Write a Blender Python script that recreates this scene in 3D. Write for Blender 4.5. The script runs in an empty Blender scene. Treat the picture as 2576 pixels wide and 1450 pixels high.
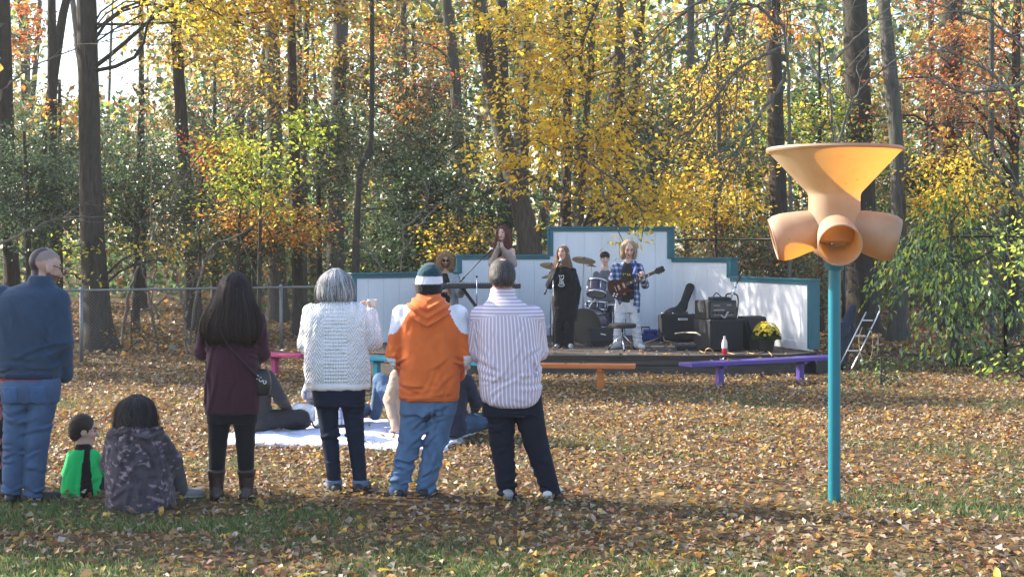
import bpy, math, random
import numpy as np
from mathutils import Vector, Matrix

# ---------------------------------------------------------------- camera, sky, sun, exposure
scene = bpy.context.scene
COL = scene.collection
CAM_H, FPX, HORIZON, CX = 1.8, 3600.0, 635.0, 1287.5   # the photograph read at 2575 x 1450
cam_data = bpy.data.cameras.new('camera')
cam_data.sensor_width = 36.0
cam_data.lens = FPX / 2575.0 * 36.0
cam_data.shift_y = -(725.0 - HORIZON) / 2575.0
cam_data.clip_start, cam_data.clip_end = 0.1, 2000.0
cam = bpy.data.objects.new('camera', cam_data)
cam.location = (0, 0, CAM_H)
cam.rotation_euler = (math.radians(90), 0, 0)
COL.objects.link(cam)
scene.camera = cam

SUN_EL, SUN_AZ = math.radians(31), math.radians(-70)      # low sun from the left, slightly behind the wood
world = bpy.data.worlds.new('World')
scene.world = world
world.use_nodes = True
wn = world.node_tree
bg = wn.nodes['Background']
sky = wn.nodes.new('ShaderNodeTexSky')
sky.sky_type = 'NISHITA'
sky.sun_disc = False
sky.sun_elevation = SUN_EL
sky.sun_rotation = SUN_AZ
sky.air_density, sky.dust_density, sky.ozone_density = 1.0, 1.5, 1.0
wn.links.new(sky.outputs[0], bg.inputs[0])
bg.inputs[1].default_value = 0.15
sd = bpy.data.lights.new('sun', 'SUN')
sd.energy = 5.0
sd.angle = math.radians(0.55)
sd.color = (1.0, 0.93, 0.82)
sun = bpy.data.objects.new('sun', sd)
sdir = Vector((math.sin(SUN_AZ) * math.cos(SUN_EL), math.cos(SUN_AZ) * math.cos(SUN_EL), math.sin(SUN_EL)))
sun.rotation_euler = sdir.to_track_quat('Z', 'Y').to_euler()
COL.objects.link(sun)
vs = scene.view_settings
vs.view_transform = 'Standard'
vs.look = 'None'
vs.gamma = 1.0
vs.exposure = 1.6
vs.use_curve_mapping = False
cy = scene.cycles
cy.volume_bounces = 1
cy.max_bounces = 5
cy.diffuse_bounces = 2
cy.glossy_bounces = 2
cy.transmission_bounces = 3
cy.transparent_max_bounces = 8
cy.caustics_reflective = False
cy.caustics_refractive = False
cy.sample_clamp_indirect = 6.0

rng = np.random.default_rng(7)
random.seed(7)
PI = math.pi


def gd(py):                       # depth of a ground point seen at row py
    return CAM_H * FPX / (py - HORIZON)


def WX(px, d):
    return (px - CX) / FPX * d


def WZ(py, d):
    return CAM_H - (py - HORIZON) / FPX * d


def at(px, py, d):
    return (WX(px, d), d, WZ(py, d))


# ---------------------------------------------------------------- materials
MATS = {}


def _nt(name):
    m = bpy.data.materials.new(name)
    m.use_nodes = True
    nt = m.node_tree
    return m, nt, nt.nodes['Principled BSDF'], nt.nodes['Material Output']


def mat(name, col, rough=0.6, metal=0.0, var=0.12, vscale=6.0, bump=0.0, bscale=60.0, spec=0.5, attr=False, stretch=None, sheen=0.0, trans=0.0, tcol=None):
    """Principled surface with gentle mottling, optional point colours and fine relief."""
    if name in MATS:
        return MATS[name]
    m, nt, b, out = _nt(name)
    N, L = nt.nodes, nt.links
    tc = N.new('ShaderNodeTexCoord')
    src = tc.outputs['Object']
    if stretch:
        mp = N.new('ShaderNodeMapping')
        mp.inputs['Scale'].default_value = stretch
        L.new(src, mp.inputs[0])
        src = mp.outputs[0]
    if attr:
        a = N.new('ShaderNodeAttribute')
        a.attribute_name = 'Col'
        cs = a.outputs['Color']
    else:
        rgb = N.new('ShaderNodeRGB')
        rgb.outputs[0].default_value = (*col, 1)
        cs = rgb.outputs[0]
    if var > 0:
        nz = N.new('ShaderNodeTexNoise')
        nz.inputs['Scale'].default_value = vscale
        nz.inputs['Detail'].default_value = 6
        nz.inputs['Roughness'].default_value = 0.65
        L.new(src, nz.inputs['Vector'])
        mr = N.new('ShaderNodeMapRange')
        mr.inputs['From Min'].default_value = 0.3
        mr.inputs['From Max'].default_value = 0.7
        mr.inputs['To Min'].default_value = 1 - var
        mr.inputs['To Max'].default_value = 1 + var
        L.new(nz.outputs['Fac'], mr.inputs['Value'])
        vm = N.new('ShaderNodeVectorMath')
        vm.operation = 'SCALE'
        L.new(cs, vm.inputs[0])
        L.new(mr.outputs[0], vm.inputs['Scale'])
        cs = vm.outputs[0]
    L.new(cs, b.inputs['Base Color'])
    b.inputs['Roughness'].default_value = rough
    b.inputs['Metallic'].default_value = metal
    b.inputs['Specular IOR Level'].default_value = spec
    if sheen:
        b.inputs['Sheen Weight'].default_value = sheen
    if bump > 0:
        n2 = N.new('ShaderNodeTexNoise')
        n2.inputs['Scale'].default_value = bscale
        n2.inputs['Detail'].default_value = 4
        L.new(src, n2.inputs['Vector'])
        bp = N.new('ShaderNodeBump')
        bp.inputs['Strength'].default_value = bump
        bp.inputs['Distance'].default_value = 0.02
        L.new(n2.outputs['Fac'], bp.inputs['Height'])
        L.new(bp.outputs[0], b.inputs['Normal'])
    if trans > 0:
        tr = N.new('ShaderNodeBsdfTranslucent')
        if tcol:
            tr.inputs[0].default_value = (*tcol, 1)
        else:
            L.new(cs, tr.inputs[0])
        mx = N.new('ShaderNodeMixShader')
        mx.inputs[0].default_value = trans
        L.new(b.outputs[0], mx.inputs[1])
        L.new(tr.outputs[0], mx.inputs[2])
        L.new(mx.outputs[0], out.inputs['Surface'])
    MATS[name] = m
    return m


def leaf_mat(name, rough=0.45, trans=0.5, spec=0.4, gain=1.25):
    """Leaf blade: point colour, light shining through it, a little gloss."""
    m, nt, b, out = _nt(name)
    N, L = nt.nodes, nt.links
    a = N.new('ShaderNodeAttribute')
    a.attribute_name = 'Col'
    L.new(a.outputs['Color'], b.inputs['Base Color'])
    b.inputs['Roughness'].default_value = rough
    b.inputs['Specular IOR Level'].default_value = spec
    tr = N.new('ShaderNodeBsdfTranslucent')
    vm = N.new('ShaderNodeVectorMath')
    vm.operation = 'SCALE'
    vm.inputs['Scale'].default_value = gain
    L.new(a.outputs['Color'], vm.inputs[0])
    L.new(vm.outputs[0], tr.inputs[0])
    mx = N.new('ShaderNodeMixShader')
    mx.inputs[0].default_value = trans
    L.new(b.outputs[0], mx.inputs[1])
    L.new(tr.outputs[0], mx.inputs[2])
    L.new(mx.outputs[0], out.inputs['Surface'])
    MATS[name] = m
    return m


# ---------------------------------------------------------------- object helpers
def tag(o, label=None, cat=None, group=None, kind=None):
    if label:
        o['label'] = label
    if cat:
        o['category'] = cat
    if group:
        o['group'] = group
    if kind:
        o['kind'] = kind
    return o


def empty(name, loc, rz=0.0, label=None, cat=None, group=None):
    o = bpy.data.objects.new(name, None)
    o.location = loc
    o.rotation_euler = (0, 0, rz)
    o.empty_display_size = 0.2
    COL.objects.link(o)
    return tag(o, label, cat, group)


def raw_mesh(name, V, F, smooth=True, colors=None, attrs=None):
    """numpy mesh; F is an (n,k) array or a list of such arrays."""
    me = bpy.data.meshes.new(name)
    V = np.asarray(V, dtype=np.float32)
    Fs = F if isinstance(F, list) else [F]
    Fs = [np.asarray(f, dtype=np.int32) for f in Fs if len(f)]
    nl = sum(f.size for f in Fs)
    nf = sum(len(f) for f in Fs)
    me.vertices.add(len(V))
    me.vertices.foreach_set('co', V.ravel())
    me.loops.add(nl)
    me.loops.foreach_set('vertex_index', np.concatenate([f.ravel() for f in Fs]))
    me.polygons.add(nf)
    tot = np.concatenate([np.full(len(f), f.shape[1], np.int32) for f in Fs])
    start = np.concatenate([[0], np.cumsum(tot)[:-1]]).astype(np.int32)
    me.polygons.foreach_set('loop_start', start)
    me.polygons.foreach_set('loop_total', tot)
    me.polygons.foreach_set('use_smooth', np.full(nf, bool(smooth)))
    me.update(calc_edges=True)
    if colors is not None:
        c = np.ones((len(V), 4), np.float32)
        c[:, :3] = colors
        ca = me.color_attributes.new('Col', 'FLOAT_COLOR', 'POINT')
        ca.data.foreach_set('color', c.ravel())
    for k, v in (attrs or {}).items():
        at_ = me.attributes.new(k, 'FLOAT', 'POINT')
        at_.data.foreach_set('value', np.asarray(v, np.float32))
    return me


def link(name, me, m, parent=None, loc=None, rot=None):
    o = bpy.data.objects.new(name, me)
    if m is not None:
        for mm in (m if isinstance(m, (list, tuple)) else [m]):
            me.materials.append(mm)
    COL.objects.link(o)
    if parent:
        o.parent = parent
    if loc is not None:
        o.location = loc
    if rot is not None:
        o.rotation_euler = rot
    return o


class MB:
    """Collects boxes, tubes, lathes and prisms into one mesh."""
    def __init__(s):
        s.V, s.F, s.n, s.sm = [], {}, 0, []

    def add(s, V, F):
        V = np.asarray(V, float).reshape(-1, 3)
        for f in F:
            f = np.asarray(f) + s.n
            f = f.reshape(1, -1) if f.ndim == 1 else f
            s.F.setdefault(f.shape[1], []).append(f)
        s.V.append(V)
        s.n += len(V)
        return s

    def box(s, c, size, rot=(0, 0, 0), bev=0.0):
        hx, hy, hz = [k / 2 for k in size]
        b = min(bev, hx * .9, hy * .9, hz * .9)
        R = np.array(Matrix.Rotation(rot[2], 3, 'Z') @ Matrix.Rotation(rot[1], 3, 'Y') @ Matrix.Rotation(rot[0], 3, 'X'))
        if b <= 0:
            P = np.array([(x, y, z) for z in (-hz, hz) for y in (-hy, hy) for x in (-hx, hx)])
            F = [np.array([(0, 2, 3, 1), (4, 5, 7, 6), (0, 1, 5, 4), (2, 6, 7, 3), (0, 4, 6, 2), (1, 3, 7, 5)])]
        else:
            def ring(x, y, z):
                return [(-x + b, -y, z), (x - b, -y, z), (x, -y + b, z), (x, y - b, z), (x - b, y, z), (-x + b, y, z), (-x, y - b, z), (-x, -y + b, z)]
            P = np.array(ring(hx - b * .6, hy - b * .6, -hz) + ring(hx, hy, -hz + b) + ring(hx, hy, hz - b) + ring(hx - b * .6, hy - b * .6, hz))
            q = []
            for k in range(3):
                for i in range(8):
                    j = (i + 1) % 8
                    q.append((k * 8 + i, k * 8 + j, k * 8 + 8 + j, k * 8 + 8 + i))
            F = [np.array(q), np.array([list(range(7, -1, -1)), list(range(24, 32))])]
        return s.add(P @ R.T + np.asarray(c), F)

    def tube(s, pts, r, n=8, caps=True, flat=None):
        P = np.asarray(pts, float)
        m = len(P)
        r = np.full(m, r) if np.isscalar(r) else np.asarray(r, float)
        T = np.gradient(P, axis=0)
        T /= np.linalg.norm(T, axis=1)[:, None] + 1e-9
        up = np.array([0, 0, 1.0]) if abs(T[0][2]) < 0.9 else np.array([1.0, 0, 0])
        U = np.zeros_like(P)
        u = np.cross(up, T[0])
        u /= np.linalg.norm(u)
        for i in range(m):
            u = u - T[i] * np.dot(u, T[i])
            u /= np.linalg.norm(u) + 1e-9
            U[i] = u
        W = np.cross(T, U)
        a = np.linspace(0, 2 * PI, n, endpoint=False)
        fl = 1.0 if flat is None else flat
        V = P[:, None] + r[:, None, None] * (np.cos(a)[None, :, None] * U[:, None] + fl * np.sin(a)[None, :, None] * W[:, None])
        i, j = np.meshgrid(np.arange(m - 1), np.arange(n), indexing='ij')
        j2 = (j + 1) % n
        q = np.stack([i * n + j, i * n + j2, (i + 1) * n + j2, (i + 1) * n + j], -1).reshape(-1, 4)
        F = [q]
        if caps:
            F += [np.arange(n)[::-1].reshape(1, -1), ((m - 1) * n + np.arange(n)).reshape(1, -1)]
        return s.add(V.reshape(-1, 3), F)

    def lathe(s, prof, n=24, M=None, cap0=False, cap1=False):
        pr = np.asarray(prof, float)
        m = len(pr)
        a = np.linspace(0, 2 * PI, n, endpoint=False)
        V = np.stack([pr[:, 0][:, None] * np.cos(a), pr[:, 0][:, None] * np.sin(a), np.repeat(pr[:, 1][:, None], n, 1)], -1).reshape(-1, 3)
        i, j = np.meshgrid(np.arange(m - 1), np.arange(n), indexing='ij')
        j2 = (j + 1) % n
        F = [np.stack([i * n + j, i * n + j2, (i + 1) * n + j2, (i + 1) * n + j], -1).reshape(-1, 4)]
        if cap0:
            F.append(np.arange(n)[::-1].reshape(1, -1))
        if cap1:
            F.append(((m - 1) * n + np.arange(n)).reshape(1, -1))
        if M is not None:
            M = np.array(M)
            V = V @ M[:3, :3].T + M[:3, 3]
        return s.add(V, F)

    def prism(s, poly, M, t):
        """polygon (u,v) extruded by t along local w; M maps (u,v,w) to the parent space"""
        p = np.asarray(poly, float)
        n = len(p)
        V = np.concatenate([np.c_[p, np.zeros(n)], np.c_[p, np.full(n, t)]])
        M = np.array(M)
        V = V @ M[:3, :3].T + M[:3, 3]
        i = np.arange(n)
        j = (i + 1) % n
        return s.add(V, [np.stack([i, j, j + n, i + n], -1), i[::-1].reshape(1, -1), (i + n).reshape(1, -1)])

    def mesh(s, name, smooth=False):
        return raw_mesh(name, np.concatenate(s.V), [np.concatenate(f) for f in s.F.values()], smooth)

    def build(s, name, m, parent=None, smooth=False, loc=None, rot=None):
        me = s.mesh(name, smooth)
        if smooth == 'auto':
            me.set_sharp_from_angle(angle=math.radians(38))
        return link(name, me, m, parent, loc, rot)


def frame(o, u, v):
    """4x4 whose columns are u, v, u x v, origin o"""
    u = Vector(u).normalized()
    w = u.cross(Vector(v)).normalized()
    v = w.cross(u)
    M = np.eye(4)
    M[:3, 0], M[:3, 1], M[:3, 2], M[:3, 3] = u, v, w, o
    return M


def bez(p, n=12):
    """smooth curve through the points (Catmull-Rom)"""
    p = np.asarray(p, float)
    q = np.vstack([2 * p[0] - p[1], p, 2 * p[-1] - p[-2]])
    out = []
    for i in range(1, len(q) - 2):
        t = np.linspace(0, 1, n, endpoint=(i == len(q) - 3))[:, None]
        a, b, c, d = q[i - 1], q[i], q[i + 1], q[i + 2]
        out.append(.5 * ((2 * b) + (c - a) * t + (2 * a - 5 * b + 4 * c - d) * t ** 2 + (3 * b - a - 3 * c + d) * t ** 3))
    return np.vstack(out)


def snoise(P, freq, seed=0, octv=3):
    """cheap smooth pseudo-noise in -1..1 at points P (n,3)"""
    r = np.random.default_rng(seed)
    P = np.asarray(P, float)
    out = np.zeros(P.shape[:-1])
    amp, tot = 1.0, 0.0
    f = np.asarray(freq, float) * np.ones(3)
    for o in range(octv):
        w = sum(np.sin(P @ (r.normal(size=3) * f * 1.0) + r.uniform(0, 6.28)) for _ in range(3)) / 3
        A = r.normal(size=(4, 3))
        out += amp * sum(np.sin(P @ (a * f) + 1.7 * w + r.uniform(0, 6.28)) for a in A) / 4 * 1.6
        tot += amp
        amp *= .55
        f = f * 2.1
    return out / tot

# ================================================================= the ground
def ground_material():
    m, nt, b, out = _nt('forest_soil')
    N, L = nt.nodes, nt.links
    tc = N.new('ShaderNodeTexCoord')
    n1 = N.new('ShaderNodeTexNoise')
    n1.inputs['Scale'].default_value = 0.55
    n1.inputs['Detail'].default_value = 6
    n2 = N.new('ShaderNodeTexVoronoi')
    n2.inputs['Scale'].default_value = 14
    n3 = N.new('ShaderNodeTexNoise')
    n3.inputs['Scale'].default_value = 30
    n3.inputs['Detail'].default_value = 5
    for n in (n1, n2, n3):
        L.new(tc.outputs['Object'], n.inputs['Vector'])
    r1 = N.new('ShaderNodeValToRGB')
    r1.color_ramp.elements[0].position, r1.color_ramp.elements[0].color = .35, (.05, .036, .026, 1)
    r1.color_ramp.elements[1].position, r1.color_ramp.elements[1].color = .65, (.06, .065, .028, 1)
    L.new(n1.outputs['Fac'], r1.inputs[0])
    r2 = N.new('ShaderNodeValToRGB')
    el = r2.color_ramp.elements
    el[0].position, el[0].color = 0, (.07, .045, .028, 1)
    el[1].position, el[1].color = 1, (.24, .15, .075, 1)
    e = el.new(.45)
    e.color = (.14, .08, .04, 1)
    L.new(n2.outputs['Color'], r2.inputs[0])
    mx = N.new('ShaderNodeMix')
    mx.data_type = 'RGBA'
    L.new(n3.outputs['Fac'], mx.inputs[0])
    L.new(r1.outputs[0], mx.inputs[6])
    L.new(r2.outputs[0], mx.inputs[7])
    L.new(mx.outputs[2], b.inputs['Base Color'])
    b.inputs['Roughness'].default_value = .95
    b.inputs['Specular IOR Level'].default_value = .1
    bp = N.new('ShaderNodeBump')
    bp.inputs['Strength'].default_value = .8
    bp.inputs['Distance'].default_value = .03
    L.new(n2.outputs['Distance'], bp.inputs['Height'])
    L.new(bp.outputs[0], b.inputs['Normal'])
    return m


def ground_z(x, y):
    P = np.stack([x, y, np.zeros_like(x)], -1)
    z = .025 * snoise(P, .8, 3, 3)
    far = np.clip((np.hypot(x, y) - 34) / 60, 0, 1)
    return z + far ** 1.5 * 1.8


gx = np.concatenate([np.linspace(-170, -42, 20)[:-1], np.linspace(-40, 40, 81), np.linspace(42, 170, 20)[1:]])
gy = np.concatenate([np.linspace(-60, -6, 14)[:-1], np.linspace(-5, 60, 81), np.linspace(62, 230, 30)])
GX, GY = np.meshgrid(gx, gy)
GZ = ground_z(GX, GY)
nxg, nyg = len(gx), len(gy)
i, j = np.meshgrid(np.arange(nyg - 1), np.arange(nxg - 1), indexing='ij')
ground = link('ground', raw_mesh('ground', np.stack([GX, GY, GZ], -1).reshape(-1, 3),
              np.stack([i * nxg + j, i * nxg + j + 1, (i + 1) * nxg + j + 1, (i + 1) * nxg + j], -1).reshape(-1, 4)), ground_material())
tag(ground, kind='structure')
LEAF = leaf_mat('leaf_blade', .4, .55, .5, 1.45)
GLOSSY = leaf_mat('leaf_glossy', .27, .35, .8, 1.4)
DRY = leaf_mat('leaf_dry', .5, .3, .4, 1.1)

PAL = {
    'yellow': [(.74, .52, .03), (.8, .6, .06), (.7, .46, .03), (.66, .4, .03), (.74, .6, .12)],
    'gold': [(.64, .42, .05), (.55, .3, .05), (.66, .5, .1), (.42, .24, .06), (.36, .34, .08)],
    'orange': [(.55, .2, .03), (.6, .28, .05), (.5, .13, .03), (.42, .2, .05), (.6, .4, .08)],
    'red': [(.45, .07, .03), (.5, .13, .04), (.35, .05, .03), (.55, .22, .06), (.3, .1, .05)],
    'holly': [(.055, .105, .05), (.075, .135, .06), (.04, .08, .04), (.1, .16, .075), (.2, .25, .15), (.06, .11, .06)],  # the palest green, a leaf underside tone, also stands in for glints
    'green': [(.1, .18, .04), (.14, .24, .05), (.07, .13, .035), (.2, .28, .05), (.06, .1, .035)],
    'lime': [(.4, .5, .06), (.5, .54, .07), (.3, .44, .06), (.6, .55, .06), (.24, .34, .06)],
    'olive': [(.12, .14, .05), (.2, .18, .05), (.09, .11, .045), (.3, .22, .05), (.36, .16, .05)],
    'rust': [(.28, .1, .04), (.35, .14, .05), (.2, .08, .04), (.42, .2, .07), (.3, .17, .09)],
    'litter': [(.23, .13, .06), (.16, .09, .05), (.31, .19, .09), (.38, .24, .11), (.12, .07, .045), (.46, .36, .25), (.32, .15, .08), (.5, .28, .08), (.52, .45, .37), (.24, .09, .06), (.18, .12, .085), (.42, .33, .23), (.36, .27, .18)],
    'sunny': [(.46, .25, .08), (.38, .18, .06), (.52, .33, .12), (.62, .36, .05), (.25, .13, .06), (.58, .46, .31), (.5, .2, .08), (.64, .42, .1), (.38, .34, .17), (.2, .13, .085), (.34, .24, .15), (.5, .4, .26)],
    'pale': [(.62, .42, .22), (.6, .33, .16), (.5, .45, .22), (.66, .5, .3), (.55, .25, .15), (.45, .42, .26), (.34, .42, .2), (.5, .5, .2)],
}


def pick(pal, n, rg, jit=.18):
    if isinstance(pal, str):
        pal = {pal: 1.0}
    ks = list(pal)
    w = np.array([pal[k] for k in ks], float)
    w /= w.sum()
    tab = [np.array(PAL[k]) for k in ks]
    sel = rg.choice(len(ks), n, p=w)
    out = np.zeros((n, 3))
    for k in range(len(ks)):
        mk = sel == k
        out[mk] = tab[k][rg.integers(0, len(tab[k]), mk.sum())]
    return out * (1 + rg.uniform(-jit, jit, (n, 1)))


def leaf_arrays(P, D, Nn, size, asp, fold, cols):
    """Bent four-cornered blades at P, growing along D, facing Nn."""
    n = len(P)
    D = D / (np.linalg.norm(D, axis=1)[:, None] + 1e-9)
    S = np.cross(D, Nn)
    S /= np.linalg.norm(S, axis=1)[:, None] + 1e-9
    Nn = np.cross(S, D)
    l = size[:, None]
    w = (size * asp)[:, None]
    f = (size * fold)[:, None]
    V = np.empty((n, 4, 3), np.float32)
    V[:, 0] = P
    V[:, 1] = P + D * l * .48 - S * w * .5 + Nn * f
    V[:, 2] = P + D * l - Nn * f * .6
    V[:, 3] = P + D * l * .48 + S * w * .5 + Nn * f
    F = np.arange(n * 4, dtype=np.int32).reshape(n, 4)
    return V.reshape(-1, 3), F, np.repeat(cols, 4, axis=0)


def unit(n, rg):
    v = rg.normal(size=(n, 3))
    return v / np.linalg.norm(v, axis=1)[:, None]


# ---- fallen leaves and grass
def litter(n, dmin, dmax, smin, smax, rg, spread=.40, keep=None):
    u = rg.uniform(0, 1, n)
    d = np.sqrt(dmin ** 2 + u * (dmax ** 2 - dmin ** 2))
    x = rg.uniform(-1, 1, n) * (spread * d + 1.2)
    if keep is not None:
        k = keep(x, d)
        x, d = x[k], d[k]
    return x, d, rg.uniform(smin, smax, len(x))


def green_patch(x, y):
    """0..1, where the lawn shows between the leaves"""
    P = np.stack([x, y, 0 * x], -1)
    near = np.clip((9.5 - y + 1.1 * snoise(P, 1.6, 21, 3)) / 1.7, 0, 1) * np.clip(.85 - np.clip(x + 1.2, 0, 9) * .17, .15, .85) * np.clip(.75 + .8 * snoise(P, 1.7, 25, 2), .15, 1)
    mid = np.clip((snoise(P, 1.1, 22, 3) + .05) * 2.2, 0, 1) * ((y > 9.2) & (y < 19.5)) * .72
    return np.clip(near + mid, 0, 1)


STAGE_POLY = []


def off_stage(x, y):
    return ~((y > 21.0) & (y < 27) & (x > -2.6 + (y - 21) * -.05) & (x < 4.7))


LIT = .74
rg = np.random.default_rng(11)
lx, ly, ls = [], [], []
for (n, a, b_, s0, s1) in ((15000, 7.2, 10.5, .026, .068), (48000, 10.5, 16.5, .027, .068), (50000, 16.5, 24.5, .034, .074), (26000, 24.5, 46, .09, .17)):
    x, y, s = litter(int(n * 1.15), a, b_, s0, s1, rg, .38, None)
    gp = green_patch(x, y)
    cl = snoise(np.stack([x, y, 0 * x], -1), 2.6, 27, 3)
    k = (rg.uniform(0, 1, len(x)) > gp * .72) & (rg.uniform(0, 1, len(x)) < np.clip(.82 + .7 * cl, .4, 1)) & off_stage(x, y)
    lx.append(x[k]); ly.append(y[k]); ls.append(s[k])
lx, ly, ls = np.concatenate(lx), np.concatenate(ly), np.concatenate(ls)
n = len(lx)
P = np.stack([lx, ly, ground_z(lx, ly) + rg.uniform(.006, .035, n)], -1)
nrm = unit(n, rg) * .55 + np.array([0, 0, 1.0])
nrm /= np.linalg.norm(nrm, axis=1)[:, None]
dr = unit(n, rg)
dr[:, 2] *= .35
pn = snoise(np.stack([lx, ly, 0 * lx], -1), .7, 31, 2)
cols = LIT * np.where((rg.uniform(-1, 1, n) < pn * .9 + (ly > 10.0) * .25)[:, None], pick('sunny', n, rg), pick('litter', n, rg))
order = np.argsort(-(ls / ly))
near300 = order[:300]
rest = order[300:]
V, F, C = leaf_arrays(P[rest], dr[rest], nrm[rest], ls[rest], rg.uniform(.5, .95, len(rest)), rg.uniform(-.05, .32, len(rest)), cols[rest])
leaf_litter = link('leaf_litter', raw_mesh('leaf_litter', V, F, False, C), DRY, ground)
tag(leaf_litter, kind='stuff')


def lobed_leaf(kind):
    """outline of one fallen leaf, cupped: maple, oak or oval"""
    if kind == 0:
        ang = np.radians([270, 300, 325, 350, 15, 40, 65, 90, 115, 140, 165, 190, 215, 240])
        rad = np.array([.18, .34, .26, .5, .3, .62, .36, .72, .36, .62, .3, .5, .26, .34])
    elif kind == 1:
        ang = np.linspace(-PI / 2, 1.5 * PI, 16, endpoint=False)
        rad = np.array([.5, .2, .3, .2, .34, .22, .36, .3, .62, .3, .36, .22, .34, .2, .3, .2])
    else:
        ang = np.linspace(-PI / 2, 1.5 * PI, 12, endpoint=False)
        rad = np.array([.55, .42, .32, .28, .32, .44, .62, .44, .32, .28, .32, .42])
    x, y = rad * np.cos(ang), rad * np.sin(ang)
    z = .55 * x ** 2 - .25 * y ** 2 + .06 * np.sin(7 * ang)
    V = np.vstack([[0, 0, -.03], np.stack([x, y, z], -1)])
    m = len(ang)
    F = np.array([(0, 1 + i, 1 + (i + 1) % m) for i in range(m)])
    return V, F


shapes = [lobed_leaf(k) for k in range(3)]
near_meshes = {}
for q, idx in enumerate(near300):
    k = int(rg.integers(0, 3))
    ci = int(rg.integers(0, 8))
    if (k, ci) not in near_meshes:
        Vv, Ff = shapes[k]
        col = pick('litter' if ci < 5 else 'sunny', 1, rg)[0] if ci != 7 else np.array((.62, .45, .05))
        me = raw_mesh('fallen_leaf', Vv, Ff, True, np.repeat(col[None] * .85, len(Vv), 0))
        me.materials.append(DRY)
        near_meshes[(k, ci)] = me
    o = bpy.data.objects.new('fallen_leaf', near_meshes[(k, ci)])
    COL.objects.link(o)
    o.parent = ground
    s = float(ls[idx]) * 1.15
    o.scale = (s, s, s)
    o.location = (float(lx[idx]), float(ly[idx]), float(P[idx, 2]) + .012)
    o.rotation_euler = (float(rg.normal(0, .35)), float(rg.normal(0, .35)), float(rg.uniform(0, 6.28)))

n = 250000
u = rg.uniform(0, 1, n)
gy_ = np.where(u < .5, rg.uniform(7.2, 10.2, n), rg.uniform(10.2, 19, n))
gx_ = rg.uniform(-1, 1, n) * (.38 * gy_ + 1.2)
k = rg.uniform(0, 1, n) < np.clip(green_patch(gx_, gy_) * .85, .02, 1)
gx_, gy_ = gx_[k], gy_[k]
n = len(gx_)
P = np.stack([gx_, gy_, ground_z(gx_, gy_) - .004], -1)
hgt = rg.uniform(.022, .065, n) * np.clip(.6 + green_patch(gx_, gy_) * .5, .5, 1.1)
lean = rg.normal(0, .35, (n, 2)) * hgt[:, None]
a = rg.uniform(0, PI, n)
wv = np.stack([np.cos(a), np.sin(a), 0 * a], -1) * rg.uniform(.0025, .005, n)[:, None]
V = np.empty((n, 4, 3), np.float32)
V[:, 0] = P - wv
V[:, 1] = P + wv
mid = P + np.c_[lean * .35, hgt * .6]
V[:, 2] = mid + wv * .7
V[:, 3] = P + np.c_[lean, hgt]
gc = np.array([(.07, .12, .04), (.10, .16, .05), (.15, .2, .06), (.05, .09, .035), (.28, .25, .12)])[rg.choice(5, n, p=[.26, .28, .2, .14, .12])]
lawn = link('lawn_grass', raw_mesh('lawn_grass', V.reshape(-1, 3), np.arange(n * 4).reshape(n, 4), False, np.repeat(gc, 4, 0)), leaf_mat('grass_blade', .5, .4, .4))
tag(lawn, 'short green lawn grass showing between the fallen leaves', 'grass', kind='stuff')

# ================================================================= the wood
def bark_mat(name, col, bstr=1.0):
    m, nt, b, out = _nt(name)
    N, L = nt.nodes, nt.links
    tc = N.new('ShaderNodeTexCoord')
    mp = N.new('ShaderNodeMapping')
    mp.inputs['Scale'].default_value = (9, 9, 1.6)
    L.new(tc.outputs['Object'], mp.inputs[0])
    n1 = N.new('ShaderNodeTexNoise')
    n1.inputs['Scale'].default_value = 2.2
    n1.inputs['Detail'].default_value = 8
    n1.inputs['Roughness'].default_value = .7
    L.new(mp.outputs[0], n1.inputs['Vector'])
    n2 = N.new('ShaderNodeTexNoise')
    n2.inputs['Scale'].default_value = .5
    n2.inputs['Detail'].default_value = 3
    L.new(tc.outputs['Object'], n2.inputs['Vector'])
    rp = N.new('ShaderNodeValToRGB')
    e = rp.color_ramp.elements
    e[0].position, e[0].color = .3, (*[c * .45 for c in col], 1)
    e[1].position, e[1].color = .72, (*[c * 1.5 for c in col], 1)
    L.new(n1.outputs['Fac'], rp.inputs[0])
    mx = N.new('ShaderNodeMix')
    mx.data_type = 'RGBA'
    mx.inputs[7].default_value = (col[0] * .8, col[1] * 1.05, col[2] * .8, 1)
    mr = N.new('ShaderNodeMapRange')
    mr.inputs['From Min'].default_value, mr.inputs['From Max'].default_value = .45, .75
    L.new(n2.outputs['Fac'], mr.inputs['Value'])
    L.new(mr.outputs[0], mx.inputs[0])
    L.new(rp.outputs[0], mx.inputs[6])
    L.new(mx.outputs[2], b.inputs['Base Color'])
    b.inputs['Roughness'].default_value = .9
    b.inputs['Specular IOR Level'].default_value = .2
    bp = N.new('ShaderNodeBump')
    bp.inputs['Strength'].default_value = bstr
    bp.inputs['Distance'].default_value = .04
    L.new(n1.outputs['Fac'], bp.inputs['Height'])
    L.new(bp.outputs[0], b.inputs['Normal'])
    return m


BARK = bark_mat('bark_brown', (.065, .054, .046))
BARKG = bark_mat('bark_grey', (.105, .095, .084))
BARKT = bark_mat('bark_twig', (.15, .13, .11), .3)


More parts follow.
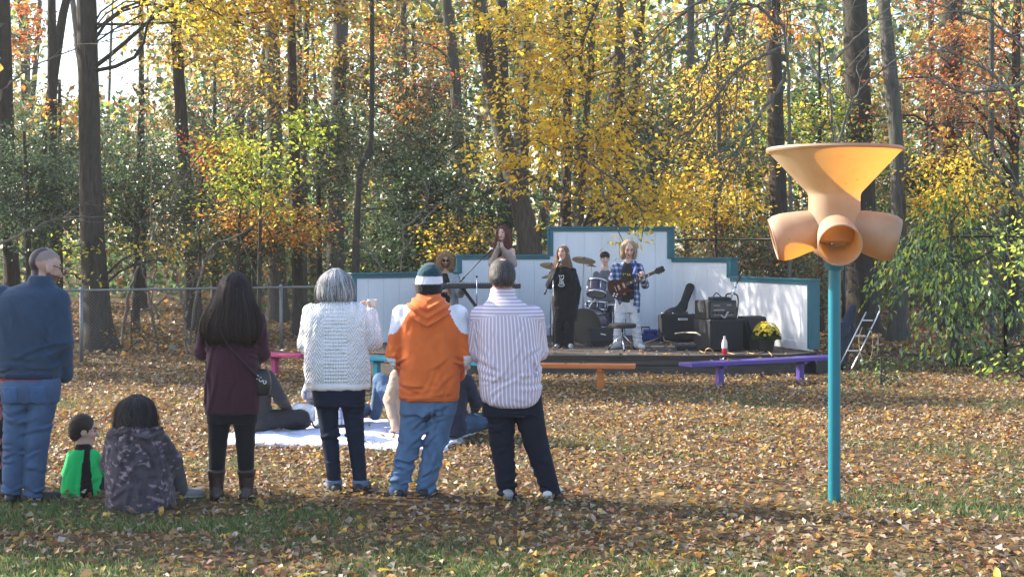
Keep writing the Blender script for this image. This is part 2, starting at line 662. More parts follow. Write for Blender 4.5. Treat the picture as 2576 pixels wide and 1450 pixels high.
def multi_tube(P, R, n=4):
    """k tubes of m points each -> V, F"""
    k, m, _ = P.shape
    T = np.gradient(P, axis=1)
    T /= np.linalg.norm(T, axis=2)[..., None] + 1e-9
    up = np.where(np.abs(T[..., 2:3]) < .9, np.array([0, 0, 1.0]), np.array([1.0, 0, 0]))
    U = np.cross(up, T)
    U /= np.linalg.norm(U, axis=2)[..., None] + 1e-9
    W = np.cross(T, U)
    a = np.linspace(0, 2 * PI, n, endpoint=False)
    V = P[:, :, None] + R[:, :, None, None] * (np.cos(a)[:, None] * U[:, :, None] + np.sin(a)[:, None] * W[:, :, None])
    base = (np.arange(k) * m * n)[:, None, None]
    i, j = np.meshgrid(np.arange(m - 1), np.arange(n), indexing='ij')
    j2 = (j + 1) % n
    q = np.stack([i * n + j, i * n + j2, (i + 1) * n + j2, (i + 1) * n + j], -1)[None]
    return V.reshape(-1, 3), (q + base[..., None]).reshape(-1, 4)


def arcs(A, B, m, rg, sag=.08, wob=.06):
    """curved twigs from A to B"""
    t = np.linspace(0, 1, m)[None, :, None]
    L = np.linalg.norm(B - A, axis=1)[:, None, None]
    P = A[:, None] * (1 - t) + B[:, None] * t
    P = P + np.array([0, 0, 1.0]) * (np.sin(t * PI) * L * sag)
    o1, o2 = rg.normal(size=(len(A), 1, 3)), rg.normal(size=(len(A), 1, 3))
    return P + (np.sin(t * PI) * o1 + np.sin(t * 2 * PI) * o2) * L * wob


def trunk_mesh(pts, rad, rg, sides=12, step=.16):
    p = np.asarray(pts, float)
    seg = np.linalg.norm(np.diff(p, axis=0), axis=1)
    n = max(3, int(seg.sum() / step / (len(p) - 1)))
    C = bez(p, n)
    s = np.linspace(0, len(p) - 1, len(C))
    R = np.interp(s, np.arange(len(p)), rad)
    zb = C[:, 2] - C[:, 2].min()
    flare = 1 + .75 * np.exp(-zb / .28)
    a = np.linspace(0, 2 * PI, sides, endpoint=False)
    lump = 1 + .10 * snoise(np.stack([np.cos(a)[None] * 1.2 + 0 * C[:, 2:3], np.sin(a)[None] * 1.2 + 0 * C[:, 2:3], C[:, 2:3] * .6 + 0 * a[None]], -1), 1.4, int(rg.integers(1e6)), 2)
    root = 1 + (flare[:, None] - 1) * (.75 + .5 * np.sin(a * 4 + rg.uniform(0, 6)))[None]
    rr = R[:, None] * lump * root
    V = C[:, None] + np.stack([rr * np.cos(a), rr * np.sin(a), 0 * rr], -1)
    m = len(C)
    i, j = np.meshgrid(np.arange(m - 1), np.arange(sides), indexing='ij')
    j2 = (j + 1) % sides
    q = np.stack([i * sides + j, i * sides + j2, (i + 1) * sides + j2, (i + 1) * sides + j], -1).reshape(-1, 4)
    return V.reshape(-1, 3), q, C, R


def make_crown(blobs, axis, rg, root, twig_r=.006, per=22):
    """Sprays of leaves on twigs on limbs. axis: trunk centre line. Returns wood V,F and leaf V,F,C."""
    WV, WF, nW = [], [], 0
    LP, LD, LN, LS, LC, LA = [], [], [], [], [], []
    for bl in blobs:
        c, r, ns, pal, size = bl[:5]
        opt = bl[5] if len(bl) > 5 else {}
        c, r = np.asarray(c, float), np.asarray(r, float)
        K = ns * 4
        u = unit(K, rg) * (rg.uniform(0, 1, K) ** .45 * rg.uniform(.85, 1.22, K))[:, None]
        S = c + u * r
        g = snoise(S, opt.get('clump', 1.1) * 1.7, int(rg.integers(1e6)), 2) + rg.normal(0, .25, K)
        S = S[np.argsort(-g)[:ns]]
        nh = max(2, ns // 14)
        hubs = S[rg.choice(len(S), min(nh, len(S)), replace=False)]
        # limbs leave the trunk below and inside the hub
        dist = np.linalg.norm(hubs[:, None, :2] - axis[None, :, :2], axis=2)
        za = hubs[:, 2] - opt.get('rise', .45) * dist.min(1)
        ia = np.abs(axis[None, :, 2] - za[:, None]).argmin(1)
        A = axis[ia]
        limbs = arcs(A, hubs, 8, rg, .1, .05)
        ln = np.linalg.norm(hubs - A, axis=1)
        R = np.linspace(1, .3, 8)[None] * np.clip(.014 * ln + .006, .008, .07)[:, None] * opt.get('limb', 1.0)
        v, f = multi_tube(limbs, R, 5)
        WV.append(v); WF.append(f + nW); nW += len(v)
        flat = limbs[:, 3:].reshape(-1, 3)
        j = np.linalg.norm(S[:, None] - flat[None], axis=2).argmin(1)
        tw = arcs(flat[j], S, 5, rg, .05, .07)
        tl = np.linalg.norm(S - flat[j], axis=1)
        R = np.linspace(1, .35, 5)[None] * np.clip(.006 * tl + twig_r * .6, .004, .02)[:, None]
        v, f = multi_tube(tw, R, 3)
        WV.append(v); WF.append(f + nW); nW += len(v)
        # leaves
        npr = opt.get('per', per)
        n = ns * npr
        si = np.repeat(np.arange(ns), npr)
        out = S - A[rg.integers(0, len(A), ns)]
        out[:, 2] *= .3
        out /= np.linalg.norm(out, axis=1)[:, None] + 1e-6
        out = out + unit(ns, rg) * .6
        out[:, 2] -= opt.get('droop', .15)
        out /= np.linalg.norm(out, axis=1)[:, None]
        sl = opt.get('spray', .42)
        t = rg.uniform(-.7, 1, n)
        side = np.cross(out, np.array([0, 0, 1.0]))
        side /= np.linalg.norm(side, axis=1)[:, None] + 1e-6
        lat = rg.normal(0, .42, n)
        P = S[si] + out[si] * (t * sl)[:, None] + side[si] * (lat * sl)[:, None]
        P[:, 2] += rg.normal(0, .16, n) * sl
        D = out[si] * .7 + side[si] * (lat * 1.4)[:, None] + rg.normal(0, .45, (n, 3))
        D[:, 2] -= opt.get('droop', .15) * 1.6
        Nn = rg.normal(0, opt.get('tumble', .55), (n, 3)) + np.array([0, 0, 1.0])
        LP.append(P); LD.append(D); LN.append(Nn)
        LS.append(rg.uniform(.65, 1.25, n) * size)
        LA.append(rg.uniform(.55, .8, n) * opt.get('asp', 1.0))
        cc = pick(pal, n, rg)
        cc *= (1 + rg.uniform(-.25, .25, ns))[si][:, None]
        LC.append(cc)
    root = np.asarray(root)
    wood = (np.concatenate(WV) - root, np.concatenate(WF))
    return wood, (np.concatenate(LP) - root, np.concatenate(LD), np.concatenate(LN), np.concatenate(LS), np.concatenate(LA), np.concatenate(LC))


DENS = {'holly': 2.7, 'yellow': 1.35, 'lime': 1.5, 'gold': 1.6, 'orange': 1.6, 'red': 1.6, 'olive': 1.7, 'green': 1.5, 'rust': 1.6, 'pale': 1.7}


def blob(px0, px1, py0, py1, d, dd, ns, pal, size, **opt):
    ns = int(ns * DENS.get(max(pal, key=pal.get) if isinstance(pal, dict) else pal, 2.2))
    size = size * 1.04
    c = at((px0 + px1) / 2, (py0 + py1) / 2, d)
    return (c, ((px1 - px0) / 2 / FPX * d, dd, (py1 - py0) / 2 / FPX * d), ns, pal, size, opt)


SEEDN = [100]


def tree(name, label, pts, d, blobs, bark=None, lmat=None, group=None, sides=12, high=None, singles=0, lean=0.0, cat='tree', fol='crown'):
    """pts: (px, py, width px) up the stem at depth d; blobs: leaf masses; high: sprays in a crown above the frame"""
    SEEDN[0] += 1
    rg = np.random.default_rng(SEEDN[0])
    bx, by = WX(pts[-1][0], d), d
    bz = float(ground_z(np.array([bx]), np.array([by]))[0])
    root = np.array([bx, by, bz - .06])
    e = empty(name, root, 0, label, cat, group)
    P = []
    R = []
    for k, (px, py, w) in enumerate(reversed(pts)):
        p = np.array(at(px, py, d + lean * k))
        if k == 0:
            p = root.copy()
        P.append(p)
        R.append(w / 2 / FPX * d)
    top = P[-1]
    if high:
        for q in range(1, 4):
            P.append(top + np.array([(P[-1][0] - P[-2][0]) * .5 + rg.normal(0, .2), rg.normal(0, .2), 2.6]))
            R.append(R[-1] * .78)
    V, q, C, Rr = trunk_mesh(np.array(P), R, rg, sides)
    bl = list(blobs)
    if high:
        zt = P[-1][2]
        ns, pal = high
        ns = int(ns * .55)
        bl.append(((P[-1][0], d, zt - 1.5), (3.4, 3.0, 3.4), ns, pal, .13, dict(spray=.6, per=16, limb=1.3, clump=.8)))
    Vw = V - root
    Fw = q
    if bl:
        wood, (LP, LD, LN, LS, LA, LC) = make_crown(bl, C, rg, root)
        Fw = np.vstack([q, wood[1] + len(Vw)])
        Vw = np.vstack([Vw, wood[0]])
    link('trunk', raw_mesh('trunk', Vw, Fw), bark or BARK, e)
    if bl:
        lm = lmat or LEAF
        n = len(LP)
        idx = np.arange(n)
        fold = rg.uniform(-.04, .2, n)
        if singles:
            near = np.argsort(-(LS / (LP[:, 1] + d)) + (np.abs(LP[:, 0] + bx) > .36 * d) * 9 + (LP[:, 2] > WZ(20, d)) * 9)[:singles]
            keep = np.ones(n, bool)
            keep[near] = False
            idx = idx[keep]
            for i_ in near:
                v, f, cc = leaf_arrays(LP[i_:i_ + 1] * 0, LD[i_:i_ + 1], LN[i_:i_ + 1], LS[i_:i_ + 1], LA[i_:i_ + 1], fold[i_:i_ + 1], LC[i_:i_ + 1])
                o = link('leaf', raw_mesh('leaf', v, f, False, cc), lm, e, LP[i_].tolist())
        v, f, cc = leaf_arrays(LP[idx], LD[idx], LN[idx], LS[idx], LA[idx], fold[idx], LC[idx])
        cr = link(fol, raw_mesh(fol, v, f, False, cc), lm, e)
        tag(cr, kind='stuff')
    return e


WOODG = 'tall trees standing in the wood behind the stage'
B = blob
# --- tall trunks, left to right
tree('oak_tree', 'thick dark straight trunk behind the wire fence, beside the bald man', [(212, -320, 44), (217, 0, 47), (225, 300, 50), (233, 600, 57), (252, 880, 74)], 26.5,
     [B(120, 330, 560, 720, 26, 1.0, 10, {'lime': 2, 'gold': 1}, .08, per=12), B(330, 470, 560, 680, 26, .8, 12, 'gold', .08, per=12),
      B(240, 640, -50, 110, 25.6, 1.0, 34, {'yellow': 3, 'lime': 1}, .10, per=12), ((-5.0, 28.1, 8.9), (3.7, 2.5, 3.2), 1150, {'gold': 2, 'yellow': 2, 'pale': 2, 'olive': 1}, .13, dict(spray=.55, per=15, limb=.42, rise=.15))], high=(30, {'gold': 2, 'olive': 1}), sides=18, group=WOODG)  # broad crown above the frame, sized and placed to shade the stage
tree('oak_tree', 'slim grey trunk in front of the bright sky gap at far left', [(127, -250, 20), (130, 0, 22), (132, 400, 24), (140, 810, 30)], 36, [B(0, 230, 230, 340, 36, 1.5, 10, {'orange': 2, 'gold': 2}, .11)], high=(8, 'orange'), group=WOODG)
tree('oak_tree', 'narrow trunk leaning slightly right above the brown haired woman in maroon', [(436, -260, 26), (440, 0, 28), (450, 200, 30), (463, 400, 32), (482, 650, 35), (492, 835, 44)], 33, [B(330, 620, 20, 190, 33, 1.6, 46, {'gold': 2, 'yellow': 2, 'olive': 2}, .10)], high=(50, 'gold'), group=WOODG)
tree('oak_tree', 'broad grey trunk left of centre, forked pair with the slimmer stem on its right', [(678, -260, 34), (682, 0, 36), (690, 340, 38), (700, 820, 48)], 37, [B(560, 780, 60, 260, 36, 1.6, 34, {'pale': 1, 'gold': 1, 'olive': 3}, .11)], BARKG, high=(50, 'orange'), group=WOODG)
tree('oak_tree', 'slim dark trunk just right of the broad grey one, running to the fence', [(724, -260, 20), (730, 0, 22), (738, 300, 25), (748, 690, 28), (750, 845, 36)], 31, [B(640, 860, 120, 330, 31, 1.3, 22, {'olive': 2, 'gold': 1}, .09)], high=(40, 'gold'), group=WOODG)
tree('oak_tree', 'pale slender trunk between two darker ones left of centre', [(776, -260, 14), (772, 0, 16), (764, 350, 18), (760, 805, 24)], 39, [], BARKG, high=(40, 'rust'), group=WOODG)
tree('oak_tree', 'thick grey trunk above the grey haired woman, lost in foliage below', [(864, -260, 36), (858, 0, 36), (850, 300, 38), (842, 810, 46)], 37.5, [B(760, 1000, 30, 220, 37, 1.6, 26, {'gold': 1, 'olive': 2}, .11)], BARKG, high=(50, 'gold'), group=WOODG)
tree('crooked_tree', 'thin crooked stem with a kink halfway, left of the dark holly', [(937, -200, 9), (936, 0, 11), (935, 300, 13), (926, 385, 15), (904, 432, 16), (896, 600, 18), (890, 870, 26)], 27.5, [], high=(16, 'olive'), sides=9, group=WOODG)
tree('oak_tree', 'leaning grey trunk at top centre, left of the yellow leaves', [(1108, -260, 22), (1122, 0, 25), (1140, 150, 27), (1152, 330, 28), (1166, 820, 36)], 35, [B(980, 1180, 60, 330, 35, 1.6, 34, {'red': 1, 'orange': 1, 'olive': 4}, .10)], BARKG, high=(40, 'gold'), group=WOODG)
tree('maple_tree', 'big leaning grey trunk rising behind the singer with red hair', [(1180, -300, 34), (1204, 0, 37), (1224, 150, 41), (1262, 330, 46), (1300, 480, 53), (1333, 620, 60), (1346, 858, 80)], 29, [B(1150, 1420, -40, 180, 28.5, 1.6, 30, 'yellow', .10)], BARKG, high=(60, 'yellow'), sides=18, group=WOODG)
tree('oak_tree', 'upright trunk close behind the big leaning grey one', [(1262, -260, 24), (1262, 0, 27), (1268, 400, 30), (1276, 815, 38)], 36.5, [], high=(50, 'olive'), group=WOODG)
tree('oak_tree', 'dim straight trunk at top centre between two sky gaps', [(1326, -260, 22), (1325, 0, 24), (1318, 300, 26), (1312, 805, 34)], 39, [], BARKG, high=(40, 'gold'), group=WOODG)
tree('oak_tree', 'upright grey trunk among the yellow leaves above the guitarist', [(1562, -260, 20), (1562, 0, 23), (1558, 250, 26), (1552, 825, 34)], 34, [], high=(40, 'yellow'), group=WOODG)
tree('oak_tree', 'dark trunk leaning left at the top, right of the yellow mass', [(1640, -260, 22), (1612, 0, 24), (1592, 300, 26), (1584, 800, 34)], 40, [], high=(40, 'gold'), group=WOODG)
tree('oak_tree', 'slanting slim trunk low behind the yellow leaves', [(1560, 60, 14), (1535, 250, 18), (1507, 430, 21), (1490, 560, 23), (1484, 815, 30)], 36.5, [], BARKG, group=WOODG)
tree('oak_tree', 'slim trunk in the pale gap above the right stage wall', [(1738, -260, 15), (1738, 0, 17), (1735, 300, 19), (1730, 800, 26)], 39.5, [B(1640, 1860, 90, 330, 39, 1.6, 26, {'yellow': 2, 'olive': 1}, .11)], BARKG, high=(40, 'gold'), group=WOODG)
tree('oak_tree', 'dark trunk behind the left edge of the tan funnel', [(1940, -260, 34), (1943, 0, 38), (1950, 300, 41), (1962, 660, 45), (1968, 851, 58)], 30, [B(1860, 2040, -20, 120, 30, 1.2, 18, {'orange': 2, 'yellow': 1}, .09)], high=(60, 'gold'), sides=16, group=WOODG)
tree('pine_tree', 'broadest rough dark trunk rising directly above the funnel', [(2146, -260, 56), (2150, 0, 61), (2162, 370, 66), (2172, 844, 84)], 31, [], high=(60, 'olive'), sides=18, group=WOODG)
tree('oak_tree', 'kinked grey trunk just right of the broad one above the funnel', [(2196, -260, 26), (2222, 0, 31), (2238, 180, 34), (2256, 400, 35), (2260, 858, 46)], 29, [], BARKG, high=(40, 'rust'), group=WOODG)
tree('oak_tree', 'wide shaded trunk at right among red and orange leaves', [(2390, -260, 48), (2392, 0, 53), (2395, 300, 56), (2402, 831, 72)], 33, [B(2290, 2480, 60, 250, 32, 1.4, 26, {'red': 2, 'orange': 2}, .10)], high=(60, 'red'), sides=16, group=WOODG)
tree('oak_tree', 'thin pole-like trunk near the right edge of the picture', [(2496, -200, 12), (2494, 0, 13), (2492, 300, 14), (2490, 850, 20)], 29.5, [], BARKG, high=(26, 'gold'), group=WOODG)
tree('oak_tree', 'thin upright trunk left of the wide shaded right hand trunk', [(2338, -200, 12), (2340, 0, 13), (2344, 400, 15), (2350, 815, 22)], 36, [], high=(40, 'red'), group=WOODG)
tree('oak_tree', 'dim trunk cut by the left edge of the picture', [(14, -200, 18), (16, 0, 19), (18, 400, 22), (22, 800, 28)], 40, [B(-60, 120, -20, 160, 40, 2, 26, {'red': 2, 'orange': 2}, .12)], high=(50, 'red'), group=WOODG)
tree('oak_tree', 'dim slender trunk right of the bright sky gap', [(352, -200, 13), (354, 0, 14), (356, 400, 17), (358, 790, 24)], 42, [B(320, 440, 180, 330, 42, 2, 14, {'pale': 2, 'gold': 1, 'olive': 1}, .12)], high=(12, 'orange'), group=WOODG)
tree('oak_tree', 'dark trunk with a snagged clump, between the leaning and broad left trunks', [(588, -200, 22), (592, 0, 24), (600, 300, 28), (606, 785, 34)], 43, [B(540, 700, 130, 290, 43, 1.5, 30, {'olive': 3, 'rust': 1}, .13)], high=(50, 'gold'), group=WOODG)
tree('oak_tree', 'faint straight trunk above the knitted hat', [(1012, -200, 15), (1014, 0, 16), (1016, 400, 19), (1020, 785, 26)], 43, [B(900, 1120, 0, 160, 43, 2, 36, {'olive': 2, 'gold': 1, 'red': 1}, .12)], BARKG, high=(40, 'gold'), group=WOODG)
tree('oak_tree', 'faint trunk behind the yellow maple over the stage', [(1432, -200, 19), (1430, 0, 21), (1426, 300, 24), (1420, 795, 30)], 41, [], high=(40, 'yellow'), group=WOODG)
tree('oak_tree', 'faint leaning trunk over the stage wall step on the right', [(1850, -200, 14), (1836, 0, 15), (1806, 300, 18), (1790, 790, 26)], 42, [B(1770, 1960, 20, 240, 42, 2, 30, {'gold': 2, 'green': 1}, .12)], BARKG, high=(40, 'gold'), group=WOODG)

# --- understory: hollies, saplings, bushes
UG = 'shrubs and saplings of the understory'
tree('holly_tree', 'dense dark holly at far left behind the bald man', [(60, 330, 8), (70, 560, 14), (75, 850, 20)], 30, [B(-90, 220, 300, 640, 30, 1.6, 150, {'holly': 6, 'green': 1}, .075, per=26)], lmat=GLOSSY, sides=8, group=UG)
tree('holly_tree', 'dark glossy holly between the thick left trunk and the leaning one', [(350, 300, 8), (345, 560, 14), (340, 845, 20)], 31, [B(200, 520, 290, 650, 31, 1.6, 150, {'holly': 6, 'olive': 1, 'green': 1}, .075, per=26)], lmat=GLOSSY, sides=8, group=UG)
tree('holly_tree', 'low dark holly behind the fence and the woman in maroon', [(640, 520, 8), (640, 700, 12), (642, 850, 18)], 30, [B(480, 800, 520, 730, 30, 1.2, 90, {'holly': 5, 'olive': 2}, .075, per=24)], lmat=GLOSSY, sides=8, group=UG)
tree('holly_tree', 'largest dark holly at centre behind the knitted hat', [(1080, 380, 10), (1085, 600, 18), (1090, 850, 26)], 30, [B(860, 1320, 390, 760, 30, 1.7, 260, {'holly': 7, 'green': 1}, .08, per=28), B(900, 1260, 270, 470, 30.5, 1.4, 80, {'holly': 4, 'olive': 2}, .08, per=22)], lmat=GLOSSY, sides=8, group=UG)
tree('holly_tree', 'upper dark holly over the grey haired woman', [(800, 330, 8), (802, 560, 14), (805, 840, 20)], 32, [B(640, 960, 250, 520, 32, 1.5, 100, {'holly': 4, 'olive': 2}, .08, per=24)], lmat=GLOSSY, sides=8, group=UG)
tree('holly_tree', 'tall pale green evergreen deep in the wood at far left', [(150, 200, 8), (150, 500, 14), (150, 800, 20)], 39, [B(-60, 330, 230, 560, 39, 2, 120, {'holly': 5, 'olive': 2}, .10, per=22)], lmat=GLOSSY, sides=8, group=UG)
tree('holly_tree', 'tall evergreen deep in the wood between the left trunks', [(540, 160, 8), (540, 500, 14), (540, 800, 20)], 40, [B(400, 700, 200, 560, 40, 2, 120, {'holly': 5, 'olive': 2, 'pale': 1}, .10, per=22)], lmat=GLOSSY, sides=8, group=UG)
tree('holly_tree', 'tall thin evergreen reaching the picture top left of the yellow maple', [(1040, 60, 8), (1045, 400, 14), (1050, 800, 20)], 38, [B(880, 1220, 80, 470, 38, 2, 150, {'holly': 4, 'olive': 3, 'red': 1}, .10, per=20)], lmat=GLOSSY, sides=8, group=UG)
tree('holly_tree', 'dim evergreen behind the yellow maple and stage wall', [(1640, 250, 8), (1640, 500, 14), (1640, 800, 20)], 37, [B(1420, 1900, 180, 640, 37, 2, 150, {'holly': 4, 'olive': 3, 'green': 2}, .10, per=20)], lmat=GLOSSY, sides=8, group=UG)
tree('holly_tree', 'dim evergreen behind the trunks right of the funnel', [(2330, 250, 8), (2330, 500, 14), (2330, 800, 20)], 38, [B(2080, 2600, 260, 660, 38, 2, 150, {'holly': 4, 'olive': 3, 'rust': 2, 'lime': 1}, .10, per=20)], lmat=GLOSSY, sides=8, group=UG)
tree('sapling', 'young tree with glowing lime and yellow leaves left of centre', [(660, 300, 5), (655, 500, 8), (650, 870, 14)], 27.5, [B(440, 790, 330, 540, 27.5, 1.2, 74, {'lime': 5, 'yellow': 1}, .085, per=18, clump=1.6), B(720, 860, 270, 400, 27.5, .8, 20, 'lime', .085, per=14)], sides=7, singles=80, group=UG)
tree('sapling', 'low sapling with orange leaves below the lime one', [(610, 420, 5), (600, 600, 8), (590, 860, 13)], 28, [B(470, 820, 480, 650, 28, 1.2, 74, {'orange': 3, 'gold': 3}, .075, per=20, clump=1.5)], sides=7, group=UG)
tree('sapling', 'small red leaved twig tree left of the lime sapling', [(520, 330, 4), (505, 520, 7), (500, 850, 12)], 29, [B(480, 590, 335, 430, 29, .7, 22, 'red', .075, per=18)], sides=7, group=UG)
tree('sapling', 'golden bush glowing beside the singer with red hair', [(1150, 500, 5), (1150, 650, 8), (1150, 860, 12)], 28.5, [B(1070, 1230, 500, 680, 28.3, .9, 46, {'gold': 3, 'yellow': 2, 'green': 1}, .075, per=20)], sides=7, group=UG)
tree('maple_tree', 'bright yellow maple spreading over the middle of the stage wall', [(1500, -120, 10), (1490, 100, 14), (1470, 350, 18), (1455, 600, 22), (1448, 870, 30)], 28, [
    B(1200, 1660, -60, 250, 27.6, 1.8, 150, {'yellow': 6, 'gold': 2}, .105, per=13, clump=1.5, spray=.5),
    B(1190, 1720, 220, 480, 27.4, 1.6, 160, {'yellow': 6, 'gold': 1}, .11, per=13, clump=1.6, spray=.5),
    B(1380, 1760, 440, 600, 27.2, 1.2, 90, {'yellow': 5, 'gold': 2}, .105, per=12, clump=1.6, spray=.5),
    B(1500, 1640, 565, 630, 25.45, .25, 5, 'yellow', .1, per=8, rise=-.7, limb=.5, spray=.22)], BARKG, sides=10, singles=280)
tree('maple_tree', 'yellow and olive maple above the right stage wall', [(1800, 60, 8), (1806, 300, 12), (1812, 600, 16), (1815, 860, 24)], 30, [B(1660, 1960, 330, 620, 30, 1.5, 130, {'yellow': 4, 'gold': 3, 'green': 1}, .095, per=16, clump=1.5), B(1640, 1900, 130, 360, 30, 1.5, 60, {'yellow': 3, 'gold': 2}, .095, per=14)], BARKG, sides=9)
tree('sapling', 'green and yellow sapling behind the funnel', [(2060, 100, 6), (2062, 400, 9), (2064, 850, 14)], 32, [B(1930, 2290, 190, 520, 32, 1.6, 130, {'lime': 3, 'green': 4, 'yellow': 2}, .09, per=16), B(1950, 2260, 480, 700, 31.5, 1.2, 80, {'green': 3, 'olive': 2}, .085, per=18)], sides=7, group=UG)
tree('maple_tree', 'yellow leaved maple to the right of the funnel', [(2440, 330, 7), (2420, 600, 11), (2410, 850, 16)], 29, [B(2250, 2560, 370, 580, 28.6, 1.3, 100, {'yellow': 5, 'gold': 2, 'green': 1}, .095, per=16, clump=1.5)], sides=8)
tree('maple_tree', 'red and orange maple filling the upper right corner', [(2560, -150, 16), (2556, 100, 20), (2550, 500, 24), (2545, 850, 34)], 31, [B(2180, 2640, 150, 400, 30.5, 1.6, 130, {'red': 1, 'rust': 2, 'orange': 2, 'pale': 2}, .09, per=16, clump=1.5), B(2260, 2640, -40, 180, 31, 1.6, 50, {'orange': 3, 'red': 1, 'pale': 2}, .10, per=14)], BARK, sides=10)
tree('holly_tree', 'dark shrub filling behind the right stage wall', [(1800, 500, 7), (1800, 700, 10), (1800, 850, 16)], 29.5, [B(1640, 2110, 560, 800, 29.5, 1.2, 130, {'holly': 4, 'rust': 2, 'olive': 2}, .075, per=24)], lmat=GLOSSY, sides=8, group=UG)
tree('laurel_bush', 'big drooping green laurel bush at the right edge behind the ladder', [(2390, 560, 10), (2395, 720, 16), (2400, 930, 26)], 22.5, [
    B(2190, 2640, 560, 800, 22.3, 1.4, 105, {'green': 5, 'holly': 2, 'lime': 3}, .105, per=12, asp=.62, droop=.75, clump=2.2, spray=.36),
    B(2240, 2620, 760, 950, 22.0, 1.2, 58, {'holly': 2, 'green': 5, 'lime': 2}, .105, per=10, asp=.62, droop=.8, clump=2.2, spray=.36),
    B(2300, 2640, 450, 640, 23, 1.2, 46, {'green': 4, 'lime': 2, 'yellow': 1}, .105, per=15, asp=.62, droop=.7)], lmat=GLOSSY, sides=9, singles=120)
tree('sapling', 'lime yellow sprigs hanging at the right edge of the picture', [(2600, 380, 5), (2596, 600, 8), (2590, 955, 13)], 20.2, [B(2480, 2620, 540, 740, 20, .5, 12, 'lime', .085, per=8), B(2440, 2600, 880, 960, 20, .5, 8, {'lime': 1, 'green': 1}, .08, per=8), B(2500, 2600, 210, 380, 20, .5, 4, 'lime', .08, per=7)], sides=7, singles=40)
tree('shrub', 'low green seedlings on the leaves below the ladder', [(2215, 900, 3), (2215, 945, 4), (2215, 975, 5)], 19.2, [B(2150, 2290, 915, 980, 19.2, .4, 12, {'green': 2, 'holly': 2}, .06, per=12)], sides=5, cat='shrub')
tree('shrub', 'low shrub at the foot of the thick left trunk', [(330, 780, 3), (330, 830, 4), (330, 885, 6)], 26, [B(280, 420, 800, 885, 26, .6, 14, {'green': 2, 'rust': 2}, .07, per=14)], sides=5, cat='shrub')


# --- bare, twiggy growth
def bare(name, label, stems, d, seed, rr=.03, levels=2, kids=9, droop=.25, cat='tree', spread=.8, group=None):
    """leafless stems: each a list of (px, py) from the foot up, with side twigs"""
    rg = np.random.default_rng(seed)
    base = stems[0][0]
    root = np.array([WX(base[0], d), d, float(ground_z(np.array([WX(base[0], d)]), np.array([d]))[0]) - .05])
    e = empty(name, root, 0, label, cat, group)
    Vs, Fs, n0 = [], [], 0

    def put(P, R, n):
        nonlocal n0
        v, f = multi_tube(P, R, n)
        Vs.append(v); Fs.append(f + n0); n0 += len(v)
    for st in stems:
        pts = np.array([at(px, py, d) for px, py in st])
        if st is stems[0]:
            pts[0] = root
        pts[:, 1] += np.linspace(0, rg.normal(0, .6), len(pts))
        C = bez(pts, 10)
        C = C + rg.normal(0, .012, C.shape)
        put(C[None], (np.linspace(1, .22, len(C)) * rr)[None], 6)
        lines = [(C, rr)]
        for lv in range(levels):
            nxt = []
            for (L, r0) in lines:
                k = kids if lv == 0 else max(3, kids // 2)
                ln = np.linalg.norm(np.diff(L, axis=0), axis=1).sum()
                it = rg.uniform(.25, .98, k)
                A = L[(it * (len(L) - 1)).astype(int)]
                tdir = L[np.minimum((it * (len(L) - 1)).astype(int) + 1, len(L) - 1)] - A
                tdir = tdir / (np.linalg.norm(tdir, axis=1)[:, None] + 1e-6)
                dr = tdir * .8 + unit(k, rg) * spread
                dr[:, 2] -= droop
                dr /= np.linalg.norm(dr, axis=1)[:, None]
                Ln = ln * rg.uniform(.18, .5, k)
                Bn = A + dr * Ln[:, None]
                Pk = arcs(A, Bn, 9, rg, .06, .05)
                r1 = np.clip(r0 * .42, .0045, 1) * (1 - .5 * it)
                put(Pk, np.linspace(1, .3, 9)[None] * r1[:, None], 4)
                nxt += [(Pk[q], r1[q]) for q in range(k)]
            lines = nxt
    me = raw_mesh('trunk', np.concatenate(Vs) - root, np.concatenate(Fs))
    link('stem', me, BARKT, e)
    return e


bare('bare_sapling', 'bare slanting sapling crossing the left wood up to the right', [[(302, 870), (330, 720), (400, 560), (470, 430), (560, 320), (690, 195)]], 26.8, 1, .035, 2, 8, .05)
bare('bare_sapling', 'bare arching branch low behind the orange sapling', [[(470, 880), (520, 640), (600, 590), (690, 520), (790, 430), (850, 370)]], 27.2, 2, .03, 2, 7, .05)
bare('bare_sapling', 'bare boughs reaching in from the left edge high up', [[(-60, 900), (-60, 400), (-20, 230), (60, 150), (180, 95), (300, 60)], [(-60, 640), (60, 580), (140, 545), (300, 545)]], 25.5, 3, .032, 2, 7, .1)
bare('dead_tree', 'mass of grey leafless twigs drooping above the right stage wall', [
    [(1990, 900), (1985, 500), (1975, 150), (1930, 20), (1850, 60), (1706, 260)], [(1960, 60), (1880, 10), (1760, 60), (1600, 200)], [(1965, 120), (1850, 180), (1740, 330), (1640, 470)],
    [(1940, -40), (1800, -20), (1680, 60), (1560, 180)], [(1975, 200), (1900, 300), (1830, 420), (1790, 520)], [(1920, -60), (1820, 40), (1760, 190), (1720, 330)]], 26.2, 4, .04, 2, 13, .5)
bare('dead_tree', 'grey leafless boughs arching across the upper right corner', [
    [(2640, 900), (2640, 500), (2600, 200), (2520, 90), (2400, 40), (2200, -10)], [(2630, 400), (2560, 240), (2480, 150), (2360, 90)], [(2600, 200), (2500, 230), (2380, 240), (2290, 200)], [(2640, 600), (2560, 480), (2470, 400), (2400, 300)]], 25.5, 5, .045, 2, 10, .15)
bare('dead_tree', 'grey twigs fanning between the two dark trunks above the funnel', [[(2110, 900), (2105, 500), (2095, 200), (2060, 40), (1990, -40)], [(2100, 260), (2040, 130), (1960, 60)], [(2102, 380), (2150, 240), (2260, 150), (2400, 120)], [(2098, 150), (2190, 60), (2290, -20)]], 27, 6, .03, 2, 10, .15)
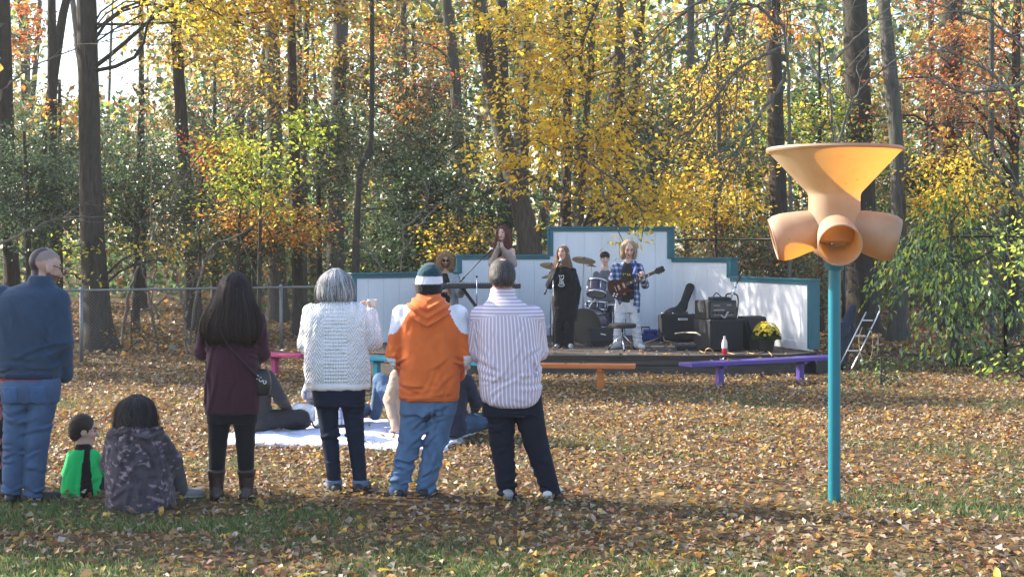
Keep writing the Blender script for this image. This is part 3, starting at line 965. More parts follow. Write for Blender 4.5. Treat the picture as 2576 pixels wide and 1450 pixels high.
bare('dead_sapling', 'tangle of pale bare twigs in front of the centre holly', [[(1000, 890), (1005, 700), (1010, 560), (950, 440), (900, 380)], [(1005, 650), (1060, 560), (1120, 500), (1180, 450)], [(1002, 720), (940, 650), (900, 600)], [(1008, 580), (1070, 520), (1090, 420)]], 27, 7, .022, 2, 9, .1)
bare('bare_sapling', 'thin bare stems by the fence right of the thick left trunk', [[(400, 900), (395, 760), (430, 600), (470, 560)], [(398, 800), (360, 690), (350, 560)], [(396, 770), (440, 720), (520, 690)]], 25.8, 8, .02, 2, 6, .05)
bare('bare_sapling', 'upright bare stems behind the fence near the maroon sweater', [[(470, 905), (465, 760), (440, 650), (430, 520)], [(468, 800), (500, 700), (560, 640)], [(467, 780), (450, 720), (400, 690)]], 25.2, 9, .02, 2, 6, .02)
bare('bare_sapling', 'leafless stems behind the stage wall below the big leaning trunk', [[(1395, 890), (1400, 640), (1420, 480), (1500, 300), (1560, 170)], [(1398, 650), (1370, 500), (1330, 420)], [(1402, 600), (1470, 480), (1540, 420)]], 27.6, 10, .02, 2, 6, .05)

# --- the far wood: one mass of trunks and leaves
rg = np.random.default_rng(77)
K = 80
dd = rg.uniform(46, 95, K)
xx = rg.uniform(-.5, .5, K) * dd
hh = rg.uniform(9, 22, K)
A = np.stack([xx, dd, ground_z(xx, dd) - .1], -1)
Bt = A + np.stack([rg.normal(0, .8, K), rg.normal(0, .5, K), hh], -1)
tr = arcs(A, Bt, 7, rg, .0, .012)
v, f = multi_tube(tr, np.linspace(1, .5, 7)[None] * rg.uniform(.08, .2, K)[:, None], 7)
K2 = 900
ti = rg.integers(0, K, K2)
tt = rg.integers(2, 7, K2)
A2 = tr[ti, tt]
B2 = A2 + np.stack([rg.normal(0, 1.4, K2), rg.normal(0, 1, K2), rg.uniform(.2, 1.6, K2)], -1)
v2, f2 = multi_tube(arcs(A2, B2, 5, rg, .05, .06), np.linspace(1, .3, 5)[None] * np.full(K2, .03)[:, None], 3)
far = empty('distant_woods', (0, 60, 0))
tag(far, 'pale mass of distant autumn woods behind all the nearer trees', 'woods', kind='stuff')
o = link('distant_trunks', raw_mesh('distant_trunks', np.vstack([v, v2]) - np.array([0, 60, 0]), np.vstack([f, f2 + len(v)])), BARKG, far)
tag(o, kind='stuff')
n = 335000
d_ = rg.uniform(41, 92, n)
x_ = rg.uniform(-.43, .43, n) * d_
z_ = rg.uniform(0, 1, n) ** .95 * (4.5 + .19 * d_)
P = np.stack([x_, d_, z_], -1)
cl = snoise(P, (.55, .35, .8), 91, 3) + rg.normal(0, .22, n)
left_gap = np.exp(-((x_ / d_ + .295) / .036) ** 2) * (z_ > 4.6 + .05 * d_) * 1.8
k = cl > (-.05 + .012 * np.clip(z_ - 5, -3, 12) + left_gap)
P = P[k]
n = len(P)
hf = P[:, 2] + 2.0 * snoise(P, .25, 93, 2)
hue = snoise(P, (.22, .1, .2), 94, 2)
cA = pick({'olive': 2, 'holly': 7, 'green': 2}, n, rg)
cB = pick({'orange': .5, 'pale': 4, 'gold': 1, 'red': .3, 'olive': 2, 'lime': .5}, n, rg)
cC = pick({'gold': 1, 'yellow': 1, 'lime': 1, 'pale': 2, 'olive': 1}, n, rg)
sel = rg.uniform(0, 1, n)
cols = np.where((sel < np.clip(1.0 - .052 * hf, .42, .93))[:, None], cA, np.where((hue + rg.normal(0, .3, n) > .1)[:, None], cC, cB))
V, F, C = leaf_arrays(P - np.array([0, 60, 0]), unit(n, rg) - np.array([0, 0, .3]), unit(n, rg) * .7 + np.array([0, 0, 1.0]), rg.uniform(.16, .37, n), rg.uniform(.6, .9, n), rg.uniform(-.05, .2, n), cols)
o = link('distant_foliage', raw_mesh('distant_foliage', V, F, False, C), LEAF, far)
tag(o, kind='stuff')

# --- the wood goes on to the left of the picture, beyond the fence; two unseen trees are added for their shade
rg = np.random.default_rng(78)
K = 46
xx = rg.uniform(-30, -10.5, K)
dd = rg.uniform(25.5, 38, K) + np.clip(-xx - 12, 0, 20) * .05
hh = rg.uniform(9, 16, K)
A = np.stack([xx, dd, ground_z(xx, dd) - .1], -1)
Bt = A + np.stack([rg.normal(0, .5, K), rg.normal(0, .4, K), hh], -1)
tr = arcs(A, Bt, 7, rg, .0, .012)
v, f = multi_tube(tr, np.linspace(1, .45, 7)[None] * rg.uniform(.12, .24, K)[:, None], 8)
ns = 600
ti = rg.integers(0, K, ns)
S = tr[ti, rg.integers(1, 7, ns)] + unit(ns, rg) * rg.uniform(.4, 2.3, ns)[:, None]
S[:, 0] = np.minimum(S[:, 0], -.37 * S[:, 1] - .3)
shade_crowns = np.array([-10.8, 12.3, 5.0]) + unit(240, rg) * np.array([3.8, .6, 1.0]) * rg.uniform(.3, 1, (240, 1)) ** .5  # unseen lawn tree crown, added to cast a shade band across the foreground
shade_crowns[:, 0] = np.minimum(shade_crowns[:, 0], -5.6)
bench_shade = np.array([-11.2, 22.9, 7.0]) + unit(420, rg) * np.array([2.3, 1.0, 3.4]) * rg.uniform(.3, 1, (420, 1)) ** .4  # second unseen crown, added to shade the strip around the benches
bench_shade[:, 0] = np.minimum(bench_shade[:, 0], -.37 * bench_shade[:, 1] - .3)
shade_crowns = np.vstack([shade_crowns, bench_shade])
S = np.vstack([S, shade_crowns])
ns = len(S)
n = ns * 20
P = np.repeat(S, 20, 0) + rg.normal(0, .34, (n, 3))
V, F, C = leaf_arrays(P, unit(n, rg), unit(n, rg) * .7 + np.array([0, 0, 1.0]), rg.uniform(.13, .24, n), rg.uniform(.6, .9, n), rg.uniform(0, .2, n), pick({'gold': 2, 'olive': 2, 'holly': 2}, n, rg))
tq = arcs(np.array([[-10.8, 12.3, -.1], [-11.2, 22.9, -.1]]), np.array([[-10.6, 12.3, 6.0], [-11.0, 22.9, 9.0]]), 7, rg, 0, .02)  # stems of the two added shade trees
v2, f2 = multi_tube(tq, np.repeat(np.linspace(.2, .08, 7)[None], 2, 0), 8)
f = np.vstack([f, f2 + len(v)])
v = np.vstack([v, v2])
le = empty('woodland_edge_and_shade_trees', (-18, 30, 0))
tag(le, 'edge of the wood going on along the fence to the left, and two unseen trees added for shade', 'woods', kind='stuff')
sh_ = np.array([-18, 30, 0])
tag(link('edge_and_shade_trunks', raw_mesh('edge_and_shade_trunks', v - sh_, f), BARK, le), kind='stuff')
tag(link('edge_and_shade_foliage', raw_mesh('edge_and_shade_foliage', V - sh_, F, False, C), LEAF, le), kind='stuff')

# --- autumn air between the trees
hz = MB().box((0, 85, 14.5), (350, 304, 31)).build('haze', None)
hm_ = bpy.data.materials.new('haze_air')
hm_.use_nodes = True
hn = hm_.node_tree
hn.nodes.remove(hn.nodes['Principled BSDF'])
pv_ = hn.nodes.new('ShaderNodeVolumePrincipled')
pv_.inputs['Color'].default_value = (.93, .95, 1, 1)
pv_.inputs['Density'].default_value = .0006
pv_.inputs['Anisotropy'].default_value = .45
hn.links.new(pv_.outputs[0], hn.nodes['Material Output'].inputs['Volume'])
hz.data.materials.append(hm_)
tag(hz, 'pale autumn haze in the air between the trees', 'haze', kind='stuff')

# ================================================================= stage, wall, fences, benches
TEAL = mat('teal_paint', (.012, .115, .15), .38, var=.14, vscale=5, bump=.08, bscale=40)
WHITEP = mat('white_siding', (.74, .74, .76), .55, var=.07, vscale=2.5, bump=.12, bscale=30, stretch=(1, 1, .25))
DECK = mat('weathered_deck', (.062, .05, .04), .85, var=.45, vscale=5, bump=.5, bscale=25, stretch=(.4, 5, 5))
FASCIA = mat('weathered_fascia', (.066, .056, .048), .9, var=.4, vscale=6, bump=.5, bscale=25, stretch=(.4, 4, 4))
DECK_Z = .28
# wall corner points (photo column, depth)
WP = [(885, 23.6), (1150, 25.2), (1380, 26.2), (1692, 26.2), (1840, 24.8), (2042, 21.9)]
WT = [1.428, 1.73, 2.24, 1.68, 1.36]
wxy = [(WX(px, d), d) for px, d in WP]
stage = empty('stage', (0, 22, 0), 0, 'low dark wooden stage platform in front of the white stepped wall', 'stage')
front = [(wxy[0][0] - .05, 22.4), (-1.7, 21.35), (.2, 21.05), (2.6, 21.02), (4.05, 21.2), (4.62, 21.75)]
poly = [(x, y - 22) for x, y in front] + [(x, y - 22) for x, y in reversed(wxy)]
MB().prism(poly, frame((0, 0, DECK_Z - .045), (1, 0, 0), (0, 1, 0)), .045).build('deck', DECK, stage)
for a, b_ in zip(front[:-1], front[1:]):
    L = math.hypot(b_[0] - a[0], b_[1] - a[1])
    an = math.atan2(b_[1] - a[1], b_[0] - a[0])
    cxm, cym = (a[0] + b_[0]) / 2, (a[1] + b_[1]) / 2 - 22
    nx, ny = math.sin(an), -math.cos(an)
    for (z0, z1, off) in ((.145, .232, -.012), (-.03, .135, .0)):
        MB().box((cxm - nx * (.045 + off), cym - ny * (.045 + off), (z0 + z1) / 2), (L - .006, .035, z1 - z0), (0, 0, an), .004).build('fascia_board', FASCIA, stage)
    # nosing plank along the front edge
    MB().box((cxm - nx * .05, cym - ny * .05, DECK_Z + .004), (L - .01, .13, .02), (0, 0, an), .004).build('edge_plank', DECK, stage)

wall = empty('stage_wall', (0, 25, DECK_Z), 0, 'white stepped stage wall of vertical boards with teal trim', 'wall')
for k in range(5):
    a, b_ = np.array(wxy[k]), np.array(wxy[k + 1])
    L = np.linalg.norm(b_ - a)
    an = math.atan2(*(b_ - a)[::-1])
    u = (b_ - a) / L
    nrm = np.array([u[1], -u[0]])            # towards the audience
    top = WT[k] - DECK_Z
    zb = .01

    def loc(t, off, z):
        p = a + u * t + nrm * off
        return (p[0], p[1] - 25, z)
    nb = max(3, round(L / .31))
    w = L / nb
    for q in range(nb):
        MB().box(loc((q + .5) * w, 0, (zb + top) / 2), (w - .005, .018, top - zb), (0, 0, an)).build('siding_board', WHITEP, wall)
    MB().box(loc(L / 2, -.014, (zb + top) / 2 - .01), (L - .02, .018, top - zb - .03), (0, 0, an)).build('backing_panel', WHITEP, wall)
    MB().box(loc(L / 2, .016, zb + .07), (L - .03, .014, .13), (0, 0, an), .003).build('skirting_board', WHITEP, wall)
    # teal frame: cap, front trim, exposed ends
    MB().box(loc(L / 2, -.035, top + .02), (L + .10, .17, .035), (0, 0, an), .004).build('cap_board', TEAL, wall)
    MB().box(loc(L / 2, .019, top - .028), (L + .02, .02, .055), (0, 0, an), .003).build('trim_board', TEAL, wall)
    lo_l = WT[k - 1] - DECK_Z if k > 0 and WT[k - 1] < WT[k] else (zb if k == 0 else None)
    lo_r = WT[k + 1] - DECK_Z if k < 4 and WT[k + 1] < WT[k] else (zb if k == 4 else None)
    if lo_l is not None:
        MB().box(loc(-.012, -.03, (lo_l + top) / 2 + .018), (.035, .15, top - lo_l - .03), (0, 0, an), .003).build('end_board', TEAL, wall)
        MB().box(loc(.045, .0195, (lo_l + top) / 2 - .01), (.075, .021, top - lo_l - .09 + (.055 if lo_l > .1 else 0)), (0, 0, an), .003).build('trim_board', TEAL, wall)
    if lo_r is not None:
        MB().box(loc(L + .012, -.03, (lo_r + top) / 2 + .018), (.035, .17, top - lo_r - .03), (0, 0, an), .003).build('end_board', TEAL, wall)
        MB().box(loc(L - .05, .0195, (lo_r + top) / 2 - .01), (.11, .021, top - lo_r - .09 + (.055 if lo_r > .1 else 0)), (0, 0, an), .003).build('trim_board', TEAL, wall)

GALV = mat('galvanised_steel', (.2, .205, .21), .5, .5, var=.15, vscale=12)
BLACKM = mat('black_metal', (.012, .012, .013), .4, .3, var=.1)


def chain_fence(label, P, zt, posts, m, r=.024, wire=.0013, cell=.058):
    """P: ground line; posts at its corners plus extras; real wire diamonds between"""
    o0 = np.array([P[0][0], P[0][1], 0])
    e = empty('chain_link_fence', o0, 0, label, 'fence')
    P = np.array([(x, y, 0.0) for x, y in P])
    MB().tube(P - o0 + np.array([0, 0, zt]), r * .85, 8).build('top_rail', m, e, True)
    for (x, y) in posts:
        mb = MB().tube([(x - o0[0], y - o0[1], -.1), (x - o0[0], y - o0[1], zt + .01)], r * 1.25, 10)
        mb.lathe([(r * 1.4, 0), (r * 1.4, .03), (r * .7, .055), (0, .06)], 10, frame((x - o0[0], y - o0[1], zt - .0), (1, 0, 0), (0, 1, 0)))
        mb.build('post', m, e, True)
    Vs, Fs, n0 = [], [], 0
    for a, b_ in zip(P[:-1], P[1:]):
        L = np.linalg.norm(b_ - a)
        u = (b_ - a) / L
        nz = int(zt / cell)
        h = nz * cell
        for sgn in (1, -1):
            s0 = np.arange(-h, L + h, cell * 1.0)
            if sgn > 0:
                t0, t1 = s0, s0 + h
            else:
                t0, t1 = s0 + h, s0
            z0 = np.zeros_like(s0) + .03
            z1 = z0 + h - .03
            # clip to 0..L
            k = (np.maximum(t0, t1) > 0) & (np.minimum(t0, t1) < L)
            t0, t1, z0, z1 = t0[k], t1[k], z0[k], z1[k]
            sl = (z1 - z0) / (t1 - t0)
            n0_, n1_ = np.clip(t0, 0, L), np.clip(t1, 0, L)
            z0, z1 = z0 + (n0_ - t0) * sl, z1 + (n1_ - t1) * sl
            A = a + u * n0_[:, None]
            A[:, 2] = z0
            Bq = a + u * n1_[:, None]
            Bq[:, 2] = z1
            A[:, 1] -= .02 + sgn * .002
            Bq[:, 1] -= .02 + sgn * .002
            v, f = multi_tube(np.stack([A, Bq], 1) - o0, np.full((len(A), 2), wire), 3)
            Vs.append(v); Fs.append(f + n0); n0 += len(v)
    tag(link('wire_mesh', raw_mesh('wire_mesh', np.concatenate(Vs), np.concatenate(Fs)), m, e), kind='stuff')
    return e


fl = [(WX(-260, 22.2), 22.2), (WX(205, 23.1), 23.1), (WX(707, 25.2), 25.2), (WX(905, 26.0), 26.0)]
chain_fence('grey chain link fence with round top rail along the wood on the left', fl, 1.19, [fl[0], fl[1], fl[2]], GALV)
fr = [(WX(1500, 30.2), 30.2), (WX(1800, 28.6), 28.6), (WX(2122, 26.4), 26.4), (WX(2529, 22.2), 22.2), (WX(2760, 20.6), 20.6)]
chain_fence('tall black chain link fence behind the right side of the stage wall', fr, 2.06, fr, BLACKM, .026)


# ---- benches
def bench(label, colr, A, Bp, wid, z, legs, nm):
    m = mat(nm, colr, .42, var=.16, vscale=7, bump=.12, bscale=22, stretch=(.5, 4, 4))
    A, Bp = np.array(A), np.array(Bp)
    L = np.linalg.norm(Bp - A)
    an = math.atan2(*(Bp - A)[::-1])
    e = empty('bench', (*A, 0), an, label, 'bench', 'painted plank benches in front of the stage')
    MB().box((L / 2, 0, z - .026), (L, wid, .052), (0, 0, 0), .007).build('seat', m, e)
    for t in legs:
        mb = MB().box((t * L, 0, (z - .09) / 2 - .06), (.085, .085, z - .09 + .12), (0, 0, 0), .006)
        mb.build('leg', m, e)
        MB().box((t * L, 0, z - .072), (.07, wid * .82, .038), (0, 0, 0), .005).build('cross_support', m, e)
    return e


bench('purple plank bench in front of the right stage end', (.07, .035, .25), (WX(1722, 19.1), 19.05), (WX(2095, 20.5), 20.45), .3, .335, (.22, .76), 'purple_paint')
bench('orange plank bench half hidden by the man in the striped shirt', (.55, .16, .035), (WX(1235, 19.0), 19.0), (WX(1598, 18.75), 18.75), .3, .34, (.2, .76), 'orange_paint')
bench('turquoise plank bench behind the white sweater and orange hoodie', (.015, .30, .42), (WX(912, 20.4), 20.4), (WX(1222, 19.3), 19.3), .3, .335, (.12, .8), 'turquoise_paint')
bench('magenta plank bench behind the woman in maroon', (.42, .025, .14), (WX(545, 21.6), 21.6), (WX(770, 20.7), 20.7), .3, .335, (.25, .66), 'magenta_paint')


# ---- playground talk funnel
TAN = None


def tan_plastic():
    m, nt, b, out = _nt('tan_plastic')
    N, L = nt.nodes, nt.links
    tc = N.new('ShaderNodeTexCoord')
    nz = N.new('ShaderNodeTexNoise')
    nz.inputs['Scale'].default_value = 7
    nz.inputs['Detail'].default_value = 8
    L.new(tc.outputs['Object'], nz.inputs['Vector'])
    rp = N.new('ShaderNodeValToRGB')
    e = rp.color_ramp.elements
    e[0].position, e[0].color = .25, (.33, .255, .17, 1)
    e[1].position, e[1].color = .6, (.43, .345, .235, 1)
    L.new(nz.outputs['Fac'], rp.inputs[0])
    n2 = N.new('ShaderNodeTexNoise')
    n2.inputs['Scale'].default_value = 26
    n2.inputs['Detail'].default_value = 3
    L.new(tc.outputs['Object'], n2.inputs['Vector'])
    sp = N.new('ShaderNodeMapRange')
    sp.inputs['From Min'].default_value, sp.inputs['From Max'].default_value = .70, .76
    L.new(n2.outputs['Fac'], sp.inputs['Value'])
    mx = N.new('ShaderNodeMix')
    mx.data_type = 'RGBA'
    mx.inputs[7].default_value = (.12, .06, .03, 1)
    L.new(sp.outputs[0], mx.inputs[0])
    L.new(rp.outputs[0], mx.inputs[6])
    L.new(mx.outputs[2], b.inputs['Base Color'])
    b.inputs['Roughness'].default_value = .5
    tr = N.new('ShaderNodeBsdfTranslucent')
    tr.inputs[0].default_value = (1.0, .40, .05, 1)
    ms = N.new('ShaderNodeMixShader')
    ms.inputs[0].default_value = .28
    L.new(b.outputs[0], ms.inputs[1])
    L.new(tr.outputs[0], ms.inputs[2])
    L.new(ms.outputs[0], out.inputs['Surface'])
    return m


TAN = tan_plastic()
CHROME0 = mat('bolt_steel', (.4, .4, .42), .35, .9)
DF = gd(1258)
ppmF = FPX / DF
fun = empty('talk_funnel', (WX(2098, DF), DF, 0), 0, 'tan plastic playground funnel with four horn tubes on a teal post', 'playground toy')


def fz(py):
    return (1258 - py) / ppmF


pz = fz(668)
MB().tube([(0, 0, -.1), (0, 0, pz)], .0445, 28).build('post', mat('teal_post', (.008, .16, .21), .3, var=.08, vscale=4), fun, 'auto')
MB().lathe([(.046, pz - .03), (.066, pz - .03), (.074, pz + .03), (.074, pz + .065), (.02, pz + .07)], 28).build('collar', TEAL, fun, 'auto')
for q in range(4):
    a_ = q * PI / 2 + .7
    MB().lathe([(0, 0), (.009, 0), (.009, .006), (0, .008)], 10, frame((.074 * math.cos(a_), .074 * math.sin(a_), pz + .045), (-math.sin(a_), math.cos(a_), 0), (0, 0, 1))).build('bolt', CHROME0, fun)
# one skin (light passes through a single wall)
zn, zr = fz(490), fz(376)
prof = [(.0, fz(612)), (.16, fz(611)), (.182, fz(606)), (.185, fz(590)), (.185, zn - .01), (.192, zn + .015), (.22, zn + .045), (.468, zr - .02), (.478, zr - .008), (.478, zr + .004), (.466, zr + .006)]
bw = MB().lathe(prof, 56)
bw.build('bowl', TAN, fun, 'auto')
MB().lathe([(.484, zr - .018), (.492, zr - .004), (.484, zr + .012), (.468, zr + .012), (.466, zr - .004)], 56).build('rim', TAN, fun, 'auto')
for q, (az, tl, ln) in enumerate(((-97, 20, .43), (-7, 15, .45), (173, 15, .45), (83, 15, .42))):
    a = math.radians(az)
    t = math.radians(tl)
    ax = Vector((math.cos(a) * math.cos(t), math.sin(a) * math.cos(t), -math.sin(t)))
    sidev = Vector((-math.sin(a), math.cos(a), 0))
    M = frame(Vector((0, 0, fz(562 if q else 566))) + ax * 0.0, sidev, ax.cross(sidev))
    pr = [(.125, .12), (.138, .2), (.148, .32), (.151, ln - .02), (.15, ln)]
    if q in (1, 2):
        pr = [(.13, .12), (.15, .2), (.165, .3), (.172, ln - .09), (.168, ln - .03), (.152, ln)]
    h = MB().lathe(pr, 40, M)
    h.build('horn_tube', TAN, fun, 'auto')
    MB().lathe([(.143, ln - .012), (.143, ln), (.149, ln + .006), (.155, ln), (.155, ln - .012)], 40, M).build('horn_lip', TAN, fun, 'auto')

# ================================================================= figures: blended solids meshed with surface nets
def prim_eval(p, X):
    t = p[0]
    if t == 'c':
        a, b_, ra, rb = (np.asarray(p[1], float), np.asarray(p[2], float), p[3], p[4])
        ab = b_ - a
        L2 = (ab @ ab) + 1e-12
        h = np.clip(((X - a) @ ab) / L2, 0, 1)
        dv = X - a - h[..., None] * ab
        if len(p) > 6 and p[6] is not None:                 # flattened across direction p[6][0] by factor p[6][1]
            n, s = np.asarray(p[6][0], float), p[6][1]
            dv = dv + (1 / s - 1) * (dv @ n)[..., None] * n
            return (np.sqrt((dv ** 2).sum(-1)) - (ra + (rb - ra) * h)) * min(1, s * 1.2)
        return np.sqrt((dv ** 2).sum(-1)) - (ra + (rb - ra) * h)
    if t == 'e':
        r = np.asarray(p[2], float)
        q = X - np.asarray(p[1], float)
        if len(p) > 6 and p[6] is not None:
            q = q @ np.asarray(p[6], float)                 # columns are local axes
        k0 = np.sqrt(((q / r) ** 2).sum(-1))
        k1 = np.sqrt(((q / (r * r)) ** 2).sum(-1)) + 1e-9
        return k0 * (k0 - 1) / k1
    if t == 'l':
        S = p[1]                                            # rows z, cx, cy, rx, ry, n
        z = X[..., 2]
        cx, cy_, rx, ry, n = (np.interp(z, S[:, 0], S[:, c]) for c in (1, 2, 3, 4, 5))
        ux, uy = np.abs(X[..., 0] - cx) / rx, np.abs(X[..., 1] - cy_) / ry
        rho = (ux ** n + uy ** n) ** (1 / n)
        d = (rho - 1) * np.minimum(rx, ry)
        return np.maximum(d, np.maximum(z - S[-1, 0], S[0, 0] - z))
    raise ValueError(t)


def prim_box(p):
    if p[0] == 'c':
        a, b_ = np.asarray(p[1], float), np.asarray(p[2], float)
        r = max(p[3], p[4])
        return np.minimum(a, b_) - r, np.maximum(a, b_) + r
    if p[0] == 'e':
        r = np.max(p[2]) if len(p) > 6 and p[6] is not None else np.asarray(p[2])
        return np.asarray(p[1]) - r, np.asarray(p[1]) + r
    S = p[1]
    return (np.array([(S[:, 1] - S[:, 3]).min(), (S[:, 2] - S[:, 4]).min(), S[0, 0]]),
            np.array([(S[:, 1] + S[:, 3]).max(), (S[:, 2] + S[:, 4]).max(), S[-1, 0]]))


def cone(a, b_, ra, rb, k=None, flat=None):
    return ('c', a, b_, ra, rb, k, flat)


def ell(c, r, k=None, R=None):
    return ('e', c, r, None, None, k, R)


def loft(rows, k=None, fine=60):
    """rows: z, cx, cy, rx, ry[, n], smoothly interpolated"""
    S = np.array([list(r) + [2.3] * (6 - len(r)) for r in rows], float)
    S = S[np.argsort(S[:, 0])]
    t = np.linspace(0, 1, fine)
    C = bez(S, max(2, fine // (len(S) - 1)))
    C[:, 3:5] = np.maximum(C[:, 3:5], .004)
    C = C[np.argsort(C[:, 0])]
    return ('l', C, None, None, None, k)


def sdf_grid(prims, vox, k=.03, disp=None, sub=(), pad=.03):
    B_ = [prim_box(p) for p in prims]
    lo = np.min([b[0] for b in B_], 0) - pad - 2 * vox
    hi = np.max([b[1] for b in B_], 0) + pad + 2 * vox
    n = np.ceil((hi - lo) / vox).astype(int) + 1
    ax = [lo[i] + np.arange(n[i]) * vox for i in range(3)]
    F = np.full(n, .5, np.float32)

    def sub_block(p, m):
        b0, b1 = prim_box(p)
        i0 = np.maximum(((b0 - m - lo) / vox).astype(int), 0)
        i1 = np.minimum(np.ceil((b1 + m - lo) / vox).astype(int) + 1, n)
        if np.any(i1 <= i0):
            return None, None
        sl = tuple(slice(i0[q], i1[q]) for q in range(3))
        G = np.stack(np.meshgrid(*[ax[q][sl[q]] for q in range(3)], indexing='ij'), -1)
        return sl, G
    for p in prims:
        kk = p[5] if len(p) > 5 and p[5] is not None else k
        sl, G = sub_block(p, kk + 3 * vox)
        if sl is None:
            continue
        d = prim_eval(p, G)
        a = F[sl]
        h = np.maximum(kk - np.abs(a - d), 0) / kk
        F[sl] = np.minimum(a, d) - h * h * kk * .25
    for p in sub:
        sl, G = sub_block(p, 3 * vox)
        if sl is not None:
            F[sl] = np.maximum(F[sl], -prim_eval(p, G))
    if disp is not None:
        idx = np.argwhere(np.abs(F) < .05)
        pts = lo + idx * vox
        F[tuple(idx.T)] -= disp(pts)
    return F, lo


def surface_nets(F, lo, vox):
    ins = F < 0
    n = np.array(F.shape)
    c = [ins[dx:n[0] - 1 + dx, dy:n[1] - 1 + dy, dz:n[2] - 1 + dz] for dx in (0, 1) for dy in (0, 1) for dz in (0, 1)]
    s = sum(x.astype(np.int8) for x in c)
    act = (s > 0) & (s < 8)
    idx = np.argwhere(act)
    vid = np.full(act.shape, -1, np.int32)
    vid[tuple(idx.T)] = np.arange(len(idx))
    corners = np.array([(dx, dy, dz) for dx in (0, 1) for dy in (0, 1) for dz in (0, 1)])
    val = np.stack([F[tuple((idx + cc).T)] for cc in corners], 1)
    acc = np.zeros((len(idx), 3))
    cnt = np.zeros(len(idx))
    for a in range(8):
        for b_ in range(a + 1, 8):
            if np.abs(corners[a] - corners[b_]).sum() != 1:
                continue
            va, vb = val[:, a], val[:, b_]
            m = (va < 0) != (vb < 0)
            t = np.where(m, va / np.where(m, va - vb, 1), 0)
            acc += m[:, None] * (corners[a] + t[:, None] * (corners[b_] - corners[a]))
            cnt += m
    V = lo + (idx + acc / cnt[:, None]) * vox
    Q = []
    for axis in range(3):
        o1, o2 = [(1, 2), (2, 0), (0, 1)][axis]
        e0 = [slice(None)] * 3
        e1 = [slice(None)] * 3
        e0[axis] = slice(0, n[axis] - 1)
        e1[axis] = slice(1, n[axis])
        a, b_ = ins[tuple(e0)], ins[tuple(e1)]
        ch = np.argwhere(a != b_)
        ch = ch[(ch[:, o1] > 0) & (ch[:, o2] > 0) & (ch[:, o1] < n[o1] - 1) & (ch[:, o2] < n[o2] - 1)]
        if not len(ch):
            continue
        flip = a[tuple(ch.T)]
        d1, d2 = np.zeros(3, int), np.zeros(3, int)
        d1[o1], d2[o2] = 1, 1
        q = np.stack([vid[tuple((ch - d1 - d2).T)], vid[tuple((ch - d2).T)], vid[tuple(ch.T)], vid[tuple((ch - d1).T)]], 1)
        q[~flip] = q[~flip][:, ::-1]
        Q.append(q)
    Q = np.concatenate(Q)
    return V, Q[(Q >= 0).all(1)]


def solid(name, prims, m, parent, vox=.012, k=.03, disp=None, color=None, sub=(), attrs=None, pad=.03, extra=None):
    F, lo = sdf_grid(prims, vox, k, disp, sub, pad)
    V, Q = surface_nets(F, lo, vox)
    col = color(V) if callable(color) else None
    at_ = attrs(V) if attrs else None
    Fs = [Q]
    if extra is not None:                                     # strands: extra vertices, faces and colours
        eV, eF, eC = extra
        if col is not None:
            col = np.vstack([col, eC])
        Fs = [np.vstack([Q, eF + len(V)])]
        V = np.vstack([V, eV])
    return link(name, raw_mesh(name, V, Fs, True, col, at_), m, parent)


def strands(S, n, rg, col, t0=(0, 2 * PI), z_lo=None, wave=.012, width=.004, off=(.96, 1.05), zvar=.06, segs=9, ragged=.3):
    """thin ribbons of hair lying on a loft"""
    C = S[1]
    zt, zb = C[-1, 0], C[0, 0]
    th = rg.uniform(*t0, n)
    t = np.linspace(0, 1, segs)
    z1 = zb + np.abs(rg.normal(0, zvar, n)) - zvar * ragged
    z = zt - .004 - t[None] ** 1.0 * (zt - z1)[:, None]
    zc = np.clip(z, zb, zt)
    cx, cy_, rx, ry = (np.interp(zc, C[:, 0], C[:, q]) for q in (1, 2, 3, 4))
    o = rg.uniform(*off, n)[:, None]
    ph = rg.uniform(0, 6.28, (n, 1))
    a = th[:, None] + (wave * 4) * np.sin(t[None] * rg.uniform(4, 9, (n, 1)) + ph) * t[None]
    P = np.stack([cx + rx * o * np.cos(a), cy_ + ry * o * np.sin(a), z], -1)
    P += (rg.normal(0, wave * .5, (n, 1, 3)) * t[None, :, None] ** 2)
    tang = np.stack([-np.sin(a), np.cos(a), 0 * a], -1)
    w = width * rg.uniform(.6, 1.5, (n, 1, 1)) * (1 - .7 * t[None, :, None] ** 2)
    V = np.stack([P - tang * w, P + tang * w], 2).reshape(-1, 3)
    i, j = np.meshgrid(np.arange(n), np.arange(segs - 1), indexing='ij')
    b_ = (i * segs + j) * 2
    F = np.stack([b_, b_ + 1, b_ + 3, b_ + 2], -1).reshape(-1, 4)
    cc = np.asarray(col)[rg.integers(0, len(col), n)] * rg.uniform(.75, 1.25, (n, 1))
    return V, F, np.repeat(cc, segs * 2, 0)


def merge_strands(*s):
    Vs, Fs, Cs, n = [], [], [], 0
    for v, f, c in s:
        Vs.append(v); Fs.append(f + n); Cs.append(c); n += len(v)
    return np.vstack(Vs), np.vstack(Fs), np.vstack(Cs)


# ---- cloth and skin materials
SKIN = mat('skin', (.5, .3, .22), .5, var=.08, vscale=14, attr=True, spec=.35)
CLOTH = mat('cloth', (.5, .5, .5), .85, var=.10, vscale=9, bump=.22, bscale=160, attr=True, spec=.15, sheen=.15)
DENIM = mat('denim', (.1, .15, .3), .85, var=.22, vscale=11, bump=.3, bscale=220, attr=True, spec=.15)
HAIRM = mat('hair', (.05, .03, .02), .55, var=.15, vscale=25, attr=True, spec=.25, bump=.3, bscale=50, stretch=(5, 5, .6))
LEATHER = mat('leather', (.03, .022, .02), .4, var=.2, vscale=10, bump=.15, bscale=60, attr=True)
RUBBER = mat('shoe', (.5, .5, .5), .55, var=.12, vscale=14, attr=True)


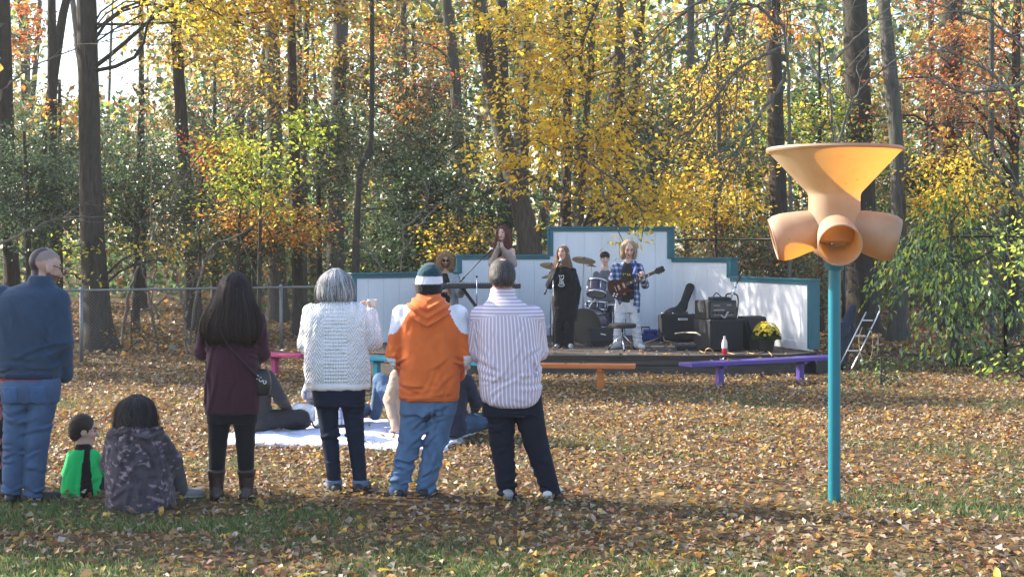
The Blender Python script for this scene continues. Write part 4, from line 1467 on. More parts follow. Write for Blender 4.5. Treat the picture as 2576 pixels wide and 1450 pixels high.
def flatc(c):
    return lambda V: np.repeat(np.asarray(c, float)[None], len(V), 0)


def folds(amp=.005, fz_=(14, 14, 26), seed=1, zfun=None):
    fq = np.asarray(fz_, float) * 2.6

    def f(P):
        a = 1 - np.abs(snoise(P, fq, seed, 2)) * 1.9
        w = amp * a
        return w * zfun(P) if zfun else w
    return f


def creases(fig, zones, seed=1, base=None):
    """cloth creases drawn in the picture plane of the figure: zones of (px0, px1, py0, py1, n, angle, spread, length, width, height)"""
    r = np.random.default_rng(seed)
    segs = []
    for (x0, x1, y0, y1, n, an, sd, ln, w, amp) in zones:
        for _ in range(n):
            c = np.array([r.uniform(x0, x1), r.uniform(y0, y1)])
            a = math.radians(an + r.normal(0, sd))
            l = ln * r.uniform(.5, 1.4) / 2
            segs.append((c, np.array([math.cos(a), -math.sin(a)]), l, w * r.uniform(.7, 1.3), amp * r.uniform(.5, 1.3) * (1 if r.uniform() < .7 else -1), r.normal(0, .25)))

    def f(P):
        q = np.stack([P[:, 0] * fig.ppm + fig.pc, HORIZON + (CAM_H - fig.z0 - P[:, 2]) * fig.ppm], -1)
        out = np.zeros(len(P))
        for c, u, l, w, amp, bend in segs:
            v = q - c
            t = v @ u
            s = v @ np.array([-u[1], u[0]]) - bend * t * t / (2 * l)
            k = (np.abs(t) < 1.5 * l) & (np.abs(s) < 3 * w)
            tt, ss = t[k] / l, s[k] / w
            out[k] += amp * (np.exp(-ss ** 2) - .8 * np.exp(-(ss - 1.6) ** 2)) * np.exp(-tt ** 4)
        out = np.clip(out, -.016, .016)
        if base:
            out = out + base(P)
        return out
    return f


def patch(name, ob, mask, off, m, color=None, parent=None):
    """a second layer of cloth (pocket, waistband, rib) lifted off the part it is sewn to"""
    me = ob.data
    n = len(me.vertices)
    V = np.empty(n * 3, np.float32)
    me.vertices.foreach_get('co', V)
    Nn = np.empty(n * 3, np.float32)
    me.vertices.foreach_get('normal', Nn)
    V, Nn = V.reshape(-1, 3), Nn.reshape(-1, 3)
    Q = np.empty(len(me.polygons) * 4, np.int32)
    me.polygons.foreach_get('vertices', Q)
    Q = Q.reshape(-1, 4)
    ok = mask(V, Nn)
    Q = Q[ok[Q].all(1)]
    if not len(Q):
        return None
    ids, inv = np.unique(Q, return_inverse=True)
    V2 = V[ids] + Nn[ids] * off
    c = np.repeat(np.asarray(color, float)[None], len(V2), 0) if color is not None else None
    o = link(name, raw_mesh(name, V2, inv.reshape(-1, 4), True, c), m, parent or ob.parent)
    sm = o.modifiers.new('cloth_edge', 'SOLIDIFY')
    sm.thickness = off * 1.2
    sm.offset = -1
    return o


def jeans_folds(zk, za, amp=.007, seed=3):
    """creases stacked over the shoe and behind the knee"""
    def f(P):
        z = P[:, 2]
        ph = snoise(P, (9, 9, 5), seed, 2)
        s = np.sin(z * 95 + ph * 3.2) * np.exp(-((z - za) / .10) ** 2) + .8 * np.sin(z * 70 + ph * 3.5) * np.exp(-((z - zk) / .09) ** 2)
        return amp * s * .8 + amp * .8 * (1 - 1.6 * np.abs(snoise(P, (16, 16, 9), seed + 1, 2)))
    return f


def rot(yaw, pitch=0.0, roll=0.0):
    """columns: right, forward (face), up, for a head turned left by yaw, nodding down by pitch"""
    return np.array(Matrix.Rotation(yaw, 3, 'Z') @ Matrix.Rotation(roll, 3, 'Y') @ Matrix.Rotation(-pitch, 3, 'X'))


def head_prims(c, s, R, jaw=1.0):
    c = np.asarray(c, float)

    def w(p):
        return c + R @ (np.asarray(p, float) * s)

    def e(p, r, k=.02):
        return ell(w(p), np.asarray(r) * s, k * s, R)
    return [e((0, -.012, .03), (.076, .094, .086)), e((0, .022, -.035), (.057 * jaw, .066, .076), .03), e((0, .06, -.088), (.026 * jaw, .026, .022), .025),
            cone(w((0, .088, .012)), w((0, .108, -.024)), .008 * s, .013 * s, .012 * s), e((.0, .079, .03), (.048, .014, .011), .018),
            e((.079, -.006, -.008), (.010, .024, .033), .008), e((-.079, -.006, -.008), (.010, .024, .033), .008),
            e((.034, .06, -.022), (.022, .02, .02), .02), e((-.034, .06, -.022), (.022, .02, .02), .02),
            cone(w((-.016, .083, -.057)), w((.016, .083, -.057)), .007 * s, .007 * s, .008 * s)], \
           [ell(w((.03, .096, .012)), np.array((.017, .012, .009)) * s, None, R), ell(w((-.03, .096, .012)), np.array((.017, .012, .009)) * s, None, R)]


def face_color(c, s, R, skin, lips=(.35, .09, .08), beard=None, brow=(.06, .035, .02), scalp=None, back=None):
    skin = np.asarray(skin, float)

    def f(V):
        L = (V - np.asarray(c)) @ R / s
        col = np.repeat(skin[None], len(V), 0)
        front = L[:, 1] > .05
        near = np.abs(L[:, 2]) < .14
        blush = np.exp(-(((np.abs(L[:, 0]) - .036) / .02) ** 2 + ((L[:, 2] + .02) / .025) ** 2)) * front
        col = col * (1 - .18 * blush[:, None] * np.array([0, 1, 1]))
        if scalp is not None:
            k = (L[:, 2] + .55 * np.clip(-L[:, 1], -.02, .1) > .055) & (L[:, 2] < .2) & (L[:, 2] > -.02) & (L[:, 1] < .06)
            col[k] = scalp
        if back is not None:
            k = (L[:, 1] < -.045 + .25 * np.clip(L[:, 2] - .05, 0, 1)) & (L[:, 2] > -.075) & (L[:, 2] < .2) & (L[:, 0] < .045)
            col[k] = back
        if beard is not None:
            k = (L[:, 2] < -.035) & (L[:, 1] > -.01) & (L[:, 2] > -.12) & ~((np.abs(L[:, 0]) < .02) & (np.abs(L[:, 2] + .056) < .009))
            col[k & near] = beard
        k = front & (np.abs(L[:, 0]) < .024) & (np.abs(L[:, 2] + .057) < .011) & (L[:, 1] > .07)
        col[k] = lips
        k = front & (np.abs(np.abs(L[:, 0]) - .03) < .019) & (np.abs(L[:, 2] - .034) < .007)
        col[k] = brow
        k = front & (np.abs(np.abs(L[:, 0]) - .03) < .013) & (np.abs(L[:, 2] - .012) < .0065) & (L[:, 1] > .066)
        col[k] = (.06, .04, .035)
        return col
    return f


def hand_prims(w, d, nrm, curl=.5, s=1.0, thumb=1):
    """palm and five fingers from wrist w along d; nrm is the palm's facing; curl bends fingers towards nrm"""
    w, d, nrm = (np.asarray(v, float) for v in (w, d, nrm))
    d = d / np.linalg.norm(d)
    nrm = nrm - d * (nrm @ d)
    nrm /= np.linalg.norm(nrm)
    sd = np.cross(d, nrm)
    P = [cone(w, w + d * .03 * s, .024 * s, .028 * s, .02, (nrm, .7))]
    for q, (o, ln) in enumerate(((-.031, .070), (-.010, .078), (.011, .074), (.031, .058))):
        b0 = w + d * .02 * s + sd * o * .55 * s
        k0 = w + d * .088 * s + sd * o * s
        a1 = curl * 1.1 + .05 * q
        v1 = d * math.cos(a1) + nrm * math.sin(a1)
        k1 = k0 + v1 * ln * .5 * s
        a2 = curl * 2.3
        v2 = d * math.cos(a2) + nrm * math.sin(a2)
        k2 = k1 + v2 * ln * .55 * s
        P += [cone(b0, k0, .014 * s, .011 * s, .012), cone(k0, k1, .0098 * s, .009 * s, .005), cone(k1, k2, .009 * s, .0075 * s, .005)]
    t0 = w + d * .025 * s + sd * (-.022 * thumb) * s
    t1 = t0 + (d * .5 - sd * .65 * thumb + nrm * .35) * .048 * s
    t2 = t1 + (d * .75 - sd * .1 * thumb + nrm * (.3 + curl * .5)) * .036 * s
    return P + [cone(t0, t1, .014 * s, .011 * s, .01), cone(t1, t2, .0105 * s, .0085 * s, .005)]


class Fig:
    """A person placed by the photo: root on the ground under column pc; L() turns photo points into local ones"""
    def __init__(s, pc, pg, label, d=None, z0=0.0, rz=0.0, group=None):
        s.d = d or gd(pg)
        s.ppm = FPX / s.d
        s.pc, s.pg = pc, pg
        s.z0 = z0
        s.root = empty('person', (WX(pc, s.d), s.d, z0), rz, label, 'person', group)

    def L(s, px, py, dy=0.0):
        return np.array([(px - s.pc) / s.ppm, dy, WZ(py, s.d) - s.z0])

    def row(s, py, x0, x1, depth, dy=0.0, n=2.4):
        a, b_ = s.L(x0, py), s.L(x1, py)
        return (a[2], (a[0] + b_[0]) / 2, dy, (b_[0] - a[0]) / 2, depth / 2, n)


def body(fig, head, hs, R, joints, skin, vox=.010, extra=(), jaw=1.0, thin=1.0, neck=1.0, **fc):
    """one continuous figure under the clothes; joints: dict of local points"""
    hp, hsub = head_prims(head, hs, R, jaw)
    J = joints
    P = list(hp)
    nk = np.asarray(head) + R @ np.array((0, -.02, -.06)) * hs
    P += [cone(nk, J['neck'], .052 * hs * thin * neck, .06 * hs * thin * neck, .03)]
    ch = (np.asarray(J['shl']) + np.asarray(J['shr'])) / 2
    hipc = (np.asarray(J['hpl']) + np.asarray(J['hpr'])) / 2
    w = np.linalg.norm(np.asarray(J['shl']) - np.asarray(J['shr'])) / 2
    P += [cone(J['neck'], ch, .055 * thin, .07 * thin, .04), cone(J['shl'], J['shr'], .045 * thin, .045 * thin, .04), cone(ch * .8 + hipc * .2, hipc, min(w * .62, .12) * thin, min(w * .6, .115) * thin, .05),
          cone(J['hpl'], J['hpr'], .075 * thin, .075 * thin, .04)]
    for sd in 'lr':
        P += [cone(J['sh' + sd], J['el' + sd], .042 * thin, .034 * thin, .03), cone(J['el' + sd], J['wr' + sd], .034 * thin, .023 * thin, .02)]
        P += [cone(J['hp' + sd], J['kn' + sd], .07 * thin, .045 * thin, .03), cone(J['kn' + sd], J['an' + sd], .042 * thin, .03 * thin, .03)]
        if 'toe' + sd in J:
            P += [cone(J['an' + sd], J['toe' + sd], .03 * thin, .024 * thin, .02)]
    P += list(extra)
    return solid('body', P, SKIN, fig.root, vox, .02, color=face_color(head, hs, R, skin, **fc), sub=hsub)


def shoe(fig, an, toe, col, sole=(.6, .6, .58), name='shoe', h=.05, parent=None):
    an, toe = np.asarray(an, float), np.asarray(toe, float)
    dr = toe - an
    dr[2] = 0
    dr /= np.linalg.norm(dr) + 1e-6
    hl = an - dr * .05
    hl[2] = toe[2] = .04
    z = .042
    P = [cone((*hl[:2], z), (*toe[:2], z - .006), .041, .038, .02), cone((*(an - dr * .015)[:2], z + .03), (*an[:2], z + h), .042, .038, .02)]

    def colr(V):
        c = np.repeat(np.asarray(col, float)[None], len(V), 0)
        c[V[:, 2] < .024] = sole
        return c
    return solid(name, P, RUBBER, fig.root, .010, .02, color=colr)

# ================================================================= the audience
def arm_prims(J, sd, r, k=.016):
    return [cone(J['sh' + sd], J['el' + sd], r[0], r[1], k), cone(J['el' + sd], J['wr' + sd], r[1], r[2], .02)]


def leg_prims(J, r, k=.03, sides='lr'):
    P = []
    for sd in sides:
        P += [cone(J['hp' + sd], J['kn' + sd], r[0], r[1], k), cone(J['kn' + sd], J['an' + sd], r[1], r[2], .02)]
    return P


def hem_ring(fig, rows, m, name, col, t=.008):
    pass


def joints(fig, **kw):
    return {k: fig.L(*v) for k, v in kw.items()}


SK = (.52, .31, .23)
SKP = (.6, .38, .3)

# --- bald man in the navy jacket
f = Fig(80, 1265, 'bald man in navy jacket and blue jeans standing at the left edge')
J = joints(f, neck=(102, 712), shl=(4, 748), ell=(-24, 850, -.02), wrl=(0, 925, .14), shr=(144, 754), elr=(158, 862, -.02), wrr=(154, 946, .09),
           hpl=(48, 965), hpr=(112, 965), knl=(40, 1105), knr=(92, 1105), anl=(30, 1230), anr=(84, 1236))
R = rot(math.radians(-48), math.radians(16))
hc = f.L(109, 672, .04)
hb = body(f, hc, 1.2, R, J, (.46, .29, .225), .0085, beard=(.12, .075, .06), neck=.96, scalp=(.26, .185, .155), back=(.03, .026, .03))
MB().tube([hc + R @ np.array(p) * 1.2 for p in ((.082, .0, .012), (.081, .05, .014), (.074, .1, .012))], .0028, 6).tube([hc + R @ np.array(p) * 1.2 for p in ((.074, .1, .012), (.05, .118, .016), (.02, .12, .014), (.015, .118, -.01), (.035, .116, -.022), (.066, .104, -.012), (.074, .1, .012))], .0028, 6).build('glasses', mat('black_frame', (.01, .01, .012), .3), f.root, True)
nav = (.028, .055, .1)
top = [loft([f.row(950, 0, 150, .31, .02), f.row(930, -5, 155, .33, .02), f.row(870, -12, 161, .35, .01), f.row(800, -16, 163, .34), f.row(760, -10, 162, .31), f.row(738, 4, 153, .27), f.row(722, 28, 142, .23, .02), f.row(710, 60, 133, .19, .03)]),
       loft([f.row(735, 64, 137, .23, .01), f.row(704, 72, 131, .205, .01), f.row(693, 75, 130, .20, .02)], .012)] + arm_prims(J, 'l', (.092, .08, .056)) + arm_prims(J, 'r', (.090, .078, .056))
jk = solid('jacket', top, CLOTH, f.root, .010, .03, creases(f, [(10, 140, 870, 935, 9, 4, 9, 70, 5, .009), (135, 175, 850, 925, 7, 25, 18, 34, 4, .009), (100, 150, 770, 850, 4, 70, 15, 60, 6, .006), (20, 90, 760, 860, 3, 95, 20, 70, 8, .005)], 5, folds(.003, (10, 10, 13), 5)), flatc(nav))
patch('waist_rib', jk, lambda V, N: (V[:, 2] < f.L(0, 934)[2]) & (V[:, 0] < f.L(143, 0)[0]) & (np.abs(N[:, 2]) < .7), .004, CLOTH, (.018, .038, .082))
solid('shirt_hem', [loft([f.row(962, 2, 148, .30, .02), f.row(942, 1, 149, .30, .02)])], CLOTH, f.root, .011, .02, color=flatc((.35, .02, .03)))
den = (.062, .105, .19)
pel = loft([f.row(1010, 6, 146, .26, .01), f.row(975, 4, 149, .29, .0), f.row(950, 6, 146, .28, .01)])
J2 = dict(J)
P = [pel] + leg_prims(J, (.112, .088, .072), .02)
jn = solid('jeans', P, DENIM, f.root, .009, .022, creases(f, [(60, 135, 1015, 1080, 6, 28, 10, 60, 4.5, .010), (5, 60, 1030, 1110, 5, -25, 12, 50, 4.5, .009), (10, 120, 1090, 1150, 6, 10, 20, 46, 4, .008), (10, 120, 1150, 1200, 5, 15, 25, 46, 4, .007), (5, 115, 1205, 1240, 11, 3, 14, 44, 3.6, .011)], 8), flatc(den))
patch('back_pocket', jn, lambda V, N: (N[:, 1] < -.3) & (V[:, 0] > f.L(88, 0)[0]) & (V[:, 0] < f.L(128, 0)[0]) & (V[:, 2] < f.L(0, 966)[2]) & (V[:, 2] > f.L(0, 1013)[2] + np.abs(V[:, 0] - f.L(108, 0)[0]) * .35), .005, DENIM, (.06, .118, .245))
patch('back_pocket', jn, lambda V, N: (N[:, 1] < -.3) & (V[:, 0] > f.L(22, 0)[0]) & (V[:, 0] < f.L(62, 0)[0]) & (V[:, 2] < f.L(0, 966)[2]) & (V[:, 2] > f.L(0, 1013)[2] + np.abs(V[:, 0] - f.L(42, 0)[0]) * .35), .005, DENIM, (.06, .118, .245))
shoe(f, J['anl'], J['anl'] + np.array((-.02, .17, 0)), (.012, .012, .014), (.2, .15, .12))
shoe(f, J['anr'], J['anr'] + np.array((.14, .08, 0)), (.012, .012, .014), (.02, .02, .02))

# --- boy in green
f = Fig(205, 1245, 'small boy in green and black shirt sitting on the leaves')
J = joints(f, neck=(207, 1118, .02), shl=(181, 1147, .02), ell=(164, 1192, .06), wrl=(180, 1215, .2), shr=(234, 1147, .03), elr=(252, 1188, .1), wrr=(240, 1210, .24),
           hpl=(180, 1225, .02), hpr=(232, 1225, .02), knl=(150, 1218, .2), knr=(262, 1218, .2), anl=(215, 1232, .3), anr=(195, 1232, .34))
R = rot(math.radians(-72), math.radians(8))
hc = f.L(209, 1084, .03)
body(f, hc, .96, R, J, SKP, .009, thin=.75)
solid('hair', [ell(hc + R @ np.array((0, -.024, .038)) * .96, np.array((.088, .096, .092)) * .96, .01, R), ell(hc + R @ np.array((0, -.062, -.02)) * .96, np.array((.07, .05, .064)) * .96, .03, R)], HAIRM, f.root, .008, disp=folds(.004, (60, 60, 40), 4), color=flatc((.035, .022, .018)))


def boycol(V):
    px = V[:, 0] * f.ppm + f.pc
    z = V[:, 2] * f.ppm
    c = np.repeat(np.array([[.012, .58, .15]]), len(V), 0)
    blk = ((px > 214 + (z - 60) * .05) & (px < 236 + (60 - z) * .12)) | (z > 116)
    c[blk] = (.012, .012, .014)
    return c


solid('shirt', [loft([f.row(1246, 150, 262, .26, .03), f.row(1215, 154, 255, .26, .03), f.row(1175, 164, 246, .22, .02), f.row(1146, 172, 240, .18, .02), f.row(1128, 186, 230, .13, .02), f.row(1114, 192, 226, .11, .02)])] + arm_prims(J, 'l', (.046, .042, .035), .012) + arm_prims(J, 'r', (.046, .042, .035), .012), CLOTH, f.root, .007, .02, creases(f, [(160, 250, 1190, 1240, 9, 30, 50, 36, 3.5, .006), (165, 250, 1140, 1190, 5, 80, 25, 40, 4, .005)], 6), boycol)
solid('trousers', leg_prims(J, (.075, .06, .045)) + [ell(f.L(205, 1228, .04), (.16, .14, .06))], CLOTH, f.root, .014, .03, color=flatc((.014, .014, .018)))
shoe(f, J['anl'], J['anl'] + np.array((.09, .02, 0)), (.05, .05, .06))
shoe(f, J['anr'], J['anr'] + np.array((-.09, .02, 0)), (.05, .05, .06))

# --- seated figure in the patterned hoodie
f = Fig(345, 1280, 'dark haired person in speckled purple grey hoodie sitting bent forward on the leaves')
J = joints(f, neck=(340, 1076, .06), shl=(292, 1100, .02), ell=(268, 1170, .1), wrl=(300, 1195, .32), shr=(388, 1100, .03), elr=(418, 1165, .16), wrr=(380, 1190, .36),
           hpl=(310, 1245, .02), hpr=(380, 1245, .02), knl=(300, 1180, .38), knr=(402, 1180, .38), anl=(310, 1262, .44), anr=(420, 1258, .42), toer=(448, 1270, .46))
R = rot(math.radians(-38), math.radians(26))
hc = f.L(334, 1042, .1)
body(f, hc, .98, R, J, SK, .015)
hl = loft([f.row(1088, 300, 378, .18, .04), f.row(1070, 290, 386, .24, .05), f.row(1045, 286, 383, .26, .07), f.row(1020, 292, 376, .25, .08), f.row(1004, 308, 362, .18, .09), f.row(997, 322, 348, .09, .09)])
rg = np.random.default_rng(5)
hcol = [(.012, .01, .012), (.02, .016, .018), (.03, .024, .024)]
solid('hair', [('l', hl[1] * np.array([1, 1, 1, .95, .95, 1]), None, None, None, .02), cone(f.L(292, 1050, .06), f.L(284, 1090, .02), .03, .014, .03), cone(f.L(378, 1052, .06), f.L(386, 1092, .03), .03, .014, .03), cone(f.L(310, 1072, -.03), f.L(306, 1098, -.07), .03, .016, .03)], HAIRM, f.root, .010, disp=folds(.010, (26, 26, 14), 9), color=flatc(hcol[0]), extra=merge_strands(strands(hl, 700, rg, hcol, wave=.06, width=.0045, zvar=.09, off=(.96, 1.12), ragged=1.2), strands(hl, 200, rg, hcol, wave=.09, width=.002, zvar=.1, off=(1.0, 1.28), ragged=1.2)))


def camo(V):
    n1 = snoise(V, (48, 48, 85), 61, 2)
    n2 = snoise(V, (16, 16, 16), 62, 1)
    c = np.repeat(np.array([[.072, .058, .072]]), len(V), 0)
    c[snoise(V, (34, 34, 44), 63, 2) > .25] = (.045, .037, .048)
    c[(n1 > .42) & (n2 > -.3)] = (.25, .19, .21)
    return c


solid('hoodie', [loft([f.row(1282, 262, 428, .50, .1), f.row(1235, 260, 424, .52, .1), f.row(1180, 260, 420, .46, .09), f.row(1130, 266, 410, .38, .06), f.row(1098, 276, 402, .28, .04), f.row(1076, 300, 380, .2, .05)]),
                 ell(f.L(338, 1080, -.02), (.125, .085, .045), .02), ell(f.L(352, 1100, -.075), (.11, .05, .04), .02)] + arm_prims(J, 'l', (.075, .07, .05)) + arm_prims(J, 'r', (.075, .07, .05)),
      CLOTH, f.root, .010, .03, creases(f, [(270, 420, 1100, 1180, 9, 65, 30, 70, 5, .010), (262, 425, 1180, 1275, 12, 75, 28, 80, 5, .011), (280, 400, 1070, 1105, 7, 10, 15, 60, 4, .010)], 15, folds(.004, (9, 9, 7), 15)), camo)
solid('trousers', leg_prims(J, (.085, .07, .055)), DENIM, f.root, .013, .03, color=flatc((.09, .09, .10)))
shoe(f, J['anl'], J['anl'] + np.array((-.02, .14, 0)), (.2, .2, .2))
shoe(f, J['anr'], J['anr'] + np.array((.13, .05, 0)), (.22, .22, .21))

# --- woman in maroon
f = Fig(583, 1258, 'woman with long dark brown hair, maroon sweater, black leggings and boots')
J = joints(f, neck=(588, 772, .02), shl=(524, 806, .02), ell=(508, 884, .03), wrl=(552, 925, .22), shr=(646, 806, .02), elr=(656, 888, .03), wrr=(610, 925, .24),
           hpl=(556, 1010), hpr=(614, 1010), knl=(547, 1115), knr=(617, 1115), anl=(544, 1232), anr=(620, 1232))
R = rot(math.radians(-4), math.radians(4))
hc = f.L(589, 722, .05)
body(f, hc, .95, R, J, SKP, .017)
hl = loft([f.row(866, 540, 636, .06, -.10), f.row(848, 517, 656, .13, -.09), f.row(815, 513, 660, .19, -.06), f.row(780, 523, 652, .23, -.03), f.row(745, 543, 634, .25, .0), f.row(715, 550, 627, .25, .03), f.row(695, 562, 616, .18, .04), f.row(684, 578, 600, .08, .04)])
hcol = [(.016, .009, .008), (.026, .014, .011), (.036, .02, .015), (.012, .007, .006)]
rg = np.random.default_rng(6)
solid('hair', [('l', hl[1] * np.array([1, 1, 1, .96, .96, 1]), None, None, None, .02)], HAIRM, f.root, .010, disp=folds(.007, (38, 38, 6), 19), color=flatc(hcol[0]), extra=merge_strands(strands(hl, 900, rg, hcol, wave=.022, width=.004, zvar=.07, off=(.95, 1.08)), strands(hl, 160, rg, hcol, wave=.05, width=.0018, zvar=.1, off=(1.0, 1.22), ragged=.6)))
mar = (.05, .016, .027)
solid('sweater', [loft([f.row(1038, 516, 654, .30, .01), f.row(985, 517, 656, .31, .01), f.row(930, 519, 655, .30), f.row(880, 521, 650, .28), f.row(830, 518, 652, .26), f.row(800, 530, 642, .2), f.row(778, 560, 616, .14, .02)])] + arm_prims(J, 'l', (.062, .062, .05)) + arm_prims(J, 'r', (.062, .062, .05)),
      CLOTH, f.root, .010, .025, creases(f, [(515, 655, 880, 1035, 10, 86, 10, 90, 5, .007), (505, 530, 850, 915, 5, 20, 20, 26, 4, .008), (640, 660, 850, 915, 5, -20, 20, 26, 4, .008)], 25, folds(.003, (11, 11, 7), 25)), flatc(mar))
solid('leggings', [loft([f.row(1060, 524, 645, .24), f.row(1000, 524, 648, .26)])] + leg_prims(J, (.098, .066, .05)), CLOTH, f.root, .011, .03, color=flatc((.009, .009, .012)))


def boot(an, toe, kn):
    an, toe = np.asarray(an, float), np.asarray(toe, float)
    P = [cone((*an[:2], .20), (*an[:2], .07), .06, .046, .02), cone((*(an - (toe - an) * .25)[:2], .04), (*toe[:2], .035), .042, .036, .03), ('l', loft([(.185, an[0], an[1], .058, .062), (.215, an[0], an[1], .066, .07), (.225, an[0], an[1], .064, .068)])[1], None, None, None, .008)]
    return solid('boot', P, LEATHER, f.root, .009, .02, folds(.003, (20, 20, 40), 33), flatc((.035, .02, .018)))


boot(J['anl'], J['anl'] + np.array((-.01, .15, 0)), J['knl'])
boot(J['anr'], J['anr'] + np.array((.02, .14, 0)), J['knr'])
BLACKL = mat('black_leather', (.012, .012, .014), .38, var=.2, vscale=10)
bag = empty('shoulder_bag', f.root.location + Vector(f.L(662, 992, -.02)), 0, 'small black shoulder bag with white lettering at the maroon woman\'s hip', 'bag')
solid('pouch', [loft([(0, 0, 0, .052, .05, 3.2), (.08, 0, 0, .06, .055, 3.5), (.15, -.005, 0, .058, .05, 3.2), (.19, -.01, 0, .045, .03, 3)])], BLACKL, bag, .008, .01)
wv = MB()
for (a, b_, r_, ph) in ((-.03, .135, .014, 0), (-.004, .118, .015, 1), (.024, .10, .013, 2)):
    t = np.linspace(0, 5.2, 12)
    wv.tube(np.stack([a + r_ * np.cos(t + ph) * .8, np.full(12, -.0575), b_ + r_ * np.sin(t + ph)], -1), .0035, 5)
wv.build('lettering', mat('white_print', (.75, .75, .75), .6), bag, True)
sx = [f.L(560, 800, -.15), f.L(575, 850, -.155), f.L(612, 893, -.165), f.L(648, 936, -.12), f.L(660, 950, -.06)]
MB().tube(bez(np.array(sx) - f.L(662, 992, -.02), 6), .011, 6, flat=.4).build('strap', BLACKL, bag, True)

# --- woman in the white cable sweater
f = Fig(850, 1240, 'grey haired woman in white cable knit sweater holding a cup')
J = joints(f, neck=(845, 752, .02), shl=(784, 784, .01), ell=(770, 866, .05), wrl=(815, 900, .24), shr=(898, 784, .02), elr=(936, 858, .03), wrr=(928, 793, .12),
           hpl=(820, 985), hpr=(884, 985), knl=(829, 1090), knr=(893, 1090), anl=(841, 1212), anr=(906, 1212))
R = rot(math.radians(-14), math.radians(6))
hc = f.L(843, 715, .04)
body(f, hc, .95, R, J, SKP, .011, extra=hand_prims(J['wrr'], (-.15, .35, .9), (-.9, .2, 0), .7))
hl = loft([f.row(757, 808, 884, .17, .0), f.row(748, 799, 890, .23, .01), f.row(725, 799, 888, .25, .02), f.row(700, 806, 881, .25, .03), f.row(685, 818, 868, .18, .04), f.row(675, 834, 852, .07, .04)])
hcol = [(.34, .35, .37), (.42, .43, .45), (.22, .23, .25), (.5, .5, .5), (.12, .12, .13)]
rg = np.random.default_rng(8)


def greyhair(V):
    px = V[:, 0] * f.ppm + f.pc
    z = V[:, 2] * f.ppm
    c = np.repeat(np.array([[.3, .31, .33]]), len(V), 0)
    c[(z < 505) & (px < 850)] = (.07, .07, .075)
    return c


st1 = merge_strands(strands(hl, 620, rg, hcol, wave=.012, width=.004, zvar=.02), strands(hl, 120, rg, hcol, wave=.04, width=.0018, zvar=.05, off=(1.0, 1.2), ragged=.6))
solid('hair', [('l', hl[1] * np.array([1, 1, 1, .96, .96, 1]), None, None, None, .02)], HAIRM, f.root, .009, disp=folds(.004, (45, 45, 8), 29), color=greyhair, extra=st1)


def cable_mat():
    m = mat('cable_knit', (.86, .86, .89), .9, var=.06, vscale=8, spec=.1, sheen=.2)
    nt = m.node_tree
    N, L = nt.nodes, nt.links
    b = N['Principled BSDF']
    tc = N.new('ShaderNodeTexCoord')
    sx_ = N.new('ShaderNodeSeparateXYZ')
    L.new(tc.outputs['Object'], sx_.inputs[0])

    def mth(op, a, b2=None):
        n = N.new('ShaderNodeMath')
        n.operation = op
        for i_, v in enumerate((a, b2)):
            if v is None:
                continue
            if isinstance(v, (int, float)):
                n.inputs[i_].default_value = v
            else:
                L.new(v, n.inputs[i_])
        return n.outputs[0]
    x, z = sx_.outputs[0], sx_.outputs[2]
    # honeycomb diamonds in the middle, zigzag cables at the sides, ribs beyond
    d1 = mth('SINE', mth('ADD', mth('MULTIPLY', x, 165.), mth('MULTIPLY', z, 118.)))
    d2 = mth('SINE', mth('SUBTRACT', mth('MULTIPLY', x, 165.), mth('MULTIPLY', z, 118.)))
    dia = mth('MULTIPLY', d1, d2)
    zig = mth('SINE', mth('ADD', mth('MULTIPLY', z, 190.), mth('MULTIPLY', mth('PINGPONG', mth('ADD', x, 5.), .03), 330.)))
    w = mth('LESS_THAN', mth('ABSOLUTE', mth('ADD', x, -.0)), .088)
    h = mth('ADD', mth('MULTIPLY', w, dia), mth('MULTIPLY', mth('SUBTRACT', 1.0, w), mth('MULTIPLY', zig, .6)))
    body_ = mth('GREATER_THAN', z, .83)
    h = mth('MULTIPLY', h, body_)
    bp = N.new('ShaderNodeBump')
    bp.inputs['Strength'].default_value = .9
    bp.inputs['Distance'].default_value = .008
    L.new(h, bp.inputs['Height'])
    L.new(bp.outputs[0], b.inputs['Normal'])
    return m


solid('sweater', [loft([f.row(977, 778, 926, .30, .01), f.row(965, 770, 930, .33, .01), f.row(910, 766, 928, .34), f.row(850, 770, 922, .31), f.row(805, 768, 920, .28), f.row(778, 782, 906, .22), f.row(755, 812, 882, .17, .02), f.row(744, 818, 876, .15, .03)])] + arm_prims(J, 'l', (.068, .07, .05)) + arm_prims(J, 'r', (.07, .07, .055)),
      cable_mat(), f.root, .009, .035, folds(.005, (8, 8, 8), 35))
solid('jeans', [loft([f.row(1020, 790, 916, .25), f.row(970, 786, 920, .28)])] + leg_prims(J, (.094, .066, .05), .02), DENIM, f.root, .009, .02, creases(f, [(800, 920, 1000, 1040, 5, 12, 20, 40, 4, .006), (810, 920, 1065, 1105, 9, 4, 12, 34, 3.5, .008), (820, 920, 1110, 1190, 6, 20, 30, 34, 3.5, .006)], 41), flatc((.016, .022, .042)))
for sd in 'lr':
    a = J['an' + sd]
    solid('jeans_cuff', [loft([(a[2] - .025, a[0], a[1], .056, .058), (a[2] + .02, a[0] - .001, a[1], .060, .062)])], DENIM, f.root, .008, .01, color=flatc((.14, .2, .3)))
shoe(f, J['anl'], J['anl'] + np.array((-.07, .14, 0)), (.02, .018, .018), (.7, .7, .68))
shoe(f, J['anr'], J['anr'] + np.array((.03, .16, 0)), (.02, .018, .018), (.15, .14, .14))
cp = f.L(931, 772, .15)
cup = empty('paper_cup', f.root.location + Vector(cp), 0, 'pale cup held up by the grey haired woman', 'cup')
